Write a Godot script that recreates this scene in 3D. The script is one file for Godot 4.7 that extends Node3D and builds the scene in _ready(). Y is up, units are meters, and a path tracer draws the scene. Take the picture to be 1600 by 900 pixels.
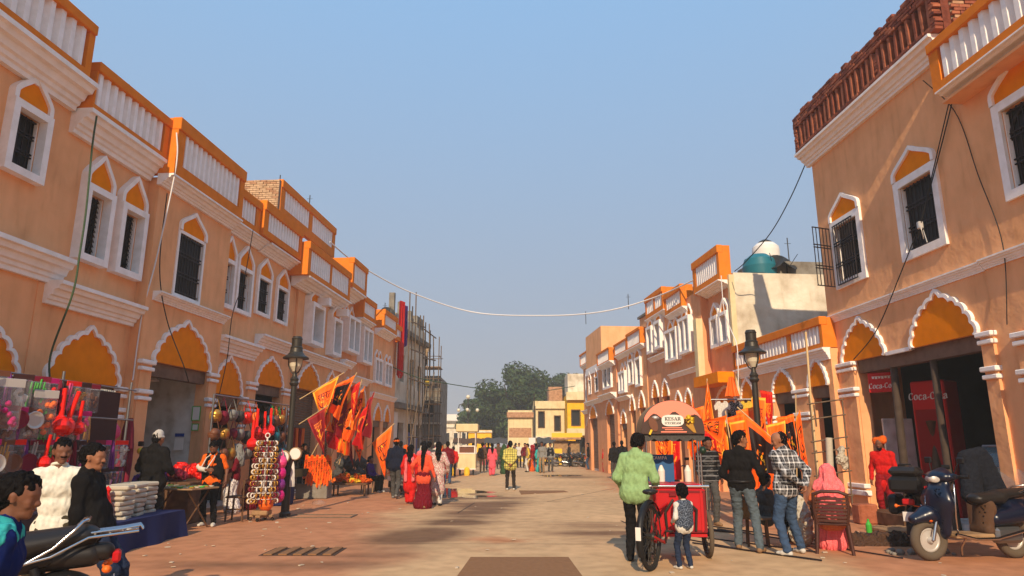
extends Node3D
# A pilgrim-town shopping street: peach facades left and right, stalls, people, a dusty road.

var M := {}
var rng := RandomNumberGenerator.new()
var taken := {}
var jobs := []
var shared := {}


class MB:   # collects triangles; faces are given counter-clockwise as seen from outside
	var v := PackedVector3Array()
	var n := PackedVector3Array()
	var uv := PackedVector2Array()
	var c := PackedColorArray()
	var x := Transform3D()
	var col := Color.WHITE
	func p(a: Vector3, nn: Vector3, t := Vector2.ZERO) -> void:
		v.append(x * a); n.append((x.basis * nn).normalized()); uv.append(t); c.append(col)
	func tri(a: Vector3, b: Vector3, d: Vector3) -> void:
		var nn := (b - a).cross(d - a).normalized()
		p(a, nn); p(d, nn); p(b, nn)
	func quad(a: Vector3, b: Vector3, d: Vector3, e: Vector3) -> void:
		var nn := (d - a).cross(e - b).normalized()
		p(a, nn, Vector2(0, 1)); p(d, nn, Vector2(1, 0)); p(b, nn, Vector2(1, 1))
		p(a, nn, Vector2(0, 1)); p(e, nn, Vector2(0, 0)); p(d, nn, Vector2(1, 0))
	func quadn(a: Vector3, b: Vector3, d: Vector3, e: Vector3, na: Vector3, nb: Vector3, nd: Vector3, ne: Vector3, t := Rect2(0, 0, 1, 1)) -> void:
		var p0 := t.position
		var p1 := t.end
		p(a, na, Vector2(p0.x, p1.y)); p(d, nd, Vector2(p1.x, p0.y)); p(b, nb, p1)
		p(a, na, Vector2(p0.x, p1.y)); p(e, ne, p0); p(d, nd, Vector2(p1.x, p0.y))
	func box(m: Vector3, s: Vector3, b := Basis()) -> void:
		var h := s * 0.5
		var q := []
		for i in 8:
			q.append(m + b * Vector3(h.x if i & 1 else -h.x, h.y if i & 2 else -h.y, h.z if i & 4 else -h.z))
		quad(q[4], q[5], q[7], q[6]); quad(q[1], q[0], q[2], q[3]); quad(q[5], q[1], q[3], q[7])
		quad(q[0], q[4], q[6], q[2]); quad(q[6], q[7], q[3], q[2]); quad(q[0], q[1], q[5], q[4])
	func bx(x0: float, x1: float, y0: float, y1: float, z0: float, z1: float) -> void:
		box(Vector3(x0 + x1, y0 + y1, z0 + z1) * 0.5, Vector3(x1 - x0, y1 - y0, z1 - z0).abs())
	func face(pts: Array, m: Vector3) -> void:
		var nn: Vector3 = (pts[1] - pts[0]).cross(pts[2] - pts[0])
		if nn.dot(pts[0] - m) < 0:
			pts.reverse()
		for i in range(1, pts.size() - 1):
			tri(pts[0], pts[i], pts[i + 1])
	func cbox(m: Vector3, s: Vector3, bev: float, b := Basis()) -> void:   # a box with chamfered edges
		var h := s * 0.5
		var g := func(sx, sy, sz, ax): 
			var q := Vector3(sx * (h.x - bev), sy * (h.y - bev), sz * (h.z - bev))
			q[ax] += bev * [sx, sy, sz][ax]
			return m + b * q
		for ax in 3:
			var o1 := (ax + 1) % 3
			var o2 := (ax + 2) % 3
			for s0 in [-1, 1]:
				var pts := []
				for k in [[-1, -1], [1, -1], [1, 1], [-1, 1]]:
					var sg := [0, 0, 0]
					sg[ax] = s0; sg[o1] = k[0]; sg[o2] = k[1]
					pts.append(g.call(sg[0], sg[1], sg[2], ax))
				face(pts, m)
			for s1 in [-1, 1]:
				for s2 in [-1, 1]:
					var e := []
					for t in [-1, 1]:
						var sg := [0, 0, 0]
						sg[ax] = t; sg[o1] = s1; sg[o2] = s2
						e.append([g.call(sg[0], sg[1], sg[2], o1), g.call(sg[0], sg[1], sg[2], o2)])
					face([e[0][0], e[1][0], e[1][1], e[0][1]], m)
		for i in 8:
			var sg := [1 if i & 1 else -1, 1 if i & 2 else -1, 1 if i & 4 else -1]
			face([g.call(sg[0], sg[1], sg[2], 0), g.call(sg[0], sg[1], sg[2], 1), g.call(sg[0], sg[1], sg[2], 2)], m)
	func tube(pts: Array, r, sides := 6, caps := true) -> void:   # r: one radius or one per point
		var up := Vector3.UP
		var rings := []
		var dirs := []
		for i in pts.size():
			var d: Vector3 = (pts[mini(i + 1, pts.size() - 1)] - pts[maxi(i - 1, 0)]).normalized()
			if i == 0 and absf(d.y) > 0.9:
				up = Vector3.RIGHT
			var a := (up - d * up.dot(d))
			a = a.normalized() if a.length() > 0.001 else d.cross(Vector3(0.3, 0.5, 0.8)).normalized()
			up = a
			var b := d.cross(a)
			var rr: float = r[i] if r is Array else r
			var ring := []
			for k in sides:
				var t := TAU * k / sides
				var nn := a * cos(t) + b * sin(t)
				ring.append([pts[i] + nn * rr, nn])
			rings.append(ring); dirs.append(d)
		for i in pts.size() - 1:
			for k in sides:
				var k2 := (k + 1) % sides
				var A = rings[i][k]; var B = rings[i][k2]; var D = rings[i + 1][k2]; var E = rings[i + 1][k]
				quadn(A[0], B[0], D[0], E[0], A[1], B[1], D[1], E[1], Rect2(float(k) / sides, float(i), 1.0 / sides, 1))
		if caps:
			for e in [0, pts.size() - 1]:
				var d: Vector3 = dirs[e] * (-1 if e == 0 else 1)
				for k in range(1, sides - 1):
					var a = rings[e][0][0]; var b = rings[e][k][0]; var f = rings[e][k + 1][0]
					if e == 0:
						p(a, d); p(b, d); p(f, d)
					else:
						p(a, d); p(f, d); p(b, d)
	func rod(a: Vector3, b: Vector3, r: float, sides := 6) -> void:
		tube([a, b], r, sides)
	func ring(m: Vector3, axis: Vector3, R: float, r: float, seg := 24, sides := 6) -> void:
		var a := axis.cross(Vector3.UP if absf(axis.y) < 0.9 else Vector3.RIGHT).normalized()
		var b := axis.cross(a).normalized()
		for i in seg:
			var q := []
			for di in 2:
				var t := TAU * (i + di) / seg
				var d := a * cos(t) + b * sin(t)
				var rr := []
				for k in sides + 1:
					var s := TAU * k / sides
					var nn := d * cos(s) + axis * sin(s)
					rr.append([m + d * R + nn * r, nn])
				q.append(rr)
			for k in sides:
				var A = q[0][k]; var B = q[0][k + 1]; var D = q[1][k + 1]; var E = q[1][k]
				quadn(A[0], E[0], D[0], B[0], A[1], E[1], D[1], B[1])
	func lathe(prof: Array, sides := 16, m := Vector3.ZERO, b := Basis()) -> void:   # prof: Vector2(radius, y) from the bottom up
		for i in prof.size() - 1:
			var p0: Vector2 = prof[i]
			var p1: Vector2 = prof[i + 1]
			var t := (p1 - p0).normalized()
			for k in sides:
				var q := []
				var nn := []
				for e in [[k, p0], [k + 1, p0], [k + 1, p1], [k, p1]]:
					var a: float = TAU * e[0] / sides
					q.append(m + b * Vector3(sin(a) * e[1].x, e[1].y, cos(a) * e[1].x))
					nn.append(b * Vector3(sin(a) * t.y, -t.x, cos(a) * t.y))
				quadn(q[0], q[1], q[2], q[3], nn[0], nn[1], nn[2], nn[3], Rect2(float(k) / sides, 1.0 - (i + 1.0) / prof.size(), 1.0 / sides, 1.0 / prof.size()))
	func ball(m: Vector3, r, sides := 10, rings := 6) -> void:
		var R: Vector3 = r if r is Vector3 else Vector3.ONE * r
		var keep := x
		x = x * Transform3D(Basis.from_scale(R), m)
		var prof := []
		for i in rings + 1:
			var t := PI * i / rings - PI / 2
			prof.append(Vector2(cos(t), sin(t)))
		lathe(prof, sides)
		x = keep
	func extrude(poly: PackedVector2Array, z0: float, z1: float, b := Basis(), m := Vector3.ZERO, caps := true) -> void:   # poly in x and y, counter-clockwise
		var q := poly
		if Geometry2D.is_polygon_clockwise(q):
			q = q.duplicate(); q.reverse()
		var at := func(a: Vector2, z: float): return m + b * Vector3(a.x, a.y, z)
		for i in q.size():
			var j := (i + 1) % q.size()
			quad(at.call(q[i], z0), at.call(q[j], z0), at.call(q[j], z1), at.call(q[i], z1))
		if caps:
			var t := Geometry2D.triangulate_polygon(q)
			for i in range(0, t.size(), 3):
				var a := q[t[i]]; var d := q[t[i + 1]]; var e := q[t[i + 2]]
				if (d - a).cross(e - a) < 0:
					var k := d
					d = e; e = k
				tri(at.call(a, z1), at.call(d, z1), at.call(e, z1))
				tri(at.call(a, z0), at.call(e, z0), at.call(d, z0))
	func sheet(f: Callable, nu: int, nv: int) -> void:   # f(u, v) -> Vector3, u and v from 0 to 1; v runs down
		var q := []
		for j in nv + 1:
			for i in nu + 1:
				q.append(f.call(float(i) / nu, float(j) / nv))
		var nn := []
		for j in nv + 1:
			for i in nu + 1:
				var du: Vector3 = q[j * (nu + 1) + mini(i + 1, nu)] - q[j * (nu + 1) + maxi(i - 1, 0)]
				var dv: Vector3 = q[mini(j + 1, nv) * (nu + 1) + i] - q[maxi(j - 1, 0) * (nu + 1) + i]
				nn.append(dv.cross(du).normalized())
		for j in nv:
			for i in nu:
				var a := (j + 1) * (nu + 1) + i
				var b := a + 1
				var d := b - nu - 1
				var e := a - nu - 1
				quadn(q[a], q[b], q[d], q[e], nn[a], nn[b], nn[d], nn[e], Rect2(float(i) / nu, float(j) / nv, 1.0 / nu, 1.0 / nv))
	func mesh(m: Material, colours := false) -> ArrayMesh:
		var a := []
		a.resize(Mesh.ARRAY_MAX)
		a[Mesh.ARRAY_VERTEX] = v; a[Mesh.ARRAY_NORMAL] = n; a[Mesh.ARRAY_TEX_UV] = uv
		if colours:
			a[Mesh.ARRAY_COLOR] = c
		var me := ArrayMesh.new()
		me.add_surface_from_arrays(Mesh.PRIMITIVE_TRIANGLES, a)
		me.surface_set_material(0, m)
		return me


func S(r: float, g: float, b: float) -> Color:
	return Color(r / 255.0, g / 255.0, b / 255.0)


func numbered(called: String, parent: Node) -> String:
	var k := str(parent.get_instance_id()) + called
	taken[k] = taken.get(k, -1) + 1
	return called if taken[k] == 0 else "%s_%03d" % [called, taken[k]]


func tag(o: Node, label: String, category := "", group := "", kind := "") -> Node:
	o.set_meta("label", label)
	if category: o.set_meta("category", category)
	if group: o.set_meta("group", group)
	if kind: o.set_meta("kind", kind)
	return o


func thing(called: String, label: String, category: String, at := Vector3.ZERO, yaw := 0.0, group := "") -> Node3D:
	var o := Node3D.new()
	o.name = numbered(called, self)
	add_child(o, true)
	o.position = at
	o.rotation.y = yaw
	tag(o, label, category, group)
	return o


func put(called: String, me: Mesh, parent: Node, at := Vector3.ZERO) -> MeshInstance3D:
	var o := MeshInstance3D.new()
	o.name = numbered(called, parent)
	o.mesh = me
	o.position = at
	parent.add_child(o, true)
	return o


func part(called: String, b: MB, m: Material, parent: Node = self, colours := false) -> MeshInstance3D:
	return put(called, b.mesh(m, colours), parent)


func solo(called: String, label: String, category: String, b: MB, m: Material, at := Vector3.ZERO, group := "") -> MeshInstance3D:
	var o := part(called, b, m)
	o.position = at
	tag(o, label, category, group)
	return o


func another(o: Node3D, at: Vector3, yaw: float, label: String, group := "") -> Node3D:
	var d: Node3D = o.duplicate()
	var base := String(o.name)
	if base.length() > 4 and base[-4] == "_" and base.right(3).is_valid_int(): base = base.left(-4)
	d.name = numbered(base, self)
	add_child(d, true)
	d.position = at
	d.rotation.y = yaw
	d.set_meta("label", label)
	if group: d.set_meta("group", group)
	return d


func structure(o: Node) -> Node:
	o.set_meta("kind", "structure")
	return o


# ---------------------------------------------------------------- materials
func noise_tex(freq: float, lo: Color, hi: Color, octaves := 5, size := 512, as_normal := 0.0, kind := FastNoiseLite.TYPE_SIMPLEX_SMOOTH, sd := 1, mid := 0.5) -> NoiseTexture2D:
	var t := NoiseTexture2D.new()
	var f := FastNoiseLite.new()
	f.noise_type = kind
	f.frequency = freq
	f.fractal_octaves = octaves
	f.seed = sd
	t.noise = f
	t.width = size
	t.height = size
	t.seamless = true
	if as_normal > 0:
		t.as_normal_map = true
		t.bump_strength = as_normal
	else:
		var g := Gradient.new()
		g.offsets = PackedFloat32Array([0.0, mid, 1.0])
		g.colors = PackedColorArray([lo, lo.lerp(hi, 0.6), hi])
		t.color_ramp = g
	return t


func mat(called: String, c: Color, rough := 0.8, metal := 0.0, spec := 0.4) -> StandardMaterial3D:
	var m := StandardMaterial3D.new()
	m.albedo_color = c
	m.roughness = rough
	m.metallic = metal
	m.metallic_specular = spec
	m.cull_mode = BaseMaterial3D.CULL_DISABLED
	M[called] = m
	return m


func tri_map(m: StandardMaterial3D, tex: Texture2D, scale: float, normal: Texture2D = null, depth := 0.6, world := true) -> StandardMaterial3D:
	m.albedo_texture = tex
	m.uv1_triplanar = true
	m.uv1_world_triplanar = world
	m.uv1_scale = Vector3.ONE * scale
	if normal:
		m.normal_enabled = true
		m.normal_texture = normal
		m.normal_scale = depth
	return m


func image_tex(w: int, h: int, f: Callable) -> ImageTexture:
	var im := Image.create(w, h, false, Image.FORMAT_RGB8)
	for y in h:
		for x in w:
			im.set_pixel(x, y, f.call((x + 0.5) / w, (y + 0.5) / h))
	return ImageTexture.create_from_image(im)


func cloth(called: String, c: Color, tex: Texture2D = null, scale := 4.0) -> StandardMaterial3D:
	var m := mat(called, c, 0.9, 0.0, 0.2)
	tri_map(m, tex if tex else M.weave, scale if tex else 3.0, M.fold_n, 0.22, false)
	m.rim_enabled = false
	return m


func make_materials() -> void:
	M.weave = noise_tex(0.02, Color(0.82, 0.82, 0.82), Color(1, 1, 1), 4, 256, 0, FastNoiseLite.TYPE_SIMPLEX_SMOOTH, 3)
	M.fold_n = noise_tex(0.012, Color.BLACK, Color.WHITE, 3, 256, 6.0, FastNoiseLite.TYPE_SIMPLEX_SMOOTH, 4)
	var plaster := noise_tex(0.006, Color(0.92, 0.91, 0.89), Color(1, 1, 1), 6, 1024, 0, FastNoiseLite.TYPE_SIMPLEX_SMOOTH, 7)
	var plaster_n := noise_tex(0.03, Color.BLACK, Color.WHITE, 5, 512, 3.0, FastNoiseLite.TYPE_SIMPLEX_SMOOTH, 8)
	var grime := noise_tex(0.008, Color(0.74, 0.70, 0.66), Color(1, 1, 1), 6, 512, 0, FastNoiseLite.TYPE_SIMPLEX_SMOOTH, 9, 0.4)
	tri_map(mat("peach", S(252, 186, 134), 0.9), plaster, 0.16, plaster_n, 0.35)
	tri_map(mat("peach_deep", S(240, 170, 124), 0.9), plaster, 0.16, plaster_n, 0.35)
	tri_map(mat("orange", S(246, 140, 6), 0.75), plaster, 0.4, plaster_n, 0.2)
	tri_map(mat("rail_orange", S(232, 132, 44), 0.85), plaster, 0.35, plaster_n, 0.25)
	tri_map(mat("white", S(252, 246, 242), 0.8), plaster, 0.5, plaster_n, 0.2)
	tri_map(mat("cream", S(234, 216, 172), 0.85), plaster, 0.2, plaster_n, 0.3)
	tri_map(mat("yellow", S(244, 186, 40), 0.85), plaster, 0.2, plaster_n, 0.3)
	tri_map(mat("pale", S(246, 238, 218), 0.9), grime, 0.15, plaster_n, 0.5)
	tri_map(mat("grey_paint", S(160, 160, 156), 0.9), grime, 0.3, plaster_n, 0.4)
	tri_map(mat("cement", S(150, 145, 136), 0.95), grime, 0.3, plaster_n, 0.8)
	tri_map(mat("inner", S(232, 228, 220), 0.9), grime, 0.4)
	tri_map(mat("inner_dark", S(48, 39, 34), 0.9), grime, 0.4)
	tri_map(mat("brick", S(156, 86, 62), 0.95), grime, 0.9, plaster_n, 1.0)
	tri_map(mat("brick_b", S(130, 68, 50), 0.95), grime, 0.9, plaster_n, 1.0)
	tri_map(mat("brick_c", S(176, 104, 74), 0.95), grime, 0.9, plaster_n, 1.0)
	tri_map(mat("brick_pale", S(196, 150, 116), 0.95), grime, 0.9, plaster_n, 1.0)
	tri_map(mat("brick_sand", S(214, 178, 142), 0.95), grime, 0.9, plaster_n, 1.0)
	tri_map(mat("mortar", S(150, 128, 108), 0.95), grime, 0.5)
	for k in ["orange", "rail_orange", "white", "yellow"]: M[k].metallic_specular = 0.12
	var streak := noise_tex(0.02, Color(0.9, 0.88, 0.85), Color(1, 1, 1), 4, 512, 0, FastNoiseLite.TYPE_SIMPLEX_SMOOTH, 17, 0.3)
	for k in ["peach", "peach_deep", "pale", "cement", "cream"]:
		var m: StandardMaterial3D = M[k]
		m.metallic_specular = 0.12
		m.detail_enabled = true
		m.detail_blend_mode = BaseMaterial3D.BLEND_MODE_MUL
		m.detail_albedo = streak
		m.detail_uv_layer = BaseMaterial3D.DETAIL_UV_2
		m.uv2_triplanar = true
		m.uv2_world_triplanar = true
		m.uv2_scale = Vector3(0.3, 0.06, 0.3)
	mat("iron", S(44, 34, 34), 0.55, 0.3)
	mat("dark_glass", S(20, 16, 17), 0.6)
	tri_map(mat("shutter", S(120, 92, 72), 0.6), grime, 0.6)
	tri_map(mat("wood", S(120, 86, 58), 0.8), noise_tex(0.01, Color(0.6, 0.55, 0.5), Color(1, 1, 1), 5, 256, 0, FastNoiseLite.TYPE_SIMPLEX_SMOOTH, 11), 1.2)
	tri_map(mat("wood_grey", S(84, 70, 60), 0.85), grime, 1.2)
	tri_map(mat("wood_pale", S(172, 138, 100), 0.8), grime, 1.0)
	tri_map(mat("bamboo", S(120, 102, 84), 0.85), grime, 1.5)
	mat("lamp_metal", S(62, 58, 52), 0.45, 0.5)
	mat("chrome", S(200, 200, 200), 0.2, 1.0)
	mat("steel", S(140, 140, 142), 0.4, 0.9)
	mat("black", S(22, 21, 22), 0.5)
	mat("rubber", S(36, 34, 32), 0.85)
	mat("tyre_dusty", S(92, 80, 66), 0.95)
	mat("leather", S(34, 30, 28), 0.42)
	mat("cable", S(36, 34, 32), 0.7)
	mat("cable_white", S(225, 222, 220), 0.6)
	mat("cable_green", S(58, 80, 54), 0.7)
	mat("plastic_brown", S(74, 42, 32), 0.45)
	mat("red_paint", S(186, 24, 28), 0.4)
	mat("blue_plastic", S(30, 60, 140), 0.5)
	mat("blue_cloth", S(16, 28, 78), 0.9)
	mat("skin", S(150, 100, 72), 0.6)
	mat("skin_dark", S(116, 74, 54), 0.6)
	mat("skin_light", S(152, 104, 76), 0.6)
	mat("hair", S(16, 13, 13), 0.7, 0.0, 0.2)
	mat("hair_grey", S(84, 76, 72), 0.7)
	mat("eye", S(20, 16, 16), 0.3)
	mat("lip", S(110, 62, 52), 0.6)
	var g := mat("glass", S(200, 215, 215), 0.05)
	g.transparency = BaseMaterial3D.TRANSPARENCY_ALPHA
	g.albedo_color.a = 0.18
	var pf := mat("plastic_film", S(220, 222, 224), 0.15)
	pf.transparency = BaseMaterial3D.TRANSPARENCY_ALPHA
	pf.albedo_color.a = 0.06


# ---------------------------------------------------------------- facades: local x along the front, y up, z out to the street
func wall(root: Node3D, m: Material, u0: float, u1: float, v0: float, v1: float, holes: Array, z := 0.0, th := 0.28, called := "wall") -> MeshInstance3D:
	var b := MB.new()
	var xs := [u0, u1]
	var ys := [v0, v1]
	for h: Rect2 in holes:
		for e in [h.position.x, h.end.x]:
			if e > u0 and e < u1 and not xs.has(e): xs.append(e)
		for e in [h.position.y, h.end.y]:
			if e > v0 and e < v1 and not ys.has(e): ys.append(e)
	xs.sort(); ys.sort()
	for i in xs.size() - 1:
		for j in ys.size() - 1:
			var mid := Vector2(xs[i] + xs[i + 1], ys[j] + ys[j + 1]) * 0.5
			var inside := false
			for h: Rect2 in holes:
				inside = inside or h.has_point(mid)
			if inside: continue
			var A: float = xs[i]; var B: float = xs[i + 1]; var C: float = ys[j]; var D: float = ys[j + 1]
			b.quad(Vector3(A, C, z), Vector3(B, C, z), Vector3(B, D, z), Vector3(A, D, z))
			b.quad(Vector3(B, C, z - th), Vector3(A, C, z - th), Vector3(A, D, z - th), Vector3(B, D, z - th))
	var rims := holes.duplicate()
	for h: Rect2 in rims:
		var A := h.position.x; var B := h.end.x; var C := maxf(h.position.y, v0); var D := h.end.y
		var w := z - th
		b.quad(Vector3(A, C, z), Vector3(A, D, z), Vector3(A, D, w), Vector3(A, C, w))
		b.quad(Vector3(B, D, z), Vector3(B, C, z), Vector3(B, C, w), Vector3(B, D, w))
		b.quad(Vector3(A, D, z), Vector3(B, D, z), Vector3(B, D, w), Vector3(A, D, w))
		if C > v0: b.quad(Vector3(B, C, z), Vector3(A, C, z), Vector3(A, C, w), Vector3(B, C, w))
	b.quad(Vector3(u0, v0, z - th), Vector3(u0, v0, z), Vector3(u0, v1, z), Vector3(u0, v1, z - th))
	b.quad(Vector3(u1, v0, z), Vector3(u1, v0, z - th), Vector3(u1, v1, z - th), Vector3(u1, v1, z))
	b.quad(Vector3(u0, v1, z), Vector3(u1, v1, z), Vector3(u1, v1, z - th), Vector3(u0, v1, z - th))
	return part(called, b, m, root)


func hull(root: Node3D, u0: float, u1: float, h: float, depth: float, cuts: Array, first := 4.1, z := -0.283, m: Material = null) -> void:
	var b := MB.new()
	b.bx(u0 + 0.003, u0 + 0.2, 0, h - 0.17, -depth, z)
	b.bx(u1 - 0.2, u1 - 0.003, 0, h - 0.17, -depth, z)
	b.bx(u0 + 0.203, u1 - 0.203, 0, h - 0.17, -depth, -depth + 0.2)
	part("wall", b, m if m else M.peach, root)
	b = MB.new()
	b.bx(u0 + 0.01, u1 - 0.01, h - 0.167, h - 0.01, -depth, z)
	part("roof", b, M.cement, root)
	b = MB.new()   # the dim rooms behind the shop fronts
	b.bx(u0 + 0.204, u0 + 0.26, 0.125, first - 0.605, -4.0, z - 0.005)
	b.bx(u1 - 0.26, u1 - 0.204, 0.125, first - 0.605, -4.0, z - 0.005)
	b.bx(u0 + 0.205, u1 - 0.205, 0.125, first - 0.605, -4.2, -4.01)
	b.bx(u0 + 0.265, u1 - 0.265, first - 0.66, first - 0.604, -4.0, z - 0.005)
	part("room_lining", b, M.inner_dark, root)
	b = MB.new()
	b.bx(u0 + 0.203, u1 - 0.203, first - 0.6, first, -depth + 0.203, z)
	b.bx(u0 + 0.203, u1 - 0.203, 0.0, 0.12, -depth + 0.203, z + 0.1)
	part("floor_slab", b, M.inner, root)
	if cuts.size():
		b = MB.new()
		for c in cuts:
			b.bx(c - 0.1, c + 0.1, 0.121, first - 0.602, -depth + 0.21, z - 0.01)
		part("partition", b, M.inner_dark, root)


func arch_curve(hw: float, h: float, n: int, depth: float, pts := 72) -> PackedVector2Array:
	var q := PackedVector2Array()
	for i in pts + 1:
		var t := float(i) / pts
		var s := 1.0 - absf(2 * t - 1)
		var a := s * PI / 2
		var e := Vector2(cos(a), sin(a) * 0.86 + 0.14 * pow(clampf((s - 0.72) / 0.28, 0, 1), 2.2))
		e.x = signf(t - 0.5) * e.x * (1.0 - 0.08 * sin(a * 2))
		if n > 0:
			e *= 1.0 - depth + depth * sqrt(absf(sin(PI * n * (t))))
		q.append(Vector2(e.x * hw, e.y * h))
	return q


func ogee_curve(hw: float, h: float) -> PackedVector2Array:
	var q := PackedVector2Array()
	for i in 33:
		var t := i / 32.0
		var s := 1.0 - absf(2 * t - 1)
		var x: float
		var y: float
		if s < 0.3:
			x = 1.0; y = s / 0.3 * 0.28
		else:
			var k := (s - 0.3) / 0.7
			x = 1.0 - k * k * (3 - 2 * k) * 0.55 - k * 0.45
			y = 0.28 + 0.72 * (sin(k * PI / 2) * 0.55 + k * k * 0.45)
		q.append(Vector2(signf(t - 0.5) * x * hw, y * h))
	return q


func arch(root: Node3D, u: float, v: float, hw: float, h: float, n := 11, trim := 0.07, z := 0.0, style := "foil", proud := 0.02) -> void:
	var q := arch_curve(hw, h, n, 0.09) if style == "foil" else ogee_curve(hw, h)
	var base := q.duplicate()
	var b := MB.new()
	var m := Vector3(u, v, z)
	b.extrude(base, -0.04, proud, Basis(), m)
	var panel := part("arch_panel", b, M.orange, root)
	b = MB.new()
	var outer := PackedVector2Array()
	for i in q.size():
		var d := (q[mini(i + 1, q.size() - 1)] - q[maxi(i - 1, 0)]).normalized()
		var smooth := q[i].normalized()
		var o := (Vector2(-d.y, d.x) * 0.5 + smooth * 0.6).normalized()
		if style != "foil": o = Vector2(-d.y, d.x)
		outer.append(q[i] + o * trim)
	if style != "foil":
		outer[0] = q[0] + Vector2(-trim, 0); outer[-1] = q[-1] + Vector2(trim, 0)
	var z1 := proud + 0.05
	for i in q.size() - 1:
		var A := m + Vector3(q[i].x, q[i].y, z1); var B := m + Vector3(q[i + 1].x, q[i + 1].y, z1)
		var C := m + Vector3(outer[i + 1].x, outer[i + 1].y, z1); var D := m + Vector3(outer[i].x, outer[i].y, z1)
		var k := Vector3(0, 0, -z1 - 0.02)
		b.quad(A, B, C, D)
		b.quad(D, C, C + k, D + k)
		b.quad(A + k, B + k, B, A)
	part("arch_trim", b, M.white, panel)


func ring_boxes(b: MB, u0: float, u1: float, v0: float, v1: float, w: float, z0: float, z1: float) -> void:
	b.bx(u0 - w, u0, v0 - w, v1 + w, z0, z1)
	b.bx(u1, u1 + w, v0 - w, v1 + w, z0, z1)
	b.bx(u0, u1, v1, v1 + w, z0, z1)
	b.bx(u0, u1, v0 - w, v0, z0, z1)


func window(root: Node3D, u0: float, u1: float, v0: float, v1: float, fw := 0.12, proud := 0.12, apex := 0.6, style := "bars", double := false, deep := 0.2) -> void:
	# u0..u1, v0..v1 is the hole; the wall must have it cut out
	deep *= 0.4
	var b := MB.new()
	ring_boxes(b, u0, u1, v0, v1, fw, -0.02, proud)
	for e in [[u0, u0 + 0.02], [u1 - 0.02, u1]]:
		b.bx(e[0], e[1], v0 + 0.002, v1 - 0.002, -deep, -0.02)
	b.bx(u0 + 0.02, u1 - 0.02, v0 + 0.002, v0 + 0.03, -deep, -0.02)
	if double: b.bx((u0 + u1) / 2 - 0.07, (u0 + u1) / 2 + 0.07, v0 + 0.001, v1 - 0.001, -0.1, proud - 0.01)
	var w := part("window", b, M.white, root)
	b = MB.new()
	b.bx(u0 + 0.001, u1 - 0.001, v0 + 0.001, v1 - 0.001, -deep - 0.06, -deep - 0.02)
	part("pane", b, M.dark_glass, w)
	b = MB.new()
	var zg := -deep + 0.02
	if style == "bars" or style == "fan":
		var nb := int((u1 - u0) / 0.11)
		for i in range(1, nb):
			var u := u0 + (u1 - u0) * i / nb
			b.bx(u - 0.009, u + 0.009, v0 + 0.03, v1, zg, zg + 0.018)
		for k in [0.03, 0.3, 0.36, 0.64, 0.7, 0.97]:
			var y: float = v0 + 0.03 + (v1 - v0 - 0.03) * k
			b.bx(u0 + 0.02, u1 - 0.02, y - 0.012, y + 0.012, zg - 0.012, zg + 0.024)
	elif style == "mesh":
		var W := u1 - u0
		var H := v1 - v0
		var k := -H
		while k < W:
			var a := maxf(k, 0.0)
			var e := minf(k + H, W)
			b.rod(Vector3(u0 + a, v0 + a - k, zg), Vector3(u0 + e, v0 + e - k, zg), 0.008, 4)
			b.rod(Vector3(u1 - a, v0 + a - k, zg + 0.012), Vector3(u1 - e, v0 + e - k, zg + 0.012), 0.008, 4)
			k += 0.1
	if b.v.size(): part("grille", b, M.iron, w)
	if apex > 0:
		if double:
			var hw := (u1 - u0 + fw) / 4
			for s in [-1, 1]:
				arch(w, (u0 + u1) / 2 + s * hw, v1 + fw, hw - 0.05, apex, 0, 0.05, 0.0, "ogee", 0.02)
		else:
			arch(w, (u0 + u1) / 2, v1 + fw, (u1 - u0) / 2 + fw - 0.09, apex, 0, 0.09, 0.0, "ogee", proud * 0.5)


func cornice(root: Node3D, u0: float, u1: float, v0: float, v1: float, pr: float, z := 0.0, called := "cornice", m: Material = null) -> void:
	var h := v1 - v0
	var prof := PackedVector2Array([Vector2(-0.02, v0), Vector2(pr * 0.22, v0), Vector2(pr * 0.24, v0 + h * 0.16), Vector2(pr * 0.34, v0 + h * 0.2), Vector2(pr * 0.38, v0 + h * 0.34), Vector2(pr * 0.5, v0 + h * 0.38), Vector2(pr * 0.6, v0 + h * 0.6), Vector2(pr * 0.78, v0 + h * 0.63), Vector2(pr * 0.85, v0 + h * 0.8), Vector2(pr, v0 + h * 0.83), Vector2(pr, v1), Vector2(-0.02, v1)])
	var b := MB.new()
	b.extrude(prof, -u1, -u0, Basis(Vector3(0, 0, 1), Vector3(0, 1, 0), Vector3(-1, 0, 0)), Vector3(0, 0, z))
	part(called, b, m if m else M.white, root)


func slab_moulding(root: Node3D, u0: float, u1: float, v: float, pr: float, h := 0.09, gap := 0.13) -> void:
	var b := MB.new()
	b.bx(u0, u1, v - h, v, -0.02, pr)
	b.bx(u0 + 0.01, u1 - 0.01, v - gap - h, v - gap, -0.02, pr * 0.8)
	part("moulding", b, M.white, root)


func baluster_mesh(w: float, h: float, d: float) -> ArrayMesh:
	var k := "bal%.2f_%.2f" % [w, h]
	if not shared.has(k):
		var b := MB.new()
		b.extrude(PackedVector2Array([Vector2(-w / 2, 0), Vector2(w / 2, 0), Vector2(w * 0.28, d), Vector2(-w * 0.28, d)]), 0, h, Basis(Vector3(1, 0, 0), Vector3(0, 0, 1), Vector3(0, -1, 0)), Vector3(0, h, 0))
		shared[k] = b.mesh(M.white)
	return shared[k]


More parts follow.
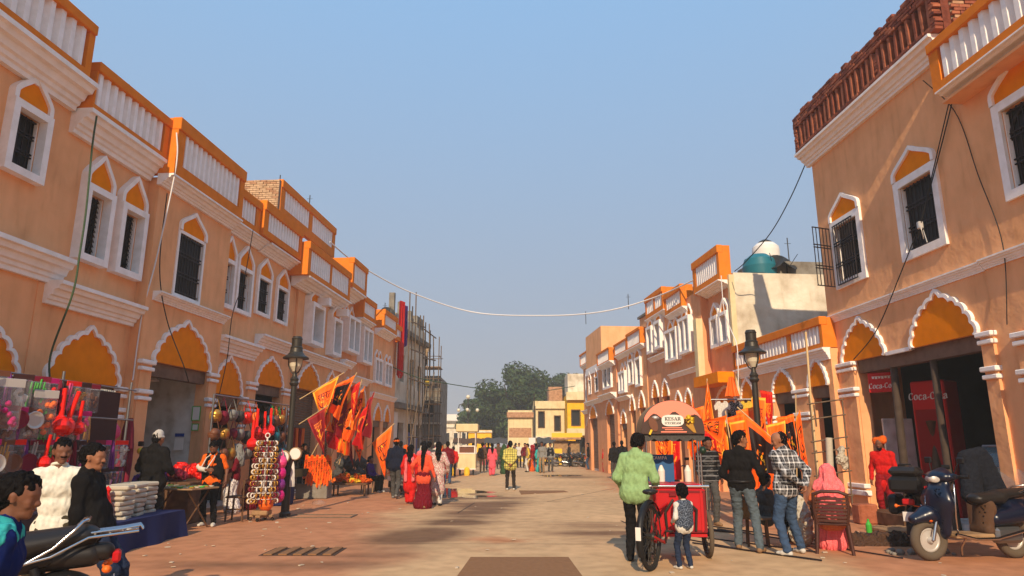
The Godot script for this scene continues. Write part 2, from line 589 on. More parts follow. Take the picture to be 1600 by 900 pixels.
func parapet(root: Node3D, u0: float, u1: float, v0: float, v1: float, zf: float, bays: Array, low := 0.22, high := 0.26, step := 0.24, back := -0.3, called := "parapet", frame: Material = null) -> void:
	# bays: [[from, to], ...] along u, each filled with balusters
	var b := MB.new()
	var th := 0.16
	b.bx(u0, u1, v0, v0 + low, zf - th, zf)
	b.cbox(Vector3((u0 + u1) / 2, v1 - high / 2, zf - th / 2 + 0.02), Vector3(u1 - u0, high, th + 0.05), 0.015)
	var e := u0
	for y in bays:
		if y[0] > e: b.bx(e, y[0], v0 + low, v1 - high, zf - th, zf)
		e = y[1]
	if u1 > e: b.bx(e, u1, v0 + low, v1 - high, zf - th, zf)
	if zf - th > back + 0.05:
		b.bx(u0 + 0.002, u0 + th, v0 + 0.002, v1 - 0.02, back, zf - th)
		b.bx(u1 - th, u1 - 0.002, v0 + 0.002, v1 - 0.02, back, zf - th)
	var r := part(called, b, frame if frame else M.rail_orange, root)
	for y in bays:
		b = MB.new()
		b.bx(y[0] + 0.001, y[1] - 0.001, v0 + low + 0.001, v1 - high - 0.001, zf - th + 0.01, zf - th + 0.05)
		part("back_panel", b, M.white, r)
		var n := maxi(2, int(round((y[1] - y[0]) / step)))
		var w: float = (y[1] - y[0]) / n
		var me := baluster_mesh(w * 0.72, v1 - v0 - low - high - 0.002, 0.095)
		for i in n:
			put("baluster", me, r, Vector3(y[0] + w * (i + 0.5), v0 + low + 0.001, zf - th + 0.051))


func pillar(root: Node3D, u0: float, u1: float, v1: float, pr := 0.06, drops := [0.0, 0.62], base := 0.0, m: Material = null) -> void:
	var b := MB.new()
	b.bx(u0, u1, 0, v1, -0.02, pr)
	var q := part("pillar", b, m if m else M.peach, root)
	var ms := []
	for d in drops:
		ms.append([v1 - d - 0.05, 0.09, 0.1]); ms.append([v1 - d - 0.19, 0.08, 0.07])
	if base > 0:
		ms.append([base, 0.1, 0.1]); ms.append([base - 0.16, 0.12, 0.12])
	for d in ms:
		b = MB.new()
		b.cbox(Vector3((u0 + u1) / 2, d[0], pr / 2 + 0.02), Vector3(u1 - u0 + d[2], d[1], pr + d[2]), 0.015)
		part("moulding", b, M.white, q)


func roller(root: Node3D, u0: float, u1: float, v0: float, v1: float, z := -0.2) -> void:   # a corrugated shutter
	var b := MB.new()
	var y := v0
	while y < v1 - 0.01:
		var y1 := minf(y + 0.09, v1)
		b.quad(Vector3(u0, y, z), Vector3(u1, y, z), Vector3(u1, y1 - 0.03, z + 0.025), Vector3(u0, y1 - 0.03, z + 0.025))
		b.quad(Vector3(u0, y1 - 0.03, z + 0.025), Vector3(u1, y1 - 0.03, z + 0.025), Vector3(u1, y1, z), Vector3(u0, y1, z))
		y = y1
	part("shutter", b, M.shutter, root)


func lintel(root: Node3D, u0: float, u1: float, v: float) -> void:
	var b := MB.new()
	b.bx(u0 + 0.01, u1 - 0.01, v - 0.3, v - 0.002, -0.26, -0.06)
	part("shutter_box", b, M.shutter, root)


func building(called: String, label: String, P0: Vector2, P1: Vector2, cat := "building") -> Node3D:
	var d := (P1 - P0).normalized()
	var o := thing(called, label, cat, Vector3(P0.x, 0, P0.y))
	o.basis = Basis(Vector3(d.x, 0, d.y), Vector3.UP, Vector3(-d.y, 0, d.x))
	return o


func on(P0: Vector2, P1: Vector2, u: float, v: float, z: float) -> Vector3:   # a point of a facade, in the world
	var d := (P1 - P0).normalized()
	return Vector3(P0.x + d.x * u - d.y * z, v, P0.y + d.y * u + d.x * z)


const LA := Vector2(-8.56, -8.0)
const LB := Vector2(-6.2, -37.5)
const RA := Vector2(8.3, -17.0)
const RB := Vector2(8.9, -5.0)
const QA := Vector2(5.7, -44.0)
const QB := Vector2(8.1, -17.0)


func rebase(o: Node3D, u: float) -> void:   # move the origin of a building to the start of its front
	for c: Node3D in o.get_children():
		c.position.x -= u
	o.position += o.basis.x * u


func house(called: String, label: String, A: Vector2, B: Vector2, d: Dictionary) -> Node3D:
	var o := building(called, label, A, B)
	var jut: float = d.get("jut", 0.0)
	o.position += o.basis.z * jut
	var u0: float = d.u[0]
	var u1: float = d.u[1]
	var top: float = d.top
	var holes := []
	for w in d.get("windows", []): holes.append(Rect2(w[0], w[2], w[1] - w[0], w[3] - w[2]))
	for s in d.get("shops", []): holes.append(Rect2(s[0], -0.01, s[1] - s[0], s[2] + 0.01))
	wall(o, M[d.get("mat", "peach")], u0, u1, 0.0, top, holes)
	hull(o, u0, u1, top, d.get("depth", 8.0), d.get("cuts", []), d.get("first", 4.1))
	for w in d.get("windows", []):
		var k: Dictionary = w[4] if w.size() > 4 else {}
		window(o, w[0], w[1], w[2], w[3], k.get("fw", 0.12), k.get("proud", 0.12), k.get("apex", 0.6), k.get("style", "bars"), k.get("double", false), k.get("deep", 0.2))
	for s in d.get("shops", []):
		var k: Dictionary = s[3] if s.size() > 3 else {}
		if k.get("arch", 1.0) > 0:
			arch(o, (s[0] + s[1]) / 2, s[2] + 0.002, (s[1] - s[0]) / 2 + k.get("wide", 0.0), k.get("arch", 1.0), k.get("n", 11), k.get("trim", 0.075))
		if k.get("roller", false): roller(o, s[0], s[1], 0.0, s[2])
		else: lintel(o, s[0], s[1], s[2])
	for a in d.get("arches", []): arch(o, (a[0] + a[1]) / 2, a[2], (a[1] - a[0]) / 2, a[3], 11, a[4] if a.size() > 4 else 0.06)
	for p in d.get("pillars", []): pillar(o, p[0], p[1], p[2], p[3] if p.size() > 3 else 0.06, p[4] if p.size() > 4 else [0.0, 0.62], p[5] if p.size() > 5 else 0.0)
	for c in d.get("cornices", []): cornice(o, c[0], c[1], c[2], c[3], c[4], c[5] if c.size() > 5 else 0.0)
	for p in d.get("parapets", []):
		parapet(o, p[0], p[1], p[2], p[3], p[4], p[5], p[6] if p.size() > 6 else 0.2, p[7] if p.size() > 7 else 0.24, p[8] if p.size() > 8 else 0.24, p[9] if p.size() > 9 else -0.3)
	return o


func boxpart(o: Node3D, called: String, m: Material, boxes: Array) -> MeshInstance3D:
	var b := MB.new()
	for q in boxes: b.bx(q[0], q[1], q[2], q[3], q[4], q[5])
	return part(called, b, m, o)


func brick_rows(o: Node3D, u0: float, u1: float, v0: float, rows: int, z0: float, z1: float, along_z := false, ragged := 0.0, mats := ["brick", "brick_b", "brick_c"]) -> void:
	# loose courses of bricks, each one its own part; along_z lays them from z0 to z1 on the face at u1
	var len := 0.24
	for r in rows:
		var a := (z0 if along_z else u0) - (0.12 if r % 2 else 0.0)
		var e := z1 if along_z else u1
		while a < e - 0.06:
			var b := minf(a + len - 0.015, e)
			var s := maxf(a, z0 if along_z else u0)
			a += len
			if b - s < 0.05 or rng.randf() < ragged * (1.0 if r == rows - 1 else 0.0): continue
			var j := rng.randf_range(-0.012, 0.012)
			var k: int = rng.randi() % mats.size()
			var key := "brick%d_%s_%s" % [k, along_z, mats[0]]
			if not shared.has(key):
				var mb := MB.new()
				mb.cbox(Vector3.ZERO, Vector3(1, 1, 1), 0.05)
				shared[key] = mb.mesh(M[mats[k]])
			var q := put("brick", shared[key], o)
			if along_z:
				q.position = Vector3((u0 + u1) / 2 + j, v0 + 0.078 * r + 0.034, (s + b) / 2)
				q.scale = Vector3(u1 - u0, 0.066, b - s)
			else:
				q.position = Vector3((s + b) / 2, v0 + 0.078 * r + 0.034, (z0 + z1) / 2 + j)
				q.scale = Vector3(b - s, 0.066, z1 - z0)


func left_row() -> void:
	var white_deep := {"fw": 0.13, "proud": 0.18, "apex": 0.62, "style": "mesh", "deep": 0.26}
	var o := house("shop_building", "peach building at the near left end with the tallest white balustrade", LA, LB, {"u": [-4.0, 3.75], "top": 8.2,
		"windows": [[2.47, 3.08, 6.12, 7.12, {"fw": 0.13, "proud": 0.16, "apex": 0.52}], [0.3, 0.95, 6.12, 7.12, {"fw": 0.13, "proud": 0.16, "apex": 0.52}], [-2.4, -1.7, 6.12, 7.12, {"fw": 0.13, "proud": 0.16, "apex": 0.52}]],
		"shops": [[1.35, 3.42, 2.7, {"arch": 0.95}], [-1.5, 0.6, 2.7, {"arch": 0.95}]], "pillars": [[3.46, 3.74, 2.7]],
		"cornices": [[-4.0, 4.02, 4.39, 4.86, 0.36], [-4.0, 3.72, 7.68, 8.2, 0.5]], "cuts": [1.0],
		"parapets": [[-4.0, 3.5, 8.2, 9.28, 0.46, [[-3.8, -1.6], [-1.45, 0.9], [1.05, 3.35]], 0.14, 0.2, 0.25]]})
	boxpart(o, "pilaster", M.peach, [[3.6, 3.749, 2.71, 4.38, -0.1, 0.02]])
	rebase(o, -4.0)
	o = house("shop_building", "peach building behind the toy stall with two white ogee windows of wire mesh", LA, LB, {"u": [3.751, 6.28], "top": 7.8,
		"windows": [[4.37, 4.94, 5.12, 6.36, white_deep], [5.43, 6.04, 5.12, 6.36, white_deep]],
		"shops": [[4.06, 6.06, 2.76, {"arch": 1.02}]], "pillars": [[6.07, 6.27, 2.76, 0.05, [0.0, 0.42]]],
		"cornices": [[3.74, 6.25, 4.03, 4.44, 0.36], [3.755, 6.2, 7.28, 7.76, 0.42]],
		"parapets": [[3.76, 6.2, 7.76, 8.72, 0.4, [[3.8, 6.0]], 0.1, 0.2, 0.22]]})
	rebase(o, 3.751)
	o = house("shop_building", "peach building with an open white passage and one wide barred window above it", LA, LB, {"u": [6.283, 9.6], "top": 7.4, "jut": 0.25,
		"windows": [[7.25, 8.3, 4.98, 6.42, {"fw": 0.07, "proud": 0.03, "apex": 0.5, "deep": 0.1}]],
		"shops": [[6.75, 9.12, 3.36, {"arch": 1.04}]], "pillars": [[6.33, 6.73, 3.36, 0.04], [9.14, 9.5, 3.36, 0.04]],
		"cornices": [[6.5, 9.62, 4.66, 4.86, 0.2], [6.2, 9.5, 7.2, 7.46, 0.35]],
		"parapets": [[6.19, 9.42, 7.46, 8.8, 0.35, [[6.5, 9.2]], 0.26, 0.3, 0.2]]})
	boxpart(o, "passage_wall", M.inner, [[6.5, 6.74, 0.122, 3.3, -7.5, -0.29], [9.13, 9.35, 0.122, 3.3, -7.5, -0.29], [6.75, 9.12, 0.122, 3.3, -4.2, -4.0]])
	boxpart(o, "ceiling", M.inner, [[6.75, 9.12, 3.3, 3.45, -7.5, -0.29]])
	var b := MB.new()
	b.lathe([Vector2(0.0, 0.0), Vector2(0.03, 0.0), Vector2(0.12, -0.08), Vector2(0.11, -0.08), Vector2(0.02, 0.02)], 12, Vector3(7.7, 3.1, -0.5))
	b.rod(Vector3(7.7, 3.3, -0.5), Vector3(7.7, 3.1, -0.5), 0.01)
	part("hanging_lamp", b, M.white, o)
	rebase(o, 6.283)
	var w4 := {"fw": 0.11, "proud": 0.1, "apex": 0.58, "deep": 0.25}
	o = house("shop_building", "narrow peach building left of the lamp post, two deep ogee windows over hanging bags", LA, LB, {"u": [9.603, 11.7], "top": 7.5,
		"windows": [[9.72, 10.28, 5.3, 6.42, w4], [10.6, 11.36, 5.3, 6.42, w4]],
		"shops": [[9.8, 11.42, 2.92, {"arch": 1.0}]], "pillars": [[11.44, 11.69, 2.92]],
		"cornices": [[9.61, 12.0, 3.98, 4.4, 0.36], [9.62, 11.72, 7.28, 7.54, 0.36]],
		"parapets": [[9.75, 11.02, 7.54, 8.5, 0.35, [[9.85, 10.75]], 0.16, 0.24, 0.2]]})
	rebase(o, 9.603)
	o = house("shop_building", "peach building behind the left lamp post, with two small arched windows", LA, LB, {"u": [11.703, 14.85], "top": 7.5,
		"windows": [[11.9, 12.68, 5.48, 6.48, {"fw": 0.1, "proud": 0.08, "apex": 0.52, "deep": 0.12}], [13.27, 14.03, 5.48, 6.48, {"fw": 0.1, "proud": 0.08, "apex": 0.52, "deep": 0.12}]],
		"shops": [[12.3, 14.2, 3.38, {"arch": 0.84}]], "pillars": [[11.76, 12.26, 3.38], [14.24, 14.8, 3.38]],
		"cornices": [[12.02, 14.9, 4.46, 4.8, 0.32], [11.75, 14.4, 7.24, 7.52, 0.42]],
		"parapets": [[11.05, 13.95, 7.56, 8.62, 0.45, [[11.35, 13.75]], 0.2, 0.3, 0.2]]})
	rebase(o, 11.703)
	o = house("shop_building", "left building with a pale brick upper storey on its roof and a white bracketed balcony", LA, LB, {"u": [14.853, 19.4], "top": 7.1, "jut": 0.08,
		"windows": [[15.58, 16.5, 5.15, 6.35, {"fw": 0.14, "proud": 0.34, "apex": 0.5}], [17.9, 18.65, 5.05, 6.25, {"fw": 0.12, "proud": 0.3, "apex": 0.45}]],
		"shops": [[15.2, 17.32, 3.48, {"arch": 0.93, "roller": true}], [17.95, 19.1, 3.5, {"arch": 0.85, "roller": true}]], "pillars": [[17.4, 17.9, 3.48]],
		"cornices": [[14.9, 20.0, 4.44, 4.73, 0.32], [14.2, 18.7, 6.78, 7.1, 0.62]],
		"parapets": [[14.0, 18.5, 7.1, 8.25, 0.6, [[14.25, 16.2], [16.35, 18.3]], 0.18, 0.26, 0.2]]})
	boxpart(o, "bracket", M.white, [[16.2, 16.45, 6.5, 6.775, 0.0, 0.6]]); boxpart(o, "bracket", M.white, [[18.3, 18.55, 6.5, 6.775, 0.0, 0.6]])
	boxpart(o, "upper_wall", M.peach_deep, [[14.8, 20.4, 7.1, 9.5, -6.0, -1.7]])
	parapet(o, 14.75, 20.5, 9.45, 10.8, -0.85, [[15.1, 17.5], [17.8, 20.2]], 0.36, 0.3, 0.24, -1.7)
	boxpart(o, "brick_wall", M.mortar, [[14.62, 14.745, 8.3, 10.72, -4.2, -0.87]])
	brick_rows(o, 14.56, 14.64, 8.3, 31, -4.2, -0.87, true, 0.2, ["brick_pale", "brick_sand", "brick_sand"])
	rebase(o, 14.853)
	o = house("shop_building", "left building beyond the flag stall with paired white windows and a tall yellow parapet end", LA, LB, {"u": [19.403, 23.6], "top": 7.6, "mat": "peach_deep",
		"windows": [[19.78, 21.1, 5.45, 6.7, {"double": true, "apex": 0.5, "proud": 0.35}], [22.05, 23.25, 5.25, 6.6, {"double": true, "apex": 0.4, "proud": 0.3}]],
		"shops": [[20.0, 21.5, 3.4, {"arch": 0.9, "roller": true}], [22.3, 23.5, 3.25, {"arch": 0.9}]],
		"cornices": [[19.75, 21.2, 4.72, 5.0, 0.25], [21.3, 23.9, 4.2, 4.48, 0.25], [19.0, 20.9, 7.5, 7.82, 0.62], [21.2, 23.2, 6.75, 7.0, 0.45]],
		"parapets": [[18.9, 20.9, 7.82, 9.05, 0.62, [[19.1, 20.7]]], [21.15, 23.1, 7.0, 7.95, 0.45, [[21.3, 22.95]]]]})
	rebase(o, 19.403)
	o = house("shop_building", "last peach building of the left row, beside the red and purple drapes", LA, LB, {"u": [23.603, 28.3], "top": 7.2, "jut": 0.15,
		"windows": [[24.2, 25.25, 4.55, 5.5, {"double": true, "apex": 0.36}], [25.95, 27.05, 4.55, 5.5, {"double": true, "apex": 0.36}]],
		"shops": [[24.4, 25.7, 2.72, {"arch": 0.75}], [26.2, 27.3, 2.72, {"arch": 0.75}]],
		"cornices": [[23.7, 28.2, 3.75, 3.98, 0.2], [24.0, 26.6, 6.7, 7.0, 0.45]],
		"parapets": [[24.0, 26.5, 7.0, 7.9, 0.45, [[24.2, 26.3]]], [26.6, 28.2, 6.9, 7.7, 0.3, [[26.75, 28.0]]]]})
	rebase(o, 23.603)


func right_row() -> void:
	var wr := {"fw": 0.17, "proud": 0.06, "apex": 0.52, "deep": 0.24}
	var o := house("shop_building", "tall peach corner building on the right with raw red brick parapet", RA, RB, {"u": [-0.6, 5.05], "top": 9.45, "first": 4.6,
		"windows": [[0.24, 1.28, 5.6, 7.02, wr], [3.0, 4.08, 5.58, 7.02, wr]],
		"shops": [[0.46, 4.72, 3.58, {"arch": 0.0}]], "arches": [[-0.05, 1.76, 3.582, 0.96, 0.075], [2.72, 4.66, 3.582, 0.98, 0.075]],
		"pillars": [[-0.45, 0.44, 3.58, 0.06, [0.0, 0.62], 0.66], [4.74, 5.04, 3.58]],
		"cornices": [[-0.6, 5.04, 4.66, 4.84, 0.12], [-0.75, 5.04, 9.1, 9.47, 0.4]]})
	boxpart(o, "moulding", M.white, [[1.8, 2.66, 3.54, 3.62, -0.02, 0.05]])
	# the open shutter of the first window
	for k in 2:
		var b := MB.new()
		var t := Transform3D(Basis(Vector3.UP, -1.25 if k == 0 else 0.0), Vector3(0.1 if k == 0 else 0.26, 0, 0.09))
		b.x = t
		for i in 6 if k == 0 else 9: b.bx(i * 0.11, i * 0.11 + 0.016, 5.5, 7.05, 0, 0.016)
		for y in [5.5, 5.95, 6.02, 6.5, 6.57, 7.03]: b.bx(0, 0.57 if k == 0 else 0.9, y, y + 0.02, -0.01, 0.025)
		part("open_grille", b, M.iron, o)
	# brick parapet: courses, then bricks on edge, then ragged top courses
	boxpart(o, "parapet_core", M.brick_b, [[-0.72, 5.2, 9.475, 10.55, 0.0, 0.16]])
	brick_rows(o, -0.78, 5.2, 9.48, 2, 0.17, 0.34)
	var fin := MB.new()
	fin.cbox(Vector3(0, 0.3, 0), Vector3(0.085, 0.6, 0.14), 0.01)
	var fm := fin.mesh(M.brick_c)
	var fm2 := fin.mesh(M.brick)
	for i in 27:
		var f := put("brick", fm if i % 3 else fm2, o, Vector3(-0.66 + i * 0.218, 9.64, 0.245 + rng.randf_range(-0.01, 0.01)))
		f.rotation.z = rng.randf_range(-0.03, 0.03)
		if i in [4, 17]: brick_rows(o, -0.6 + i * 0.218, -0.42 + i * 0.218, 9.65, 7, 0.17, 0.3)
	brick_rows(o, -0.78, 5.2, 10.25, 5, 0.15, 0.34, false, 0.35)
	for e in [[0.0, -0.72], [1.0, 5.12]]:
		brick_rows(o, e[1] - 0.06, e[1] + 0.1, 9.64, 8, 0.17, 0.33)
	boxpart(o, "brick_wall", M.mortar, [[5.06, 5.2, 9.46, 11.4, -4.0, -0.01]])
	brick_rows(o, 5.17, 5.26, 9.46, 24, -4.0, 0.0, true, 0.3, ["brick_c", "brick", "brick_pale"])
	# timber posts of the shop front
	for q in [[1.75, 0.09, -0.06], [3.1, 0.08, 0.05]]:
		var b := MB.new()
		b.tube([Vector3(q[0] + q[2], 0.0, -0.12), Vector3(q[0] + q[2] * 0.5, 1.7, -0.12), Vector3(q[0], 3.55, -0.14)], [q[1], q[1] * 0.95, q[1] * 0.85], 7)
		part("post", b, M.wood_grey, o)
	rebase(o, -0.6)
	o = house("shop_building", "peach building at the near right edge with a white balcony and a fan grille window", RA, RB, {"u": [5.053, 12.0], "top": 8.9, "first": 4.6,
		"windows": [[6.0, 7.2, 5.85, 7.3, {"fw": 0.16, "proud": 0.06, "apex": 0.62, "style": "fan", "deep": 0.26}], [9.0, 10.2, 5.85, 7.3, {"fw": 0.16, "proud": 0.06, "apex": 0.62, "style": "fan", "deep": 0.26}]],
		"shops": [[6.2, 9.0, 3.5, {"arch": 1.0}], [9.6, 11.6, 3.5, {"arch": 1.0}]], "pillars": [[5.55, 6.15, 3.45, 0.06]],
		"cornices": [[5.053, 12.0, 4.68, 4.86, 0.14], [5.15, 12.0, 7.95, 8.12, 0.52]],
		"parapets": [[5.1, 12.0, 8.12, 9.14, 0.5, [[5.35, 8.6], [8.8, 11.9]], 0.16, 0.2, 0.25]]})
	boxpart(o, "soffit", M.peach, [[5.15, 11.9, 7.9, 7.948, 0.0, 0.4]])
	for k in [6.6, 9.6]:   # scrolled sunburst top of the grille
		var b := MB.new()
		for i in 9:
			var a := PI * (i + 0.5) / 9
			b.rod(Vector3(k, 6.75, -0.14), Vector3(k + cos(a) * 0.58, 6.75 + sin(a) * 0.5, -0.14), 0.012, 4)
		var c := []
		for i in 17:
			var a := PI * i / 16
			c.append(Vector3(k + cos(a) * 0.6, 6.75 + sin(a) * 0.52, -0.1))
		b.tube(c, 0.03, 6)
		part("fan_grille", b, M.iron, o)
	rebase(o, 5.053)
	o = house("terrace_building", "single storey peach building with white terrace balustrade, right of flag stall", QA, QB, {"u": [21.2, 26.85], "top": 4.0, "first": 3.95, "depth": 7.0,
		"shops": [[21.35, 22.35, 3.05, {"arch": 0.62}], [23.62, 24.85, 3.07, {"arch": 0.66}], [25.72, 26.62, 3.1, {"arch": 0.7}]],
		"pillars": [[23.0, 23.6, 3.05, 0.05], [24.9, 25.68, 3.08, 0.05]],
		"cornices": [[21.2, 26.84, 3.72, 4.02, 0.2]],
		"parapets": [[21.2, 26.84, 4.02, 4.82, 0.16, [[21.35, 22.95], [23.15, 24.95], [25.15, 26.7]], 0.12, 0.22, 0.2]]})
	rebase(o, 21.2)
	o = house("shop_building", "right building with a cream sunlit side wall, roof water tanks and a boxed balcony", QA, QB, {"u": [18.9, 21.197], "top": 7.3, "mat": "peach_deep",
		"windows": [[19.55, 20.05, 5.1, 6.0, {"apex": 0.42, "proud": 0.22}], [20.4, 20.9, 5.1, 6.0, {"apex": 0.42, "proud": 0.22}]],
		"shops": [[19.2, 20.9, 3.0, {"arch": 0.6}]],
		"cornices": [[18.95, 21.2, 6.95, 7.15, 0.5]],
		"parapets": [[18.6, 21.2, 7.15, 8.4, 0.42, [[18.9, 21.0]], 0.25, 0.28, 0.2, 0.0]]})
	boxpart(o, "side_wall", M.pale, [[21.2, 21.3, 4.0, 7.38, -9.0, -0.02]])
	boxpart(o, "side_wall", M.cream, [[21.2, 21.34, 3.2, 7.3, -0.018, 0.16]])
	boxpart(o, "canopy", M.orange, [[18.95, 21.25, 3.62, 3.98, 0.0, 0.75]])
	boxpart(o, "roof_room", M.cement, [[19.0, 20.5, 7.31, 8.05, -5.2, -1.2]])
	rebase(o, 18.9)
	var wd := {"double": true, "apex": 0.45, "proud": 0.22}
	o = house("shop_building", "right building with paired white windows and stepped balustrades left of the cream side wall", QA, QB, {"u": [11.6, 18.897], "top": 7.3, "jut": 0.3, "mat": "peach_deep",
		"windows": [[12.5, 13.1, 5.8, 6.8, {"apex": 0.4, "proud": 0.25}], [13.75, 14.4, 5.85, 6.85, {"apex": 0.4, "proud": 0.25}], [15.1, 16.4, 5.1, 6.2, wd], [16.95, 17.95, 5.2, 6.4, wd]],
		"shops": [[12.3, 13.2, 3.7, {"arch": 0.7, "roller": true}], [13.8, 14.7, 3.65, {"arch": 0.7, "roller": true}], [15.5, 16.3, 3.1, {"arch": 0.6}], [16.7, 17.5, 3.1, {"arch": 0.6}]],
		"cornices": [[12.3, 14.8, 5.3, 5.5, 0.2], [15.0, 18.5, 4.3, 4.48, 0.15], [12.3, 15.2, 7.1, 7.3, 0.25], [15.3, 17.6, 6.75, 6.95, 0.25]],
		"parapets": [[12.5, 15.2, 7.3, 8.3, 0.25, [[12.65, 13.8], [13.95, 15.0]]], [15.25, 17.4, 6.95, 7.9, 0.2, [[15.4, 17.25]]]]})
	boxpart(o, "pilaster", M.cream, [[18.6, 18.93, 3.95, 6.2, -0.02, 0.22]])
	boxpart(o, "roof_room", M.brick, [[14.2, 17.5, 7.3, 8.35, -5.0, -1.2]])
	rebase(o, 11.6)
	o = house("shop_building", "right building with brick room on the roof and tall narrow white windows", QA, QB, {"u": [6.0, 11.597], "top": 6.35, "jut": 0.34,
		"windows": [[6.85, 8.0, 4.4, 5.3, wd], [8.6, 9.3, 4.7, 5.75, {"apex": 0.4}], [9.95, 10.7, 4.5, 5.7, {"apex": 0.42}]],
		"shops": [[6.4, 7.5, 2.7, {"arch": 0.7}], [8.4, 9.3, 3.3, {"arch": 0.75, "roller": true}], [10.1, 11.1, 3.35, {"arch": 0.75, "roller": true}]],
		"cornices": [[6.0, 8.6, 3.9, 4.1, 0.25], [6.2, 11.55, 6.15, 6.35, 0.25]],
		"parapets": [[6.2, 8.9, 6.35, 7.0, 0.25, [[6.35, 8.75]], 0.06, 0.1], [8.95, 11.55, 6.35, 7.15, 0.25, [[9.1, 11.4]], 0.06, 0.14]]})
	boxpart(o, "roof_room", M.peach, [[7.2, 10.4, 6.35, 8.3, -4.0, -1.0]])
	boxpart(o, "brick_wall", M.brick_pale, [[10.4, 10.5, 6.35, 8.25, -4.0, -1.02]])
	boxpart(o, "roof_slab", M.cement, [[7.1, 10.65, 8.3, 8.42, -4.1, -0.9]])
	rebase(o, 6.0)
	o = house("shop_building", "right building with shuttered pointed arches and a plain pink upper wall", QA, QB, {"u": [-2.4, 5.997], "top": 6.2, "jut": 0.45, "mat": "peach_deep",
		"windows": [[3.1, 5.0, 4.9, 6.0, {"double": true, "apex": 0.45}], [-1.6, -0.9, 4.9, 5.7, {"apex": 0.45, "fw": 0.08, "proud": 0.04}], [0.4, 1.2, 4.9, 5.7, {"apex": 0.45, "fw": 0.08, "proud": 0.04}]],
		"shops": [[-1.5, 0.7, 3.25, {"arch": 0.85, "roller": true}], [3.3, 5.2, 3.3, {"arch": 0.8, "roller": true}]],
		"cornices": [[-2.4, 2.4, 4.1, 4.35, 0.25], [2.5, 5.9, 4.15, 4.45, 0.35], [2.6, 5.9, 5.95, 6.2, 0.35]],
		"parapets": [[2.6, 5.9, 6.2, 6.95, 0.35, [[2.8, 5.7]], 0.06, 0.1]]})
	boxpart(o, "upper_wall", M.peach, [[-2.39, 2.4, 6.2, 8.75, -5.0, 0.0]])
	boxpart(o, "string_course", M.white, [[-2.39, 2.4, 6.1, 6.55, 0.002, 0.05]])
	rebase(o, -2.4)
	o = house("shop_building", "narrow last building of the right row, beyond the plain pink upper wall", QA, QB, {"u": [-5.6, -2.404], "top": 7.1, "jut": 0.04, "mat": "peach_deep",
		"windows": [[-4.3, -3.2, 4.6, 6.2, {"apex": 0.4}]], "shops": [[-4.5, -3.0, 2.9, {"arch": 0.7}]],
		"cornices": [[-5.6, -2.45, 3.7, 3.95, 0.25], [-5.6, -2.45, 6.9, 7.1, 0.25]], "parapets": [[-5.6, -2.45, 7.1, 7.95, 0.25, [[-5.4, -2.65]], 0.06, 0.12]]})
	rebase(o, -5.6)


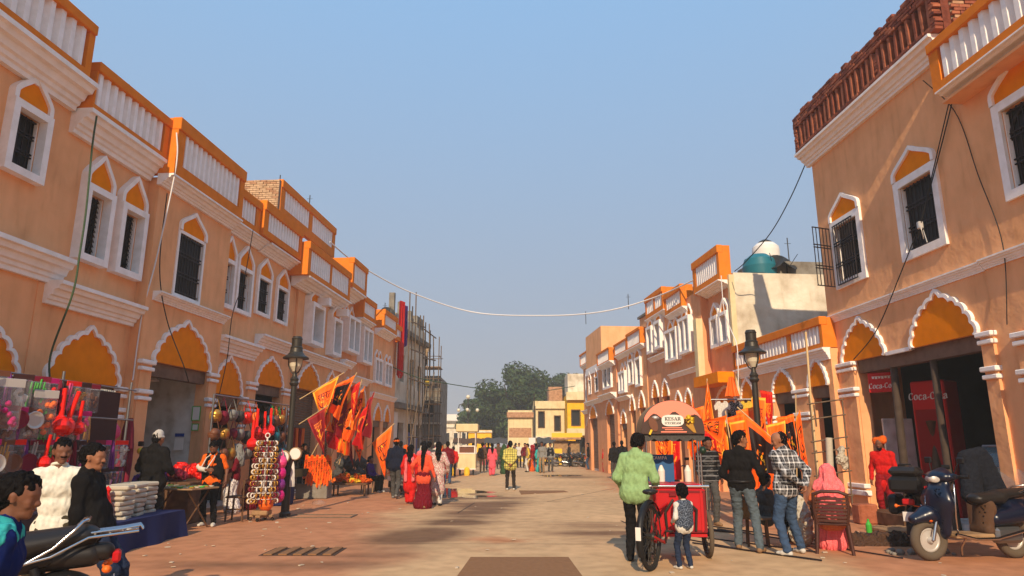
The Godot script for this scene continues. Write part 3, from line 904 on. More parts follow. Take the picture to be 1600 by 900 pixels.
func ground() -> void:
	var n1 := FastNoiseLite.new()
	n1.frequency = 0.35; n1.fractal_octaves = 3; n1.seed = 5
	var n2 := FastNoiseLite.new()
	n2.frequency = 0.06; n2.fractal_octaves = 4; n2.seed = 6
	var n3 := FastNoiseLite.new()
	n3.frequency = 0.9; n3.fractal_octaves = 2; n3.seed = 8
	var m := mat("ground", Color.WHITE, 0.85, 0.0, 0.3)
	m.vertex_color_use_as_albedo = true
	tri_map(m, noise_tex(0.006, Color(0.86, 0.85, 0.84), Color(1, 1, 1), 4, 1024, 0, FastNoiseLite.TYPE_SIMPLEX_SMOOTH, 21), 0.35, noise_tex(0.03, Color.BLACK, Color.WHITE, 4, 1024, 3.0, FastNoiseLite.TYPE_SIMPLEX_SMOOTH, 22), 0.05)
	var tan_c := S(212, 174, 130).srgb_to_linear()
	var red_c := S(196, 136, 98).srgb_to_linear()
	var damp_c := S(112, 80, 58).srgb_to_linear()
	var rust_c := S(180, 104, 60).srgb_to_linear()
	var paint := func(x: float, z: float) -> Color:
		var d := -z
		var e := n1.get_noise_2d(x, z) * 0.9 + n2.get_noise_2d(x, z) * 1.2
		var edge_l := -2.3 - (d - 9.0) * 0.02
		var w := smoothstep(-0.9, 0.9, edge_l + e * 1.0 - x)
		w = maxf(w, smoothstep(-0.8, 0.8, x - 4.6 + e))
		var c := tan_c.lerp(red_c, w)
		# long drying streaks of water, dust drifts, rust-red dust by the drain
		var s := n1.get_noise_2d(x * 0.35 + z * 0.12, z * 1.6)
		var band := exp(-pow((x + 1.1 + (d - 16.0) * -0.19) / 0.75, 2)) * smoothstep(9.0, 11.0, d) * smoothstep(24.0, 19.0, d)
		band += exp(-pow((x + 4.0) / 1.3, 2)) * exp(-pow((d - 10.2) / 0.7, 2)) * 0.9
		band += exp(-pow((x + 1.8) / 1.6, 2)) * exp(-pow((d - 22.0) / 3.0, 2)) * 0.9
		band += exp(-pow((x - 1.9) / 1.3, 2)) * exp(-pow((d - 13.6) / 1.6, 2)) * 0.85
		band += exp(-pow((x - 3.2) / 1.5, 2)) * exp(-pow((d - 37.0) / 2.0, 2))
		c = c.lerp(damp_c, clampf(band * (0.95 + s * 1.5) - 0.1, 0, 0.88))
		c = c.lerp(rust_c, 0.75 * exp(-pow((x + 0.15 + s) / 0.4, 2)) * exp(-pow((d - 12.2) / 0.8, 2)) * clampf(0.6 + n3.get_noise_2d(x, z) * 2.0, 0, 1))
		var k := 1.0 + n2.get_noise_2d(x * 2, z * 2) * 0.14 + s * 0.1 + n3.get_noise_2d(x, z) * 0.05
		if d > 55.0: c = c.lerp(S(150, 130, 106).srgb_to_linear(), smoothstep(55, 90, d))
		return Color(c.r * k, c.g * k, c.b * k)
	tri_map(mat("paper_scrap", S(196, 180, 158), 0.9), M.white.albedo_texture, 2.0)
	var b := MB.new()
	var grid := func(x0: float, x1: float, nx: int, z0: float, z1: float, nz: int) -> void:
		var pts := []
		for j in nz + 1:
			for i in nx + 1:
				var x := lerpf(x0, x1, float(i) / nx)
				var z := lerpf(z0, z1, float(j) / nz)
				pts.append([Vector3(x, 0, z), paint.call(x, z)])
		for j in nz:
			for i in nx:
				var q := [pts[j * (nx + 1) + i], pts[j * (nx + 1) + i + 1], pts[(j + 1) * (nx + 1) + i + 1], pts[(j + 1) * (nx + 1) + i]]
				for t in [0, 1, 2, 0, 2, 3]:
					b.col = q[t][1]
					b.p(q[t][0], Vector3.UP)
	grid.call(-12.0, 12.0, 180, -30.0, -6.0, 180)
	grid.call(-12.0, 12.0, 40, -62.0, -30.0, 50)
	grid.call(-12.0, 12.0, 12, -6.0, 20.0, 12)
	for e in [[-400.0, 400.0, -4000.0, -62.0], [-400.0, -12.0, -62.0, 20.0], [12.0, 400.0, -62.0, 20.0], [-400.0, 400.0, 20.0, 300.0]]:
		grid.call(e[0], e[1], 4, e[2], e[3], 4)
	# the winding of these triangles: seen from above, clockwise
	structure(tag(part("street_ground", b, m, self, true), "dusty tan concrete street with red dusty pavements along both sides"))
	# recessed slabs and drains
	b = MB.new()
	b.extrude(PackedVector2Array([Vector2(-0.72, 8.4), Vector2(0.9, 8.4), Vector2(0.82, 10.55), Vector2(-0.6, 10.55)]), 0.0, 0.012, Basis(Vector3(1, 0, 0), Vector3(0, 0, -1), Vector3(0, 1, 0)))
	structure(tag(part("pavement", b, tri_map(mat("slab_brown", S(140, 100, 66), 0.95), M.white.albedo_texture, 1.3, M.peach.normal_texture, 0.8)), "brown rectangular slab set in the middle of the road"))
	b = MB.new()
	b.extrude(PackedVector2Array([Vector2(0.3, 23.4), Vector2(1.95, 24.6), Vector2(1.85, 25.4), Vector2(0.25, 25.4)]), 0.0, 0.01, Basis(Vector3(1, 0, 0), Vector3(0, 0, -1), Vector3(0, 1, 0)))
	structure(tag(part("pavement", b, M.slab_brown), "dark slab further up the road beside the man in the yellow checked shirt"))
	# joints between the concrete bays
	b = MB.new()
	for q in [[-1.3, 17.2, -1.05, 20.2, 0.012], [2.55, 12.6, 2.35, 15.5, 0.02], [-2.6, 15.4, 2.9, 15.1, 0.008], [-2.5, 20.6, 4.5, 20.4, 0.014], [1.0, 20.5, 3.9, 26.8, 0.01], [-2.5, 12.0, 2.8, 11.9, 0.006]]:
		var a := Vector3(q[0], 0.004, -q[1]); var e := Vector3(q[2], 0.004, -q[3])
		var s: Vector3 = (e - a).normalized().cross(Vector3.UP) * q[4]
		b.quad(a + s, a - s, e - s, e + s)
	structure(tag(part("road_joint", b, M.rubber), "thin dark joints between concrete bays of the road"))
	# puddles: thin still water on the road
	var w := mat("puddle", S(70, 58, 46), 0.06, 0.0, 0.7)
	for q in [[-2.2, 24.6, 1.15, 1.9, 31], [-1.6, 22.6, 0.9, 0.7, 32], [2.3, 37.5, 1.0, 0.8, 34]]:
		b = MB.new()
		var pts := PackedVector2Array()
		n1.seed = q[4]
		for i in 40:
			var t := TAU * i / 40
			var r := 1.0 + n1.get_noise_2d(cos(t) * 2.5, sin(t) * 2.5) * 1.1
			pts.append(Vector2(cos(t) * q[2] * r, sin(t) * q[3] * r))
		b.extrude(pts, 0.0, 0.006, Basis(Vector3(1, 0, 0), Vector3(0, 0, -1), Vector3(0, 1, 0)), Vector3(q[0], 0.0, -q[1]))
		structure(tag(part("water", b, w), "shallow puddle lying on the road by the walking women" if q[4] < 33 else "small puddle on the right side of the road"))
	mat("mud_dark", S(70, 50, 38), 1.0)
	# the iron drain cover on the left, with its five bars, and a second frame further up
	b = MB.new()
	b.bx(-3.75, -2.62, 0, 0.005, -11.5, -10.72)
	var g := solo("drain_cover", "sunken drain cover with stone bars in the left part of the road", "drain cover", b, M.mud_dark)
	for i in 5:
		b = MB.new()
		b.cbox(Vector3(-3.62 + i * 0.22, 0.014, -11.1), Vector3(0.13, 0.024, 0.74), 0.006)
		part("bar", b, M.slab_brown, g)
	# litter: scraps of paper and pebbles dropped on the road
	var lit := RandomNumberGenerator.new()
	lit.seed = 77
	b = MB.new()
	for i in 260:
		var x := lit.randf_range(-7.0, 7.0)
		var z := -lit.randf_range(8.5, 34.0)
		if absf(x) < 3.0 and lit.randf() < 0.6: continue
		var r := lit.randf_range(0.012, 0.04)
		var t := Basis(Vector3.UP, lit.randf() * TAU) * Basis(Vector3.RIGHT, lit.randf_range(-0.2, 0.2))
		b.box(Vector3(x, 0.008 + r * 0.1, z), Vector3(r * 2, r * 0.35, r * lit.randf_range(0.8, 1.8)), t)
	tag(part("street_litter", b, M.paper_scrap), "small scraps of paper and grit scattered over the road", "", "", "stuff")
	b = MB.new()
	b.cbox(Vector3(0, 0.008, 0.32), Vector3(1.5, 0.024, 0.05), 0.004); b.cbox(Vector3(0, 0.008, -0.32), Vector3(1.5, 0.024, 0.05), 0.004)
	b.cbox(Vector3(-0.72, 0.008, 0), Vector3(0.05, 0.024, 0.58), 0.004); b.cbox(Vector3(0.72, 0.008, 0), Vector3(0.05, 0.024, 0.58), 0.004)
	solo("drain_grating", "flat metal drain frame on the pavement just past the left lamp post", "drain frame", b, M.bamboo, Vector3(-4.35, 0, -16.4))


# ---------------------------------------------------------------- bodies: tapered bones joined by a smooth minimum and meshed as surface nets
class Blob:
	var lo: Vector3
	var h: float
	var nx: int
	var ny: int
	var nz: int
	var f := PackedFloat32Array()
	var bones := []
	var k := 0.03
	var noise: FastNoiseLite
	var amp := 0.0
	var stretch := Vector3(1, 1, 1)
	func bone(a: Vector3, b: Vector3, ra: float, rb := -1.0, s := Vector3.ONE) -> void:
		bones.append([a, b, ra, ra if rb < 0 else rb, s])
	func build(cell: float) -> void:
		h = cell
		var l := Vector3.INF
		var u := -Vector3.INF
		for b in bones:
			var r: Vector3 = Vector3.ONE * maxf(b[2], b[3]) / b[4]
			l = l.min((b[0] - r).min(b[1] - r)); u = u.max((b[0] + r).max(b[1] + r))
		lo = l - Vector3.ONE * h * 2.5
		var d := (u - lo) / h
		nx = int(d.x) + 4; ny = int(d.y) + 4; nz = int(d.z) + 4
		f.resize(nx * ny * nz)
		f.fill(9.0)
		for b in bones: _add(b)
	func _add(bn: Array) -> void:
		var s: Vector3 = bn[4]
		var a: Vector3 = bn[0] * s
		var ba: Vector3 = bn[1] * s - a
		var ra: float = bn[2]
		var dr: float = bn[3] - ra
		var inv := 1.0 / maxf(ba.length_squared(), 1e-9)
		var r := Vector3.ONE * (maxf(bn[2], bn[3])) / s + Vector3.ONE * (k + h * 2.5)
		var p0: Vector3 = ((bn[0].min(bn[1]) - r - lo) / h).max(Vector3.ZERO)
		var p1: Vector3 = (bn[0].max(bn[1]) + r - lo) / h
		var x1 := mini(int(p1.x) + 1, nx - 1)
		var y1 := mini(int(p1.y) + 1, ny - 1)
		var z1 := mini(int(p1.z) + 1, nz - 1)
		for z in range(int(p0.z), z1 + 1):
			for y in range(int(p0.y), y1 + 1):
				var i := (z * ny + y) * nx + int(p0.x)
				var q := (lo + Vector3(int(p0.x), y, z) * h) * s - a
				var dx := h * s.x
				for x in range(int(p0.x), x1 + 1):
					var t := clampf(q.dot(ba) * inv, 0.0, 1.0)
					var d := (q - ba * t).length() - ra - dr * t
					var g := f[i]
					var e := k - absf(d - g)
					f[i] = minf(d, g) - (e * e * 0.25 / k if e > 0.0 else 0.0)
					i += 1
					q.x += dx
	func append_to(V: PackedVector3Array, N: PackedVector3Array, I: PackedInt32Array, cell: float) -> Array:
		build(cell)
		var sx := 1
		var sy := nx
		var sz := nx * ny
		var at := PackedInt32Array()
		at.resize(f.size())
		at.fill(-1)
		var active := PackedInt32Array()
		var lim := h * 1.9
		for z in nz - 1:
			for y in ny - 1:
				var i := (z * ny + y) * nx
				for x in nx - 1:
					var d := f[i + x]
					if d < lim and d > -lim: active.append(i + x)
		for i in active:
			var c0 := f[i]; var c1 := f[i + 1]; var c2 := f[i + sy]; var c3 := f[i + sy + 1]
			var c4 := f[i + sz]; var c5 := f[i + sz + 1]; var c6 := f[i + sz + sy]; var c7 := f[i + sz + sy + 1]
			var m := int(c0 < 0) + int(c1 < 0) + int(c2 < 0) + int(c3 < 0) + int(c4 < 0) + int(c5 < 0) + int(c6 < 0) + int(c7 < 0)
			if m == 0 or m == 8: continue
			var p := Vector3.ZERO
			var n := 0
			if (c0 < 0) != (c1 < 0): p += Vector3(c0 / (c0 - c1), 0, 0); n += 1
			if (c2 < 0) != (c3 < 0): p += Vector3(c2 / (c2 - c3), 1, 0); n += 1
			if (c4 < 0) != (c5 < 0): p += Vector3(c4 / (c4 - c5), 0, 1); n += 1
			if (c6 < 0) != (c7 < 0): p += Vector3(c6 / (c6 - c7), 1, 1); n += 1
			if (c0 < 0) != (c2 < 0): p += Vector3(0, c0 / (c0 - c2), 0); n += 1
			if (c1 < 0) != (c3 < 0): p += Vector3(1, c1 / (c1 - c3), 0); n += 1
			if (c4 < 0) != (c6 < 0): p += Vector3(0, c4 / (c4 - c6), 1); n += 1
			if (c5 < 0) != (c7 < 0): p += Vector3(1, c5 / (c5 - c7), 1); n += 1
			if (c0 < 0) != (c4 < 0): p += Vector3(0, 0, c0 / (c0 - c4)); n += 1
			if (c1 < 0) != (c5 < 0): p += Vector3(1, 0, c1 / (c1 - c5)); n += 1
			if (c2 < 0) != (c6 < 0): p += Vector3(0, 1, c2 / (c2 - c6)); n += 1
			if (c3 < 0) != (c7 < 0): p += Vector3(1, 1, c3 / (c3 - c7)); n += 1
			var g := Vector3(c1 + c3 + c5 + c7 - c0 - c2 - c4 - c6, c2 + c3 + c6 + c7 - c0 - c1 - c4 - c5, c4 + c5 + c6 + c7 - c0 - c1 - c2 - c3).normalized()
			var xi := i % nx
			var yi := (i / nx) % ny
			var zi := i / sz
			var w := lo + (Vector3(xi, yi, zi) + p / n) * h
			at[i] = V.size()
			if amp > 0.0:
				var q := w * stretch
				var e := 0.02
				var n0 := noise.get_noise_3dv(q)
				w += g * n0 * amp
				var gr := Vector3(noise.get_noise_3dv(q + Vector3(e, 0, 0)) - n0, noise.get_noise_3dv(q + Vector3(0, e, 0)) - n0, noise.get_noise_3dv(q + Vector3(0, 0, e)) - n0) / e * stretch
				g = (g - (gr - g * gr.dot(g)) * amp).normalized()
			V.append(w); N.append(g)
		for i in active:
			var a := f[i] < 0
			for ax in 3:
				var s1 := sx if ax == 0 else (sy if ax == 1 else sz)
				if a == (f[i + s1] < 0): continue
				var s2 := sy if ax == 0 else (sz if ax == 1 else sx)
				var s3 := sz if ax == 0 else (sx if ax == 1 else sy)
				if i - s2 - s3 < 0: continue
				var v0 := at[i]; var v1 := at[i - s2]; var v2 := at[i - s2 - s3]; var v3 := at[i - s3]
				if v0 < 0 or v1 < 0 or v2 < 0 or v3 < 0: continue
				if a: I.append_array([v0, v2, v1, v0, v3, v2])
				else: I.append_array([v0, v1, v2, v0, v2, v3])
		f = PackedFloat32Array()
		return []


func blob_job(o: MeshInstance3D, m: Material, list: Array) -> void:   # list: [Blob, cell], all joined into one mesh
	jobs.append([o, m, list, []])


func run_job(i: int) -> void:
	var V := PackedVector3Array()
	var N := PackedVector3Array()
	var I := PackedInt32Array()
	for e in jobs[i][2]: e[0].append_to(V, N, I, e[1])
	jobs[i][3] = [V, N, I]


func run_jobs() -> void:
	var g := WorkerThreadPool.add_group_task(run_job, jobs.size(), -1, true)
	WorkerThreadPool.wait_for_group_task_completion(g)
	for j in jobs:
		var a := []
		a.resize(Mesh.ARRAY_MAX)
		a[Mesh.ARRAY_VERTEX] = j[3][0]; a[Mesh.ARRAY_NORMAL] = j[3][1]; a[Mesh.ARRAY_INDEX] = j[3][2]
		var me := ArrayMesh.new()
		me.add_surface_from_arrays(Mesh.PRIMITIVE_TRIANGLES, a)
		me.surface_set_material(0, j[1])
		j[0].mesh = me
	jobs.clear()


func bend(a: Vector3, c: Vector3, l0: float, l1: float, hint: Vector3) -> Array:   # two-bone reach: [middle joint, end]
	var d := c - a
	var L := clampf(d.length(), 0.05, (l0 + l1) * 0.999)
	d = d.normalized()
	var x := (l0 * l0 - l1 * l1 + L * L) / (2 * L)
	var y := sqrt(maxf(l0 * l0 - x * x, 0.0))
	var up := (hint - d * hint.dot(d)).normalized()
	return [a + d * x + up * y, a + d * L]


func slot(called: String, parent: Node) -> MeshInstance3D:
	var o := MeshInstance3D.new()
	o.name = numbered(called, parent)
	parent.add_child(o, true)
	return o


# A person faces +z, left hand at +x, 1.7 m tall before scaling. Keys of d: see the calls.
func person(label: String, at: Vector3, yaw_deg: float, d: Dictionary, group := "") -> Node3D:
	var o := thing("person", label, "person", at, deg_to_rad(yaw_deg), group)
	var H: float = d.get("h", 1.7) / 1.7
	o.scale = Vector3.ONE * H
	var q: float = d.get("q", 0.022)          # cell of the clothes
	var far: bool = q > 0.028
	var hs: float = d.get("head", 1.0)        # head size, larger for a child
	var fat: float = d.get("fat", 1.0)
	var skin: Material = M[d.get("skin", "skin")]
	var hip: Vector3 = d.get("hip", Vector3(0, 0.93, 0))
	var lean: Vector3 = d.get("lean", Vector3.ZERO)       # where the shoulders move to, against the hips
	var chest := hip + Vector3(0, 0.34, 0) + lean * 0.75
	var sh := hip + Vector3(0, 0.465, 0) + lean
	var tw: float = deg_to_rad(d.get("twist", 0.0))
	var bs := Basis(Vector3.UP, tw)
	var sw: float = d.get("wide", 0.15 if d.get("low", "trousers") != "trousers" or d.has("flare") else 0.168)
	var SL := sh + bs * Vector3(sw, -0.035, 0)
	var SR := sh + bs * Vector3(-sw, -0.035, 0)
	var neck := sh + lean * 0.1 + Vector3(0, 0.045, 0.0)
	var hd: Vector2 = d.get("look", Vector2.ZERO)         # yaw and pitch of the head in degrees
	var hb := Basis(Vector3.UP, deg_to_rad(hd.x) + tw) * Basis(Vector3.RIGHT, deg_to_rad(hd.y))
	var hc := neck + Vector3(0, 0.045, 0.0) + hb * Vector3(0, 0.1 * hs, 0.025)
	var la: Vector3 = d.get("lf", Vector3(0.1, 0, 0.02))
	var ra: Vector3 = d.get("rf", Vector3(-0.1, 0, 0.0))
	var an := Vector3(0, 0.085, 0)
	var lt: Vector3 = d.get("ltoe", Vector3(0.03, 0, 0.14))
	var rt: Vector3 = d.get("rtoe", Vector3(-0.03, 0, 0.14))
	var HL := hip + Vector3(0.09, -0.03, 0)
	var HR := hip + Vector3(-0.09, -0.03, 0)
	var kl := bend(HL, la + an, 0.43, 0.42, d.get("lk", Vector3(0.05, 0, 1)))
	var kr := bend(HR, ra + an, 0.43, 0.42, d.get("rk", Vector3(-0.05, 0, 1)))
	var lw: Vector3 = d.get("lh", Vector3(0.25, 0.86, 0.05))
	var rw: Vector3 = d.get("rh", Vector3(-0.25, 0.86, 0.03))
	var el := bend(SL, lw, 0.285, 0.25, d.get("le", Vector3(0.5, -0.3, -1)))
	var er := bend(SR, rw, 0.285, 0.25, d.get("re", Vector3(-0.5, -0.3, -1)))
	var flat := Vector3(1, 1, 1.3)
	var noise := FastNoiseLite.new()
	noise.frequency = 1.0
	noise.fractal_octaves = 2
	noise.seed = int(at.x * 31.0 + at.z * 17.0)
	# ---- the body
	var b := Blob.new()
	b.k = 0.035
	b.bone(hip + Vector3(-0.06, 0, 0), hip + Vector3(0.06, 0, 0), 0.08 * fat, -1, flat)
	b.bone(hip, chest, 0.08 * fat, 0.095, flat)
	b.bone(chest + bs * Vector3(-0.05, 0, 0), chest + bs * Vector3(0.05, 0, 0), 0.085, -1, flat)
	b.bone(SL, SR, 0.044)
	b.bone(sh, neck + Vector3(0, 0.06, 0.01), 0.065, 0.05)
	for s in [[SL, el], [SR, er]]:
		b.bone(s[0], s[1][0], 0.042, 0.036)
		b.bone(s[1][0], s[1][1], 0.036, 0.026)
	for s in [[HL, kl, lt], [HR, kr, rt]]:
		b.bone(s[0], s[1][0], 0.06, 0.045)
		b.bone(s[1][0], s[1][1], 0.045, 0.034)
		b.bone(s[1][1] + Vector3(0, -0.04, -0.01), s[1][1] + s[2] * Vector3(1, 0, 1) + Vector3(0, -0.058, 0), 0.034, 0.026)
	var list := [[b, maxf(q, 0.022) * (1.0 if far else 1.1)]]
	var e := Blob.new()
	e.k = 0.018
	var hp := func(x, y, z): return hc + hb * (Vector3(x, y, z) * hs)
	e.bone(hp.call(0, 0.028, -0.022), hp.call(0, 0.03, 0.012), 0.088 * hs, -1, Vector3(1.14, 1, 1))
	e.bone(hp.call(0, -0.01, 0.03), hp.call(0, -0.075, 0.045), 0.064 * hs, 0.042 * hs)
	e.bone(hp.call(0, -0.05, -0.02), hc.lerp(neck, 1.0), 0.05 * hs, 0.055)
	if not far:
		e.bone(hp.call(0, 0.004, 0.088), hp.call(0, -0.026, 0.106), 0.01 * hs, 0.015 * hs)
		e.bone(hp.call(-0.016, -0.03, 0.095), hp.call(0.016, -0.03, 0.095), 0.009 * hs)
		for s in [-1, 1]:
			e.bone(hp.call(s * 0.014, 0.024, 0.086), hp.call(s * 0.046, 0.026, 0.07), 0.012 * hs)
			e.bone(hp.call(s * 0.045, -0.02, 0.066), hp.call(s * 0.04, -0.035, 0.068), 0.018 * hs)
		e.bone(hp.call(-0.018, -0.06, 0.085), hp.call(0.018, -0.06, 0.085), 0.009 * hs)
		e.bone(hp.call(0, -0.092, 0.07), hp.call(0, -0.095, 0.07), 0.02 * hs)
	for s in [-1, 1]: e.bone(hp.call(s * 0.08, 0.012, -0.008), hp.call(s * 0.078, -0.02, -0.004), 0.017 * hs, 0.012 * hs, Vector3(1.5, 1, 1))
	list.append([e, 0.02 if far else d.get("qh", 0.009)])
	var hands: Vector2 = d.get("curl", Vector2(0.45, 0.45))
	for s in [1, -1]:
		var el2: Array = el if s > 0 else er
		var wr: Vector3 = el2[1]
		var dir: Vector3 = (wr - el2[0]).normalized()
		dir = dir.lerp(d.get("lhd" if s > 0 else "rhd", dir), 0.7).normalized()
		var pal: Vector3 = d.get("lpalm" if s > 0 else "rpalm", Vector3(-s, 0, 0.2))     # where the palm faces
		pal = (pal - dir * pal.dot(dir)).normalized()
		var side: Vector3 = dir.cross(pal).normalized() * s                  # towards the thumb
		if side.z < -0.2 and not d.has("lpalm"): side = -side
		var f := Blob.new()
		f.k = 0.012
		f.bone(wr, wr + dir * 0.02, 0.024)
		for t in [-1, 0, 1]: f.bone(wr + dir * 0.025 + side * 0.012 * t, wr + dir * 0.08 + side * 0.023 * t, 0.016)
		var cu: float = hands.x if s > 0 else hands.y
		if far:
			f.bone(wr + dir * 0.08, wr + dir * 0.14 + pal * 0.03, 0.024, 0.016)
		else:
			for t in 4:
				var r0: Vector3 = wr + dir * 0.085 + side * (0.03 - t * 0.02)
				var L: float = [0.068, 0.076, 0.07, 0.055][t]
				var d1: Vector3 = (dir * cos(cu * 0.8) + pal * sin(cu * 0.8)).normalized()
				var d2: Vector3 = (dir * cos(cu * 2.4) + pal * sin(cu * 2.4)).normalized()
				f.bone(r0, r0 + d1 * L * 0.5, 0.0092, 0.0085)
				f.bone(r0 + d1 * L * 0.5, r0 + d1 * L * 0.5 + d2 * L * 0.5, 0.0085, 0.007)
			var t0: Vector3 = wr + dir * 0.03 + side * 0.026
			var t1: Vector3 = t0 + (dir * 0.6 + side * 0.7 + pal * 0.35).normalized() * 0.04
			f.bone(t0, t1, 0.011, 0.01)
			f.bone(t1, t1 + (dir * 0.8 + pal * 0.5).normalized() * 0.032, 0.01, 0.008)
		list.append([f, 0.015 if far else 0.008])
	blob_job(slot("body", o), skin, list)
	if not far:
		for s in [-1, 1]:
			var eb := MB.new()
			eb.ball(hp.call(s * 0.031, 0.008, 0.082), Vector3(0.013, 0.008, 0.007), 8, 5)
			part("eye", eb, M.eye, o)
		var lb := MB.new()
		lb.x = Transform3D(hb, hp.call(0, -0.06, 0.0925))
		lb.ball(Vector3.ZERO, Vector3(0.024, 0.008, 0.008) * hs, 8, 5)
		part("mouth", lb, M.lip, o)
		for y in [["moustache", Vector3(0.034, 0.01, 0.01), Vector3(0, -0.042, 0.1)], ["beard", Vector3(0.05, 0.05, 0.035), Vector3(0, -0.085, 0.06)]]:
			if not d.get(y[0], false): continue
			lb = MB.new()
			lb.x = Transform3D(hb, hp.call(y[2].x, y[2].y, y[2].z))
			lb.ball(Vector3.ZERO, y[1] * hs, 10, 6)
			part(y[0], lb, M.hair, o)
	# ---- hair and what is worn on the head
	var hair: String = d.get("hair", "short")
	var wear: String = d.get("wear", "")
	var hm: Material = M[d.get("hair_mat", "hair")]
	var qh: float = 0.022 if far else 0.013
	if hair != "none" and d.get("wear", "") not in ["turban"]:
		var g := Blob.new()
		g.k = 0.02
		var thin: float = -0.014 if hair == "balding" else (-0.012 if wear == "beanie" else 0.0)
		g.bone(hp.call(0, 0.04 + thin, -0.036), hp.call(0, 0.055 + thin * 1.8, 0.0), (0.096 + thin * 0.3) * hs, (0.092 + thin) * hs, Vector3(1.12, 1, 1))
		g.bone(hp.call(0, -0.02, -0.06), hp.call(0, -0.05, -0.055), 0.066 * hs, 0.05 * hs)
		if hair in ["long", "loose"]:
			var w: float = 0.055 if hair == "long" else 0.085
			g.bone(hp.call(0, 0.0, -0.075), neck + Vector3(0, -0.02, -0.11), 0.06, w)
			g.bone(neck + Vector3(0, -0.02, -0.11), chest + Vector3(0, -0.02, -0.16), w, 0.045, Vector3(1, 1, 1.4))
			if hair == "long": g.bone(chest + Vector3(0, -0.02, -0.16), hip + Vector3(0.01, 0.12, -0.17), 0.045, 0.02, Vector3(1, 1, 1.3))
		elif hair == "bun":
			g.bone(hp.call(0, -0.02, -0.11), hp.call(0, -0.04, -0.125), 0.05, 0.045)
		elif hair == "mop":
			for s in [-1, 1]: g.bone(hp.call(s * 0.07, 0.02, -0.02), hp.call(s * 0.075, -0.03, -0.03), 0.045, 0.035)
			g.bone(hp.call(0, 0.09, 0.05), hp.call(0, 0.06, 0.075), 0.045, 0.03)
		g.noise = noise; g.amp = 0.017; g.stretch = Vector3(30, 14, 30)
		blob_job(slot("hair", o), hm, [[g, qh]])
	if wear == "turban" or wear == "beanie" or wear == "band":
		var g := Blob.new()
		g.k = 0.012
		if wear == "turban":
			for i in 5:
				var t := -0.5 + i * 0.25
				g.bone(hp.call(-0.07, 0.06 + t * 0.05, -0.01), hp.call(0.07, 0.085 - t * 0.06, -0.01 + t * 0.03), 0.062, 0.06, Vector3(0.85, 1, 0.8))
			g.noise = noise; g.amp = 0.008; g.stretch = Vector3(10, 40, 10)
		elif wear == "beanie":
			g.bone(hp.call(0, 0.05, -0.024), hp.call(0, 0.075, -0.014), 0.1, 0.088, Vector3(1.1, 1, 1))
			g.bone(hp.call(0, 0.03, -0.02), hp.call(0, 0.032, -0.005), 0.106, -1, Vector3(1.08, 2.6, 1))
		else:
			g.bone(hp.call(0, 0.05, -0.03), hp.call(0, 0.052, 0.0), 0.104, 0.102, Vector3(1.08, 1.6, 1))
		blob_job(slot({"turban": "turban", "beanie": "woollen_hat", "band": "headband"}[wear], o), M[d.get("wear_mat", "orange_cloth")], [[g, qh]])
	# ---- upper garment
	var top: String = d.get("top", "shirt")
	var tm: Material = M[d.get("top_mat", "cloth_white")]
	var hem: float = d.get("hem", 0.1)          # how far below the hips it ends
	if top != "none":
		var g := Blob.new()
		g.k = 0.04
		var pad: float = d.get("pad", 0.0)
		g.bone(hip + Vector3(-0.06, -hem * 0.8 + 0.05, 0), hip + Vector3(0.06, -hem * 0.8 + 0.05, 0), (0.146 + pad) * fat, -1, flat)
		g.bone(hip + Vector3(-0.045, 0.12, 0) + lean * 0.2, hip + Vector3(0.045, 0.12, 0) + lean * 0.2, (0.126 + pad) * fat, -1, flat)
		g.bone(chest + bs * Vector3(-0.062, -0.03, 0), chest + bs * Vector3(0.062, -0.03, 0), 0.134 + pad, -1, Vector3(1, 1, 1.28))
		g.bone(SL + Vector3(0, -0.004, 0), SR + Vector3(0, -0.004, 0), 0.066 + pad * 0.7)
		for s in [SL, SR]: g.bone(neck + Vector3(0, -0.03, -0.012), s, 0.062 + pad * 0.6, 0.05)
		g.bone(sh + Vector3(0, 0.005, -0.01), neck + Vector3(0, 0.015, -0.012), 0.075 + pad, 0.06 + pad * 0.5)
		if d.has("flare"):
			g.bone(hip + Vector3(0, 0.06, 0), hip + Vector3(0, -d.flare, 0.02), 0.135 * fat, 0.21 * fat, Vector3(1, 1, 1.25))
		var sl: String = d.get("sleeve", "long")
		for s in [[SL, el], [SR, er]]:
			if sl == "none": continue
			g.bone(s[0], s[0].lerp(s[1][0], 1.0 if sl == "long" else 0.75), 0.065 + pad * 0.6, 0.054 + pad * 0.5)
			if sl == "long": g.bone(s[1][0], s[1][0].lerp(s[1][1], 0.96), 0.053 + pad * 0.5, 0.041 + pad * 0.4)
			elif sl == "rolled": g.bone(s[0].lerp(s[1][0], 0.7), s[1][0].lerp(s[1][1], 0.15), 0.056, 0.052)
		g.noise = noise; g.amp = d.get("rumple", 0.012); g.stretch = Vector3(13, 6.5, 13) if not d.has("flare") else Vector3(13, 3, 13)
		blob_job(slot(d.get("top_name", "shirt"), o), tm, [[g, q]])
		if d.get("collar", false):
			var cb := MB.new()
			cb.ring(neck + Vector3(0, 0.02, -0.004), Vector3(0, 1, -0.25).normalized(), 0.066, 0.016, 18, 6)
			part("collar", cb, tm, o)
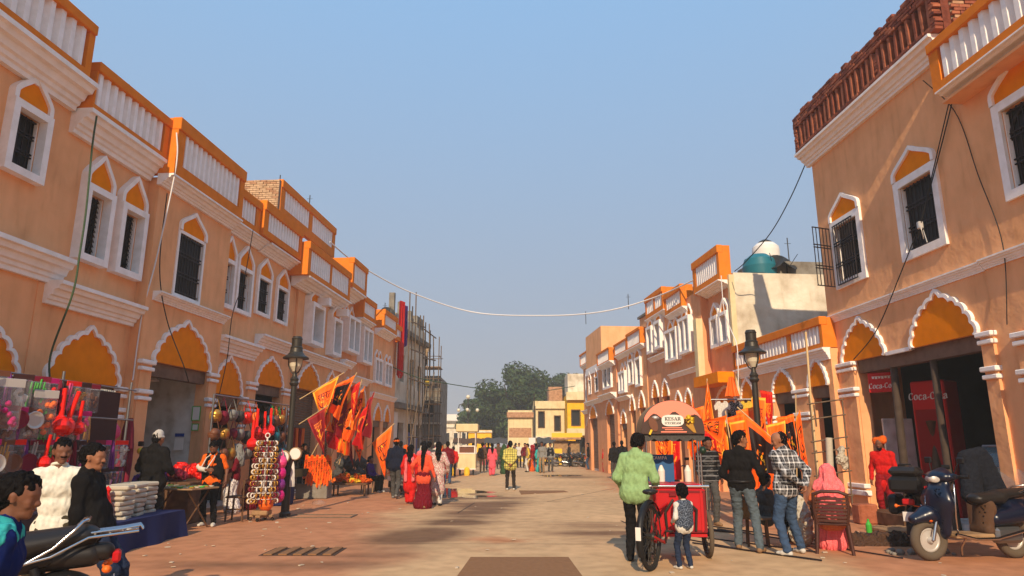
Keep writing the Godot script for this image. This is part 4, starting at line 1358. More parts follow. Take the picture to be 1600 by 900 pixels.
	# a second layer: waistcoat or scarf
	if d.has("vest_mat"):
		var g := Blob.new()
		g.k = 0.04
		for s in [-1, 1]:
			g.bone(hip + Vector3(s * 0.085, 0.0, -0.012), chest + Vector3(s * 0.085, 0.0, -0.014), 0.14, 0.142, Vector3(1, 1, 1.25))
			g.bone(chest + Vector3(s * 0.1, 0, -0.02), sh + Vector3(s * 0.11, -0.02, -0.01), 0.112, 0.084)
		g.bone(hip + Vector3(0, 0.0, -0.045), sh + Vector3(0, -0.03, -0.045), 0.132, 0.11)
		g.noise = noise; g.amp = 0.01; g.stretch = Vector3(8, 11, 8)
		blob_job(slot("waistcoat", o), M[d.vest_mat], [[g, q]])
	# ---- lower garment
	var low: String = d.get("low", "trousers")
	var bm: Material = M[d.get("low_mat", "cloth_dark")]
	if low != "none":
		var g := Blob.new()
		g.k = 0.03
		g.bone(hip + Vector3(-0.055, -0.02, -0.005), hip + Vector3(0.055, -0.02, -0.005), 0.106 * fat, -1, flat)
		var lo2: float = 1.0 if low == "trousers" else 1.5
		if low in ["trousers", "salwar"]:
			for s in [[HL, kl], [HR, kr]]:
				g.bone(s[0], s[1][0], 0.092 * fat, 0.07 * lo2)
				g.bone(s[1][0], s[1][1] + Vector3(0, 0.0 if low == "trousers" else 0.02, 0), 0.069 * lo2, 0.058 * lo2)
			g.noise = noise; g.amp = 0.014; g.stretch = Vector3(9, 13, 9)
		else:
			var foot := (la + ra) / 2
			var wd := 0.17 + (la - ra).length() * 0.3
			var kn: Vector3 = (kl[0] + kr[0]) / 2
			g.bone(hip + Vector3(0, -0.03, 0), kn, 0.115 * fat, 0.165 * fat, Vector3(1, 1, 1.15))
			g.bone(HL, kl[0], 0.085, 0.1); g.bone(HR, kr[0], 0.085, 0.1)
			g.bone(kn, foot + Vector3(0, 0.13, 0.02), 0.17 * fat, wd, Vector3(1, 1, 1.15))
			g.noise = noise; g.amp = 0.035; g.stretch = Vector3(14, 2.2, 14)
		blob_job(slot({"trousers": "trousers", "salwar": "loose_trousers", "skirt": "skirt", "sari": "sari_skirt"}[low], o), bm, [[g, q]])
	if d.get("belt", false):
		var cb := MB.new()
		cb.x = Transform3D(Basis.from_scale(Vector3(1, 1, 0.8)), hip + Vector3(0, 0.05, 0))
		cb.ring(Vector3.ZERO, Vector3.UP, 0.178 * fat, 0.018, 20, 6)
		part("belt", cb, M.leather, o)
	# ---- shoes
	if d.has("shoe_mat"):
		for s in [[kl, lt], [kr, rt]]:
			var g := Blob.new()
			g.k = 0.02
			var a: Vector3 = s[0][1]
			var fd: Vector3 = s[1] * Vector3(1, 0, 1)
			g.bone(a + Vector3(0, -0.045, 0) - fd.normalized() * 0.035, a + fd * 0.45 + Vector3(0, -0.045, 0), 0.042, 0.042, Vector3(1, 1.1, 1))
			g.bone(a + fd * 0.4 + Vector3(0, -0.05, 0), a + fd + s[1] * Vector3(0, 1, 0) + Vector3(0, -0.055, 0), 0.042, 0.034, Vector3(0.95, 1.1, 1))
			blob_job(slot("shoe", o), M[d.shoe_mat], [[g, 0.02 if far else 0.013]])
	# ---- cloth over the head and shoulders
	if d.has("shawl_mat"):
		var g := Blob.new()
		g.k = 0.05
		if d.get("shawl_head", true):
			g.bone(hp.call(0, 0.045, -0.035), hp.call(0, 0.06, 0.0), 0.115, 0.108, Vector3(1.05, 1, 1))
			g.bone(hp.call(0, 0.0, -0.06), sh + Vector3(0, -0.02, -0.05), 0.1, 0.14)
			for s in [-1, 1]: g.bone(hp.call(s * 0.075, -0.02, -0.01), sh + Vector3(s * 0.11, 0.02, 0.0), 0.05, 0.08)
		g.bone(SL + Vector3(0, 0.005, -0.02), SR + Vector3(0, 0.005, -0.02), 0.09)
		g.bone(sh + Vector3(0, -0.05, -0.07), hip + Vector3(0, d.get("shawl_end", 0.1), -0.1), 0.14, 0.13, Vector3(0.75, 1, 1.3))
		if d.get("shawl_front", true): g.bone(SL + Vector3(-0.03, 0, 0.05), hip + Vector3(0.02, 0.1, 0.12), 0.075, 0.08)
		g.noise = noise; g.amp = 0.035; g.stretch = Vector3(11, 4, 11)
		blob_job(slot("shawl", o), M[d.shawl_mat], [[g, q]])
	if d.has("sash_mat"):   # a long scarf hanging over both shoulders at the back
		var g := Blob.new()
		g.k = 0.02
		for s in [-1, 1]:
			g.bone(SL * 0.6 + SR * 0.4 if s > 0 else SR * 0.6 + SL * 0.4, chest + Vector3(s * 0.1, 0.02, -0.14), 0.06, 0.045, Vector3(1, 1, 1.2))
			g.bone(chest + Vector3(s * 0.1, 0.02, -0.14), hip + Vector3(s * 0.12, -0.25, -0.15), 0.045, 0.05, Vector3(1, 1, 1.8))
		g.bone(neck + Vector3(-0.08, -0.02, 0.05), neck + Vector3(0.08, -0.02, 0.05), 0.05)
		g.noise = noise; g.amp = 0.025; g.stretch = Vector3(14, 4, 14)
		blob_job(slot("scarf", o), M[d.sash_mat], [[g, q]])
	return o


func make_cloths() -> void:
	var plaid := func(u: float, v: float, a: Color, b: Color, c: Color) -> Color:
		var x := fmod(u * 2, 1.0)
		var y := fmod(v * 2, 1.0)
		var k := int(x < 0.22) + int(y < 0.22)
		var col: Color = [a, b, c][k]
		if absf(x - 0.6) < 0.04 or absf(y - 0.6) < 0.04: col = col.lerp(b, 0.7)
		return col
	cloth("cloth_white", S(222, 216, 204)); cloth("cloth_shirt", S(238, 232, 214)); cloth("cloth_dark", S(52, 44, 38)); cloth("cloth_olive", S(74, 66, 50))
	cloth("cloth_black", S(28, 26, 26)); cloth("cloth_navy", S(30, 34, 52)); cloth("cloth_jeans", S(64, 84, 112)); cloth("cloth_jeans_grey", S(92, 104, 112))
	cloth("cloth_jeans_dark", S(44, 54, 76)); cloth("cloth_green", S(150, 182, 124)); cloth("cloth_red", S(214, 34, 30)); cloth("cloth_red_dark", S(152, 26, 32))
	cloth("cloth_coral", S(240, 92, 62)); cloth("cloth_maroon", S(116, 22, 36)); cloth("cloth_pink", S(238, 96, 112)); cloth("cloth_rose", S(240, 120, 124))
	cloth("cloth_orange", S(238, 104, 28)); cloth("orange_cloth", S(236, 106, 34)); cloth("cloth_blue", S(20, 34, 88)); cloth("cloth_knit", S(196, 190, 182)); cloth("cloth_teal", S(64, 184, 180))
	cloth("cloth_charcoal", S(34, 36, 44)); cloth("cloth_grey", S(140, 138, 134)); cloth("cloth_gray_dark", S(84, 82, 80)); cloth("cloth_brown", S(96, 70, 52)); cloth("cloth_purple", S(86, 44, 116))
	cloth("cloth_greensari", S(58, 84, 52)); cloth("cloth_yellow", S(228, 190, 70)); cloth("cloth_tan", S(160, 132, 100)); cloth("shoe_white", S(214, 208, 196)); cloth("shoe_tan", S(150, 116, 84)); cloth("shoe_black", S(36, 33, 32))
	cloth("plaid_bw", Color.WHITE, image_tex(64, 64, func(u, v): return plaid.call(u, v, S(38, 38, 42), S(176, 176, 178), S(236, 236, 236))), 5.5)
	cloth("plaid_yellow", Color.WHITE, image_tex(64, 64, func(u, v): return plaid.call(u, v, S(232, 214, 110), S(80, 84, 60), S(48, 52, 44))), 6.0)
	cloth("stripes", Color.WHITE, image_tex(8, 64, func(u, v): return S(150, 150, 150) if fmod(v * 4, 1.0) < 0.14 else (S(70, 70, 74) if fmod(v * 4, 1.0) < 0.24 else S(30, 30, 33))), 2.6)
	var fl := FastNoiseLite.new()
	fl.frequency = 0.11; fl.fractal_octaves = 2
	cloth("floral", Color.WHITE, image_tex(128, 128, func(u, v):
		var n := fl.get_noise_2d(u * 128, v * 128)
		return S(168, 70, 84) if n > 0.12 else (S(110, 110, 88) if n < -0.3 else S(234, 222, 210))), 1.7)
	cloth("floral_dark", Color.WHITE, image_tex(128, 128, func(u, v):
		var n := fl.get_noise_2d(u * 128 + 50, v * 128)
		return S(226, 220, 212) if n > 0.3 else S(30, 28, 34)), 3.0)
	cloth("print_grey", Color.WHITE, image_tex(128, 128, func(u, v):
		var n := fl.get_noise_2d(u * 90 + 9, v * 70)
		return S(120, 100, 108) if n > 0.25 else S(226, 218, 212)), 2.0)
	cloth("sari_pink", Color.WHITE, image_tex(128, 128, func(u, v):
		var n := fl.get_noise_2d(u * 200, v * 200)
		return S(250, 150, 140) if n > 0.3 else S(240, 104, 110)), 2.4)
	cloth("sari_border", Color.WHITE, image_tex(64, 64, func(u, v):
		var n := fl.get_noise_2d(u * 200, v * 200)
		return S(196, 150, 70) if n > 0.0 else S(190, 40, 48)), 4.0)
	cloth("denim_blotch", Color.WHITE, image_tex(128, 128, func(u, v):
		var n := fl.get_noise_2d(u * 128 + 77, v * 128)
		return S(150, 160, 176) if n > 0.28 else S(44, 52, 66)), 2.5)


func people() -> void:
	# left pavement
	person("woman in blue with a teal scarf at the near left edge", Vector3(-2.46, 0, -3.5), 118, {"h": 1.45, "q": 0.02, "qh": 0.008, "skin": "skin_dark", "hair": "bun", "top_mat": "cloth_blue", "flare": 0.45, "low": "salwar", "low_mat": "cloth_blue", "shawl_mat": "cloth_teal", "shawl_head": false, "shawl_front": false, "shawl_end": 0.25, "look": Vector2(-10, 8), "shoe_mat": "shoe_black"})
	person("man in an unbuttoned cream shirt reaching one arm out by the toy stall", Vector3(-4.42, 0, -6.95), 22, {"h": 1.64, "q": 0.018, "skin": "skin_dark", "moustache": true, "top_mat": "cloth_shirt", "low_mat": "cloth_olive", "rh": Vector3(-0.5, 1.06, 0.12), "re": Vector3(-0.4, -0.5, -0.4), "lh": Vector3(0.3, 0.9, 0.06), "look": Vector2(22, 2), "lean": Vector3(-0.03, 0, 0), "hem": 0.16, "collar": true, "lf": Vector3(0.14, 0, 0.06), "rf": Vector3(-0.16, 0, -0.06), "shoe_mat": "shoe_black", "hair": "short"})
	person("man in a black jacket and jeans leaning beside the cream shirt", Vector3(-3.86, 0, -6.62), 100, {"h": 1.63, "q": 0.018, "moustache": true, "top_mat": "cloth_black", "pad": 0.012, "low_mat": "cloth_jeans_dark", "look": Vector2(-4, 2), "lean": Vector3(0, -0.01, -0.13), "hip": Vector3(0, 0.9, 0.04), "rh": Vector3(-0.21, 0.78, -0.06), "re": Vector3(-0.5, 0, -0.3), "lh": Vector3(0.2, 0.8, 0.06), "lf": Vector3(0.1, 0, 0.3), "rf": Vector3(-0.1, 0, 0.16), "fat": 1.12, "shoe_mat": "shoe_black", "collar": true})
	person("man in a dark coat and white knit hat at the folding table", Vector3(-6.66, 0, -13.1), 176, {"h": 1.84, "q": 0.02, "top_mat": "cloth_black", "pad": 0.022, "hem": 0.16, "low_mat": "cloth_dark", "wear": "beanie", "wear_mat": "cloth_knit", "look": Vector2(-12, 12), "lh": Vector3(0.2, 1.05, 0.26), "rh": Vector3(-0.22, 1.0, 0.22), "lf": Vector3(0.13, 0, 0), "rf": Vector3(-0.14, 0, -0.02), "fat": 1.1, "shoe_mat": "shoe_white", "rtoe": Vector3(-0.08, 0, 0.12)})
	var ban := person("man in orange tee and black waistcoat with a plastered arm", Vector3(-6.16, 0, -14.55), 4, {"h": 1.68, "q": 0.02, "top_mat": "cloth_orange", "sleeve": "short", "vest_mat": "cloth_black", "low_mat": "cloth_black", "look": Vector2(0, 30), "rh": Vector3(-0.02, 1.12, 0.27), "re": Vector3(-0.6, -0.7, 0.1), "lh": Vector3(0.3, 0.88, 0.08), "beard": true, "shoe_mat": "shoe_white", "lf": Vector3(0.14, 0, 0.1), "skin": "skin_dark"})
	var mb := MB.new()
	mb.tube([Vector3(-0.27, 1.18, 0.06), Vector3(-0.2, 1.13, 0.14), Vector3(-0.06, 1.115, 0.24)], [0.06, 0.055, 0.045], 10)
	part("plaster_cast", mb, M.cloth_white, ban)
	mb = MB.new()
	mb.tube([Vector3(-0.2, 1.14, 0.15), Vector3(-0.1, 1.36, 0.15), Vector3(0.0, 1.46, 0.03), Vector3(0.06, 1.38, 0.13), Vector3(-0.06, 1.12, 0.24)], 0.012, 6)
	part("sling", mb, M.cloth_white, ban)
	person("woman in maroon top and grey-white printed skirt with a scarf over her hair", Vector3(-6.75, 0, -17.3), -70, {"h": 1.58, "top_mat": "cloth_maroon", "low": "sari", "low_mat": "print_grey", "shawl_mat": "cloth_grey", "shawl_end": 0.36, "shawl_front": false, "lh": Vector3(0.2, 1.0, 0.28), "rh": Vector3(-0.18, 1.02, 0.26)})
	person("woman in a dark red sari standing behind the woman with the grey scarf", Vector3(-6.62, 0, -18.1), -80, {"h": 1.5, "q": 0.026, "top_mat": "cloth_maroon", "low": "sari", "low_mat": "cloth_maroon", "hair": "bun"})
	person("flag seller in black standing behind the tray of orange goods", Vector3(-6.5, 0, -21.9), 30, {"h": 1.62, "q": 0.026, "top_mat": "cloth_black", "low_mat": "cloth_black", "skin": "skin_dark", "beard": true, "look": Vector2(20, 5)})
	person("seated woman in purple on the low chair beside the flag stall", Vector3(-4.95, 0, -24.6), 70, {"h": 1.6, "q": 0.026, "hip": Vector3(0, 0.5, 0), "lf": Vector3(0.1, 0, 0.42), "rf": Vector3(-0.1, 0, 0.4), "top_mat": "cloth_purple", "low": "salwar", "low_mat": "cloth_black", "lh": Vector3(0.12, 0.58, 0.3), "rh": Vector3(-0.12, 0.58, 0.3), "hair": "bun", "shoe_mat": "shoe_white"})
	# walking away down the middle
	person("man in a navy jacket and orange headband walking away", Vector3(-3.58, 0, -21.7), 178, {"h": 1.78, "q": 0.024, "top_mat": "cloth_navy", "pad": 0.012, "hem": 0.06, "low_mat": "cloth_gray_dark", "wear": "band", "wear_mat": "orange_cloth", "lf": Vector3(0.08, 0.0, 0.18), "rf": Vector3(-0.09, 0.06, -0.2), "rtoe": Vector3(-0.02, -0.09, 0.12), "shoe_mat": "cloth_grey", "fat": 1.1})
	person("woman in a red tunic with loose hair, left of the coral-topped girl", Vector3(-2.85, 0, -19.8), 176, {"h": 1.58, "q": 0.024, "top_mat": "cloth_red", "flare": 0.42, "low": "salwar", "low_mat": "cloth_red", "hair": "loose", "rf": Vector3(-0.08, 0.03, -0.16), "lf": Vector3(0.07, 0, 0.1), "sash_mat": "cloth_rose"})
	person("girl in a coral top and maroon skirt with a long braid, walking away", Vector3(-2.3, 0, -18.4), 172, {"h": 1.58, "q": 0.022, "top_mat": "cloth_coral", "hem": 0.24, "fat": 1.08, "low": "skirt", "low_mat": "cloth_maroon", "hair": "long", "rh": Vector3(-0.32, 0.84, 0.0), "lh": Vector3(0.3, 0.95, -0.05), "lf": Vector3(0.1, 0, 0.1), "rf": Vector3(-0.1, 0.02, -0.14), "shoe_mat": "shoe_tan"})
	person("woman in a white floral tunic over white leggings, long hair down her back", Vector3(-2.02, 0, -19.3), 184, {"h": 1.66, "q": 0.022, "top_mat": "floral", "flare": 0.5, "pad": 0.01, "low_mat": "cloth_white", "hair": "loose", "rf": Vector3(-0.07, 0, -0.1), "lf": Vector3(0.08, 0, 0.12), "shoe_mat": "shoe_black", "rh": Vector3(-0.28, 0.9, 0.05)})
	person("woman in a pink shawl just ahead of the coral-topped girl", Vector3(-2.75, 0, -21.9), 180, {"h": 1.68, "q": 0.028, "top_mat": "cloth_rose", "flare": 0.4, "low": "salwar", "low_mat": "cloth_rose", "hair": "bun", "sash_mat": "cloth_pink"})
	person("woman in dark floral dress ahead of the red tunic, partly hidden", Vector3(-3.3, 0, -22.6), 180, {"h": 1.55, "q": 0.028, "top_mat": "cloth_rose", "flare": 0.45, "low": "salwar", "low_mat": "floral_dark", "hair": "loose"})
	person("woman in a dark red top with loose hair ahead of the floral tunic", Vector3(-2.3, 0, -22.2), 180, {"h": 1.62, "q": 0.028, "top_mat": "cloth_red_dark", "flare": 0.4, "low": "salwar", "low_mat": "cloth_black", "hair": "loose"})
	person("man in a yellow checked shirt standing mid-road, hands clasped behind his back", Vector3(-0.06, 0, -25.7), 180, {"h": 1.72, "q": 0.024, "top_mat": "plaid_yellow", "fat": 1.14, "pad": 0.01, "hem": 0.16, "low_mat": "cloth_dark", "lh": Vector3(0.06, 0.94, -0.2), "rh": Vector3(-0.04, 0.92, -0.21), "le": Vector3(1, -0.2, -0.3), "re": Vector3(-1, -0.2, -0.3), "shoe_mat": "shoe_white", "lf": Vector3(0.12, 0, 0), "rf": Vector3(-0.13, 0, 0)})
	# right: around the ice-cream tricycle
	person("man in a bright green shirt leaning over the ice-cream tricycle", Vector3(1.76, 0, -10.2), 156, {"h": 1.76, "q": 0.018, "skin": "skin_dark", "top_mat": "cloth_green", "rumple": 0.012, "pad": 0.012, "low_mat": "cloth_black", "look": Vector2(-28, 20), "rh": Vector3(-0.24, 0.95, 0.26), "lh": Vector3(0.22, 0.95, 0.2), "lean": Vector3(-0.02, 0, 0.05), "collar": true, "hem": 0.1, "hair": "mop", "shoe_mat": "shoe_black"})
	person("small child in a blotched denim waistcoat and white sleeves holding the red tricycle", Vector3(2.3, 0, -9.6), -158, {"h": 1.02, "q": 0.026, "qh": 0.012, "head": 1.42, "top_mat": "cloth_white", "vest_mat": "denim_blotch", "low_mat": "cloth_jeans_dark", "hair": "mop", "fat": 1.15, "rh": Vector3(-0.1, 1.05, 0.3), "lh": Vector3(0.2, 0.98, 0.16), "look": Vector2(-10, 8), "shoe_mat": "shoe_white", "lf": Vector3(0.14, 0, 0.05), "rf": Vector3(-0.12, 0, 0.0)})
	person("man in a dark striped sweater facing the street beside the flags", Vector3(4.08, 0, -14.7), 8, {"h": 1.74, "q": 0.02, "skin": "skin_dark", "top_mat": "stripes", "pad": 0.006, "low_mat": "cloth_gray_dark", "look": Vector2(14, 4), "rh": Vector3(-0.22, 0.86, 0.16), "lh": Vector3(0.25, 0.9, 0.06), "shoe_mat": "shoe_tan", "lf": Vector3(0.06, 0, 0.12), "rf": Vector3(-0.1, 0, -0.05), "collar": true})
	person("young man in a black shirt and faded jeans with turned-up hems, back turned", Vector3(3.62, 0, -11.2), 152, {"h": 1.8, "q": 0.018, "top_mat": "cloth_black", "low_mat": "cloth_jeans_grey", "look": Vector2(-58, 4), "rh": Vector3(-0.3, 0.95, 0.1), "lh": Vector3(0.2, 0.98, 0.18), "lf": Vector3(0.12, 0, 0.12), "rf": Vector3(-0.22, 0, -0.12), "belt": true, "hem": 0.03, "shoe_mat": "shoe_tan", "collar": true})
	person("balding man in a black and white checked shirt, hands behind his back", Vector3(4.17, 0, -10.8), 205, {"h": 1.8, "q": 0.018, "top_mat": "plaid_bw", "pad": 0.006, "low_mat": "cloth_jeans", "hair": "balding", "moustache": true, "look": Vector2(52, 16), "lh": Vector3(-0.06, 0.98, -0.2), "rh": Vector3(-0.12, 0.95, -0.24), "le": Vector3(1, -0.1, -0.4), "re": Vector3(-1, -0.1, -0.4), "lf": Vector3(0.16, 0, -0.08), "rf": Vector3(-0.24, 0, 0.05), "hem": 0.08, "belt": true, "shoe_mat": "shoe_white", "collar": true, "fat": 1.05})
	person("boy in a grey shirt sitting low behind the wicker stool", Vector3(4.22, 0, -11.9), 100, {"h": 1.5, "q": 0.022, "hip": Vector3(0, 0.5, 0), "lf": Vector3(0.12, 0, 0.4), "rf": Vector3(-0.1, 0, 0.42), "top_mat": "cloth_gray_dark", "low_mat": "cloth_black", "lh": Vector3(0.14, 0.6, 0.3), "rh": Vector3(-0.12, 0.6, 0.3), "look": Vector2(0, 12), "hair": "mop"})
	person("woman in a pink sari drawn over her head, on the brown plastic chair", Vector3(4.92, 0, -11.05), 158, {"h": 1.62, "q": 0.018, "hip": Vector3(0, 0.56, 0), "lf": Vector3(0.12, 0, 0.4), "rf": Vector3(-0.12, 0, 0.38), "top_mat": "sari_border", "sleeve": "short", "low": "sari", "low_mat": "sari_pink", "shawl_mat": "sari_pink", "shawl_end": 0.05, "fat": 1.22, "pad": 0.02, "lh": Vector3(0.24, 0.72, 0.2), "rh": Vector3(-0.2, 0.66, 0.24), "look": Vector2(10, 6)})
	person("man all in red with an orange turban standing by the dark open shop", Vector3(7.95, 0, -15.1), -42, {"h": 1.74, "q": 0.02, "skin": "skin_dark", "top_mat": "cloth_red", "hem": 0.3, "low_mat": "cloth_red_dark", "wear": "turban", "wear_mat": "orange_cloth", "hair": "none", "look": Vector2(-10, 8), "lh": Vector3(0.24, 0.84, 0.06), "collar": true, "beard": true, "shoe_mat": "shoe_tan"})
	# further off
	var far := [
		["woman in a coral pink tunic and trousers walking away past the white handcart", -1.05, -37.5, 180, {"h": 1.65, "top_mat": "cloth_pink", "flare": 0.4, "low": "salwar", "low_mat": "cloth_pink", "hair": "loose", "rf": Vector3(-0.06, 0.03, -0.16)}],
		["woman in a dark green sari beside the coral pink walker", -0.45, -39.5, 180, {"h": 1.6, "top_mat": "cloth_greensari", "low": "sari", "low_mat": "cloth_greensari", "shawl_mat": "cloth_greensari", "hair": "bun"}],
		["woman wrapped in a bright red sari on the far right of the road", 5.62, -42.0, 200, {"h": 1.62, "top_mat": "cloth_red", "low": "sari", "low_mat": "cloth_red", "shawl_mat": "cloth_red"}],
		["man in a black jacket and grey trousers right of the red sari", 4.95, -34.0, 185, {"h": 1.72, "top_mat": "cloth_black", "pad": 0.01, "low_mat": "cloth_gray_dark", "shoe_mat": "shoe_white"}],
		["man in a dark jacket walking with the one in grey trousers", 5.45, -34.8, 175, {"h": 1.78, "top_mat": "cloth_black", "pad": 0.012, "low_mat": "cloth_navy", "shoe_mat": "shoe_black"}],
		["man in a grey sweater and pale trousers facing the street, mid-right", 1.75, -41.0, -20, {"h": 1.75, "top_mat": "cloth_grey", "low_mat": "cloth_tan", "shoe_mat": "shoe_tan", "skin": "skin_dark"}],
		["man in a black waistcoat right of the grey sweater", 2.3, -42.2, 10, {"h": 1.7, "top_mat": "cloth_grey", "vest_mat": "cloth_black", "low_mat": "cloth_gray_dark"}],
		["man in white trousers and a tan waistcoat facing left in the crowd", 0.95, -42.5, -80, {"h": 1.65, "top_mat": "cloth_yellow", "vest_mat": "cloth_tan", "low_mat": "cloth_white", "shoe_mat": "shoe_black"}],
		["woman in a red and orange sari beside the man in white trousers", 1.25, -43.5, -90, {"h": 1.55, "top_mat": "cloth_red_dark", "low": "sari", "low_mat": "cloth_orange", "shawl_mat": "cloth_red_dark"}],
		["man in a navy jacket behind the teal sari", 1.5, -43.8, 180, {"h": 1.66, "top_mat": "cloth_navy", "low_mat": "cloth_jeans"}],
		["woman in a teal sari half hidden by the grey sweater", 1.62, -42.6, 150, {"h": 1.55, "top_mat": "cloth_teal", "low": "sari", "low_mat": "cloth_teal", "hair": "bun"}],
		["man in olive standing among the parked motorcycles on the far right", 5.3, -50.5, 190, {"h": 1.72, "top_mat": "cloth_olive", "low_mat": "cloth_olive"}],
		["man in a dark coat leaning to his motorcycle by the far kiosk", 4.2, -51.5, 100, {"h": 1.7, "top_mat": "cloth_dark", "low_mat": "cloth_black"}],
		["child in a red jacket at the left of the white handcart", -3.0, -36.0, 190, {"h": 1.5, "top_mat": "cloth_red", "low_mat": "cloth_black", "pad": 0.015}],
		["woman in cream and red walking left of the red-jacketed child", -3.25, -34.0, 180, {"h": 1.6, "top_mat": "floral", "low": "salwar", "low_mat": "cloth_red_dark", "shawl_mat": "cloth_tan"}],
		["man in a bright blue top ahead of the floral tunic", -3.6, -35.5, 180, {"h": 1.62, "top_mat": "cloth_blue", "low_mat": "cloth_dark"}],
		["person with a white head cloth in the crowd on the left", -4.2, -39.0, 180, {"h": 1.66, "top_mat": "cloth_white", "low_mat": "cloth_grey", "wear": "turban", "wear_mat": "cloth_white", "hair": "none"}],
		["woman in a magenta shawl in the crowd by the scaffolded tower", -4.6, -43.0, 170, {"h": 1.6, "top_mat": "cloth_pink", "low": "sari", "low_mat": "cloth_maroon", "shawl_mat": "cloth_pink"}],
		["man in a brown jacket right of the white handcart", -1.75, -41.5, 180, {"h": 1.7, "top_mat": "cloth_brown", "low_mat": "cloth_tan"}],
		["man in black just behind the white handcart", -1.5, -44.5, 175, {"h": 1.7, "top_mat": "cloth_black", "low_mat": "cloth_navy"}],
		["man in grey-brown far down the road under the tree", -0.9, -48.0, 0, {"h": 1.7, "top_mat": "cloth_brown", "low_mat": "cloth_gray_dark", "skin": "skin_dark"}],
		["woman in dark red far down the road", -0.2, -47.0, 10, {"h": 1.6, "top_mat": "cloth_maroon", "low": "sari", "low_mat": "cloth_maroon", "shawl_mat": "cloth_red_dark"}],
		["man in a white shirt far down the road", 0.5, -50.0, 0, {"h": 1.7, "top_mat": "cloth_white", "low_mat": "cloth_dark"}],
		["man in purple far down the road behind the green sari", -1.9, -50.0, 20, {"h": 1.68, "top_mat": "cloth_purple", "low_mat": "cloth_dark"}],
		["woman in orange far down the left side", -3.4, -47.0, 180, {"h": 1.58, "top_mat": "cloth_orange", "low": "sari", "low_mat": "cloth_orange", "hair": "bun"}],
		["man in dark blue far down the left side", -2.9, -52.0, 180, {"h": 1.7, "top_mat": "cloth_navy", "low_mat": "cloth_dark"}],
		["woman in pale grey at the far end of the crowd", -4.0, -55.0, 180, {"h": 1.58, "top_mat": "cloth_grey", "low": "sari", "low_mat": "cloth_grey", "shawl_mat": "cloth_white"}],
		["man in tan by the far yellow barricades", 2.6, -55.0, 90, {"h": 1.7, "top_mat": "cloth_tan", "low_mat": "cloth_dark"}],
		["man in dark grey by the far tree trunk", 0.3, -57.0, 160, {"h": 1.72, "top_mat": "cloth_gray_dark", "low_mat": "cloth_black"}],
		["woman in a red sari left of the handcart among the walkers", -4.0, -31.5, 175, {"h": 1.58, "top_mat": "cloth_red", "low": "sari", "low_mat": "cloth_red_dark", "hair": "bun"}],
		["man in a pale blue shirt left of the cream and red woman", -4.3, -33.5, 180, {"h": 1.7, "top_mat": "cloth_jeans", "low_mat": "cloth_dark"}],
		["girl in white beside the man in the pale blue shirt", -3.75, -30.5, 182, {"h": 1.45, "top_mat": "floral", "flare": 0.4, "low": "salwar", "low_mat": "cloth_white", "hair": "long"}],
		["man in black ahead of the navy jacket", -4.6, -29.0, 180, {"h": 1.72, "top_mat": "cloth_black", "low_mat": "cloth_navy"}],
		["woman in yellow by the left stalls, further on", -5.0, -33.0, 120, {"h": 1.56, "top_mat": "cloth_yellow", "low": "sari", "low_mat": "cloth_yellow", "shawl_mat": "cloth_orange"}],
		["man in maroon right of the yellow checked shirt, far off", 0.9, -49.0, 20, {"h": 1.7, "top_mat": "cloth_maroon", "low_mat": "cloth_dark"}],
		["woman in pale pink in the far crowd by the barricades", 1.6, -53.0, 170, {"h": 1.57, "top_mat": "cloth_rose", "low": "sari", "low_mat": "cloth_rose", "shawl_mat": "cloth_rose"}],
		["man in grey at the far left under the brown awning", -3.3, -60.0, 160, {"h": 1.7, "top_mat": "cloth_grey", "low_mat": "cloth_black"}],
		["man in dark green in the far crowd", -1.2, -58.0, 10, {"h": 1.7, "top_mat": "cloth_greensari", "low_mat": "cloth_dark"}],
		["woman in bright pink in the far crowd", -2.2, -57.0, 190, {"h": 1.57, "top_mat": "cloth_pink", "low": "sari", "low_mat": "cloth_pink", "shawl_mat": "cloth_pink"}],
		["man in white left of the tree trunk, far off", -0.3, -62.0, 0, {"h": 1.7, "top_mat": "cloth_white", "low_mat": "cloth_tan"}],
		["man in black by the right doorway shutters", 5.0, -46.0, -100, {"h": 1.7, "top_mat": "cloth_black", "low_mat": "cloth_jeans"}],
		["man in a checked grey shirt walking behind the pink shawl", -2.95, -25.0, 182, {"h": 1.7, "top_mat": "cloth_gray_dark", "low_mat": "cloth_black"}],
		["woman in a white veil left of the red-jacketed child", -3.5, -27.5, 176, {"h": 1.56, "top_mat": "cloth_white", "low": "sari", "low_mat": "cloth_tan", "shawl_mat": "cloth_white"}],
		["man in blue jeans ahead of the white veil", -2.7, -29.5, 180, {"h": 1.72, "top_mat": "cloth_maroon", "low_mat": "cloth_jeans"}],
		["woman in an orange veil left of the man in blue jeans", -3.15, -31.0, 180, {"h": 1.55, "top_mat": "cloth_orange", "low": "sari", "low_mat": "cloth_red_dark", "shawl_mat": "cloth_orange"}],
		["man in a black shirt far off between the trees and barricades", 1.9, -59.0, 10, {"h": 1.7, "top_mat": "cloth_black", "low_mat": "cloth_dark"}],
		["woman in blue in the far crowd by the tree", 0.2, -53.5, 10, {"h": 1.58, "top_mat": "cloth_blue", "low": "sari", "low_mat": "cloth_blue", "hair": "bun"}],
		["man in cream in the far crowd by the handcart", -1.6, -54.0, 180, {"h": 1.7, "top_mat": "cloth_shirt", "low_mat": "cloth_brown"}],
		["woman in green far off by the five-armed lamp", -3.8, -63.0, 30, {"h": 1.56, "top_mat": "cloth_greensari", "low": "sari", "low_mat": "cloth_greensari", "shawl_mat": "cloth_yellow"}],
		["man in red near the doorway of the last right building", 6.2, -44.5, -60, {"h": 1.66, "top_mat": "cloth_red_dark", "low_mat": "cloth_dark"}]]
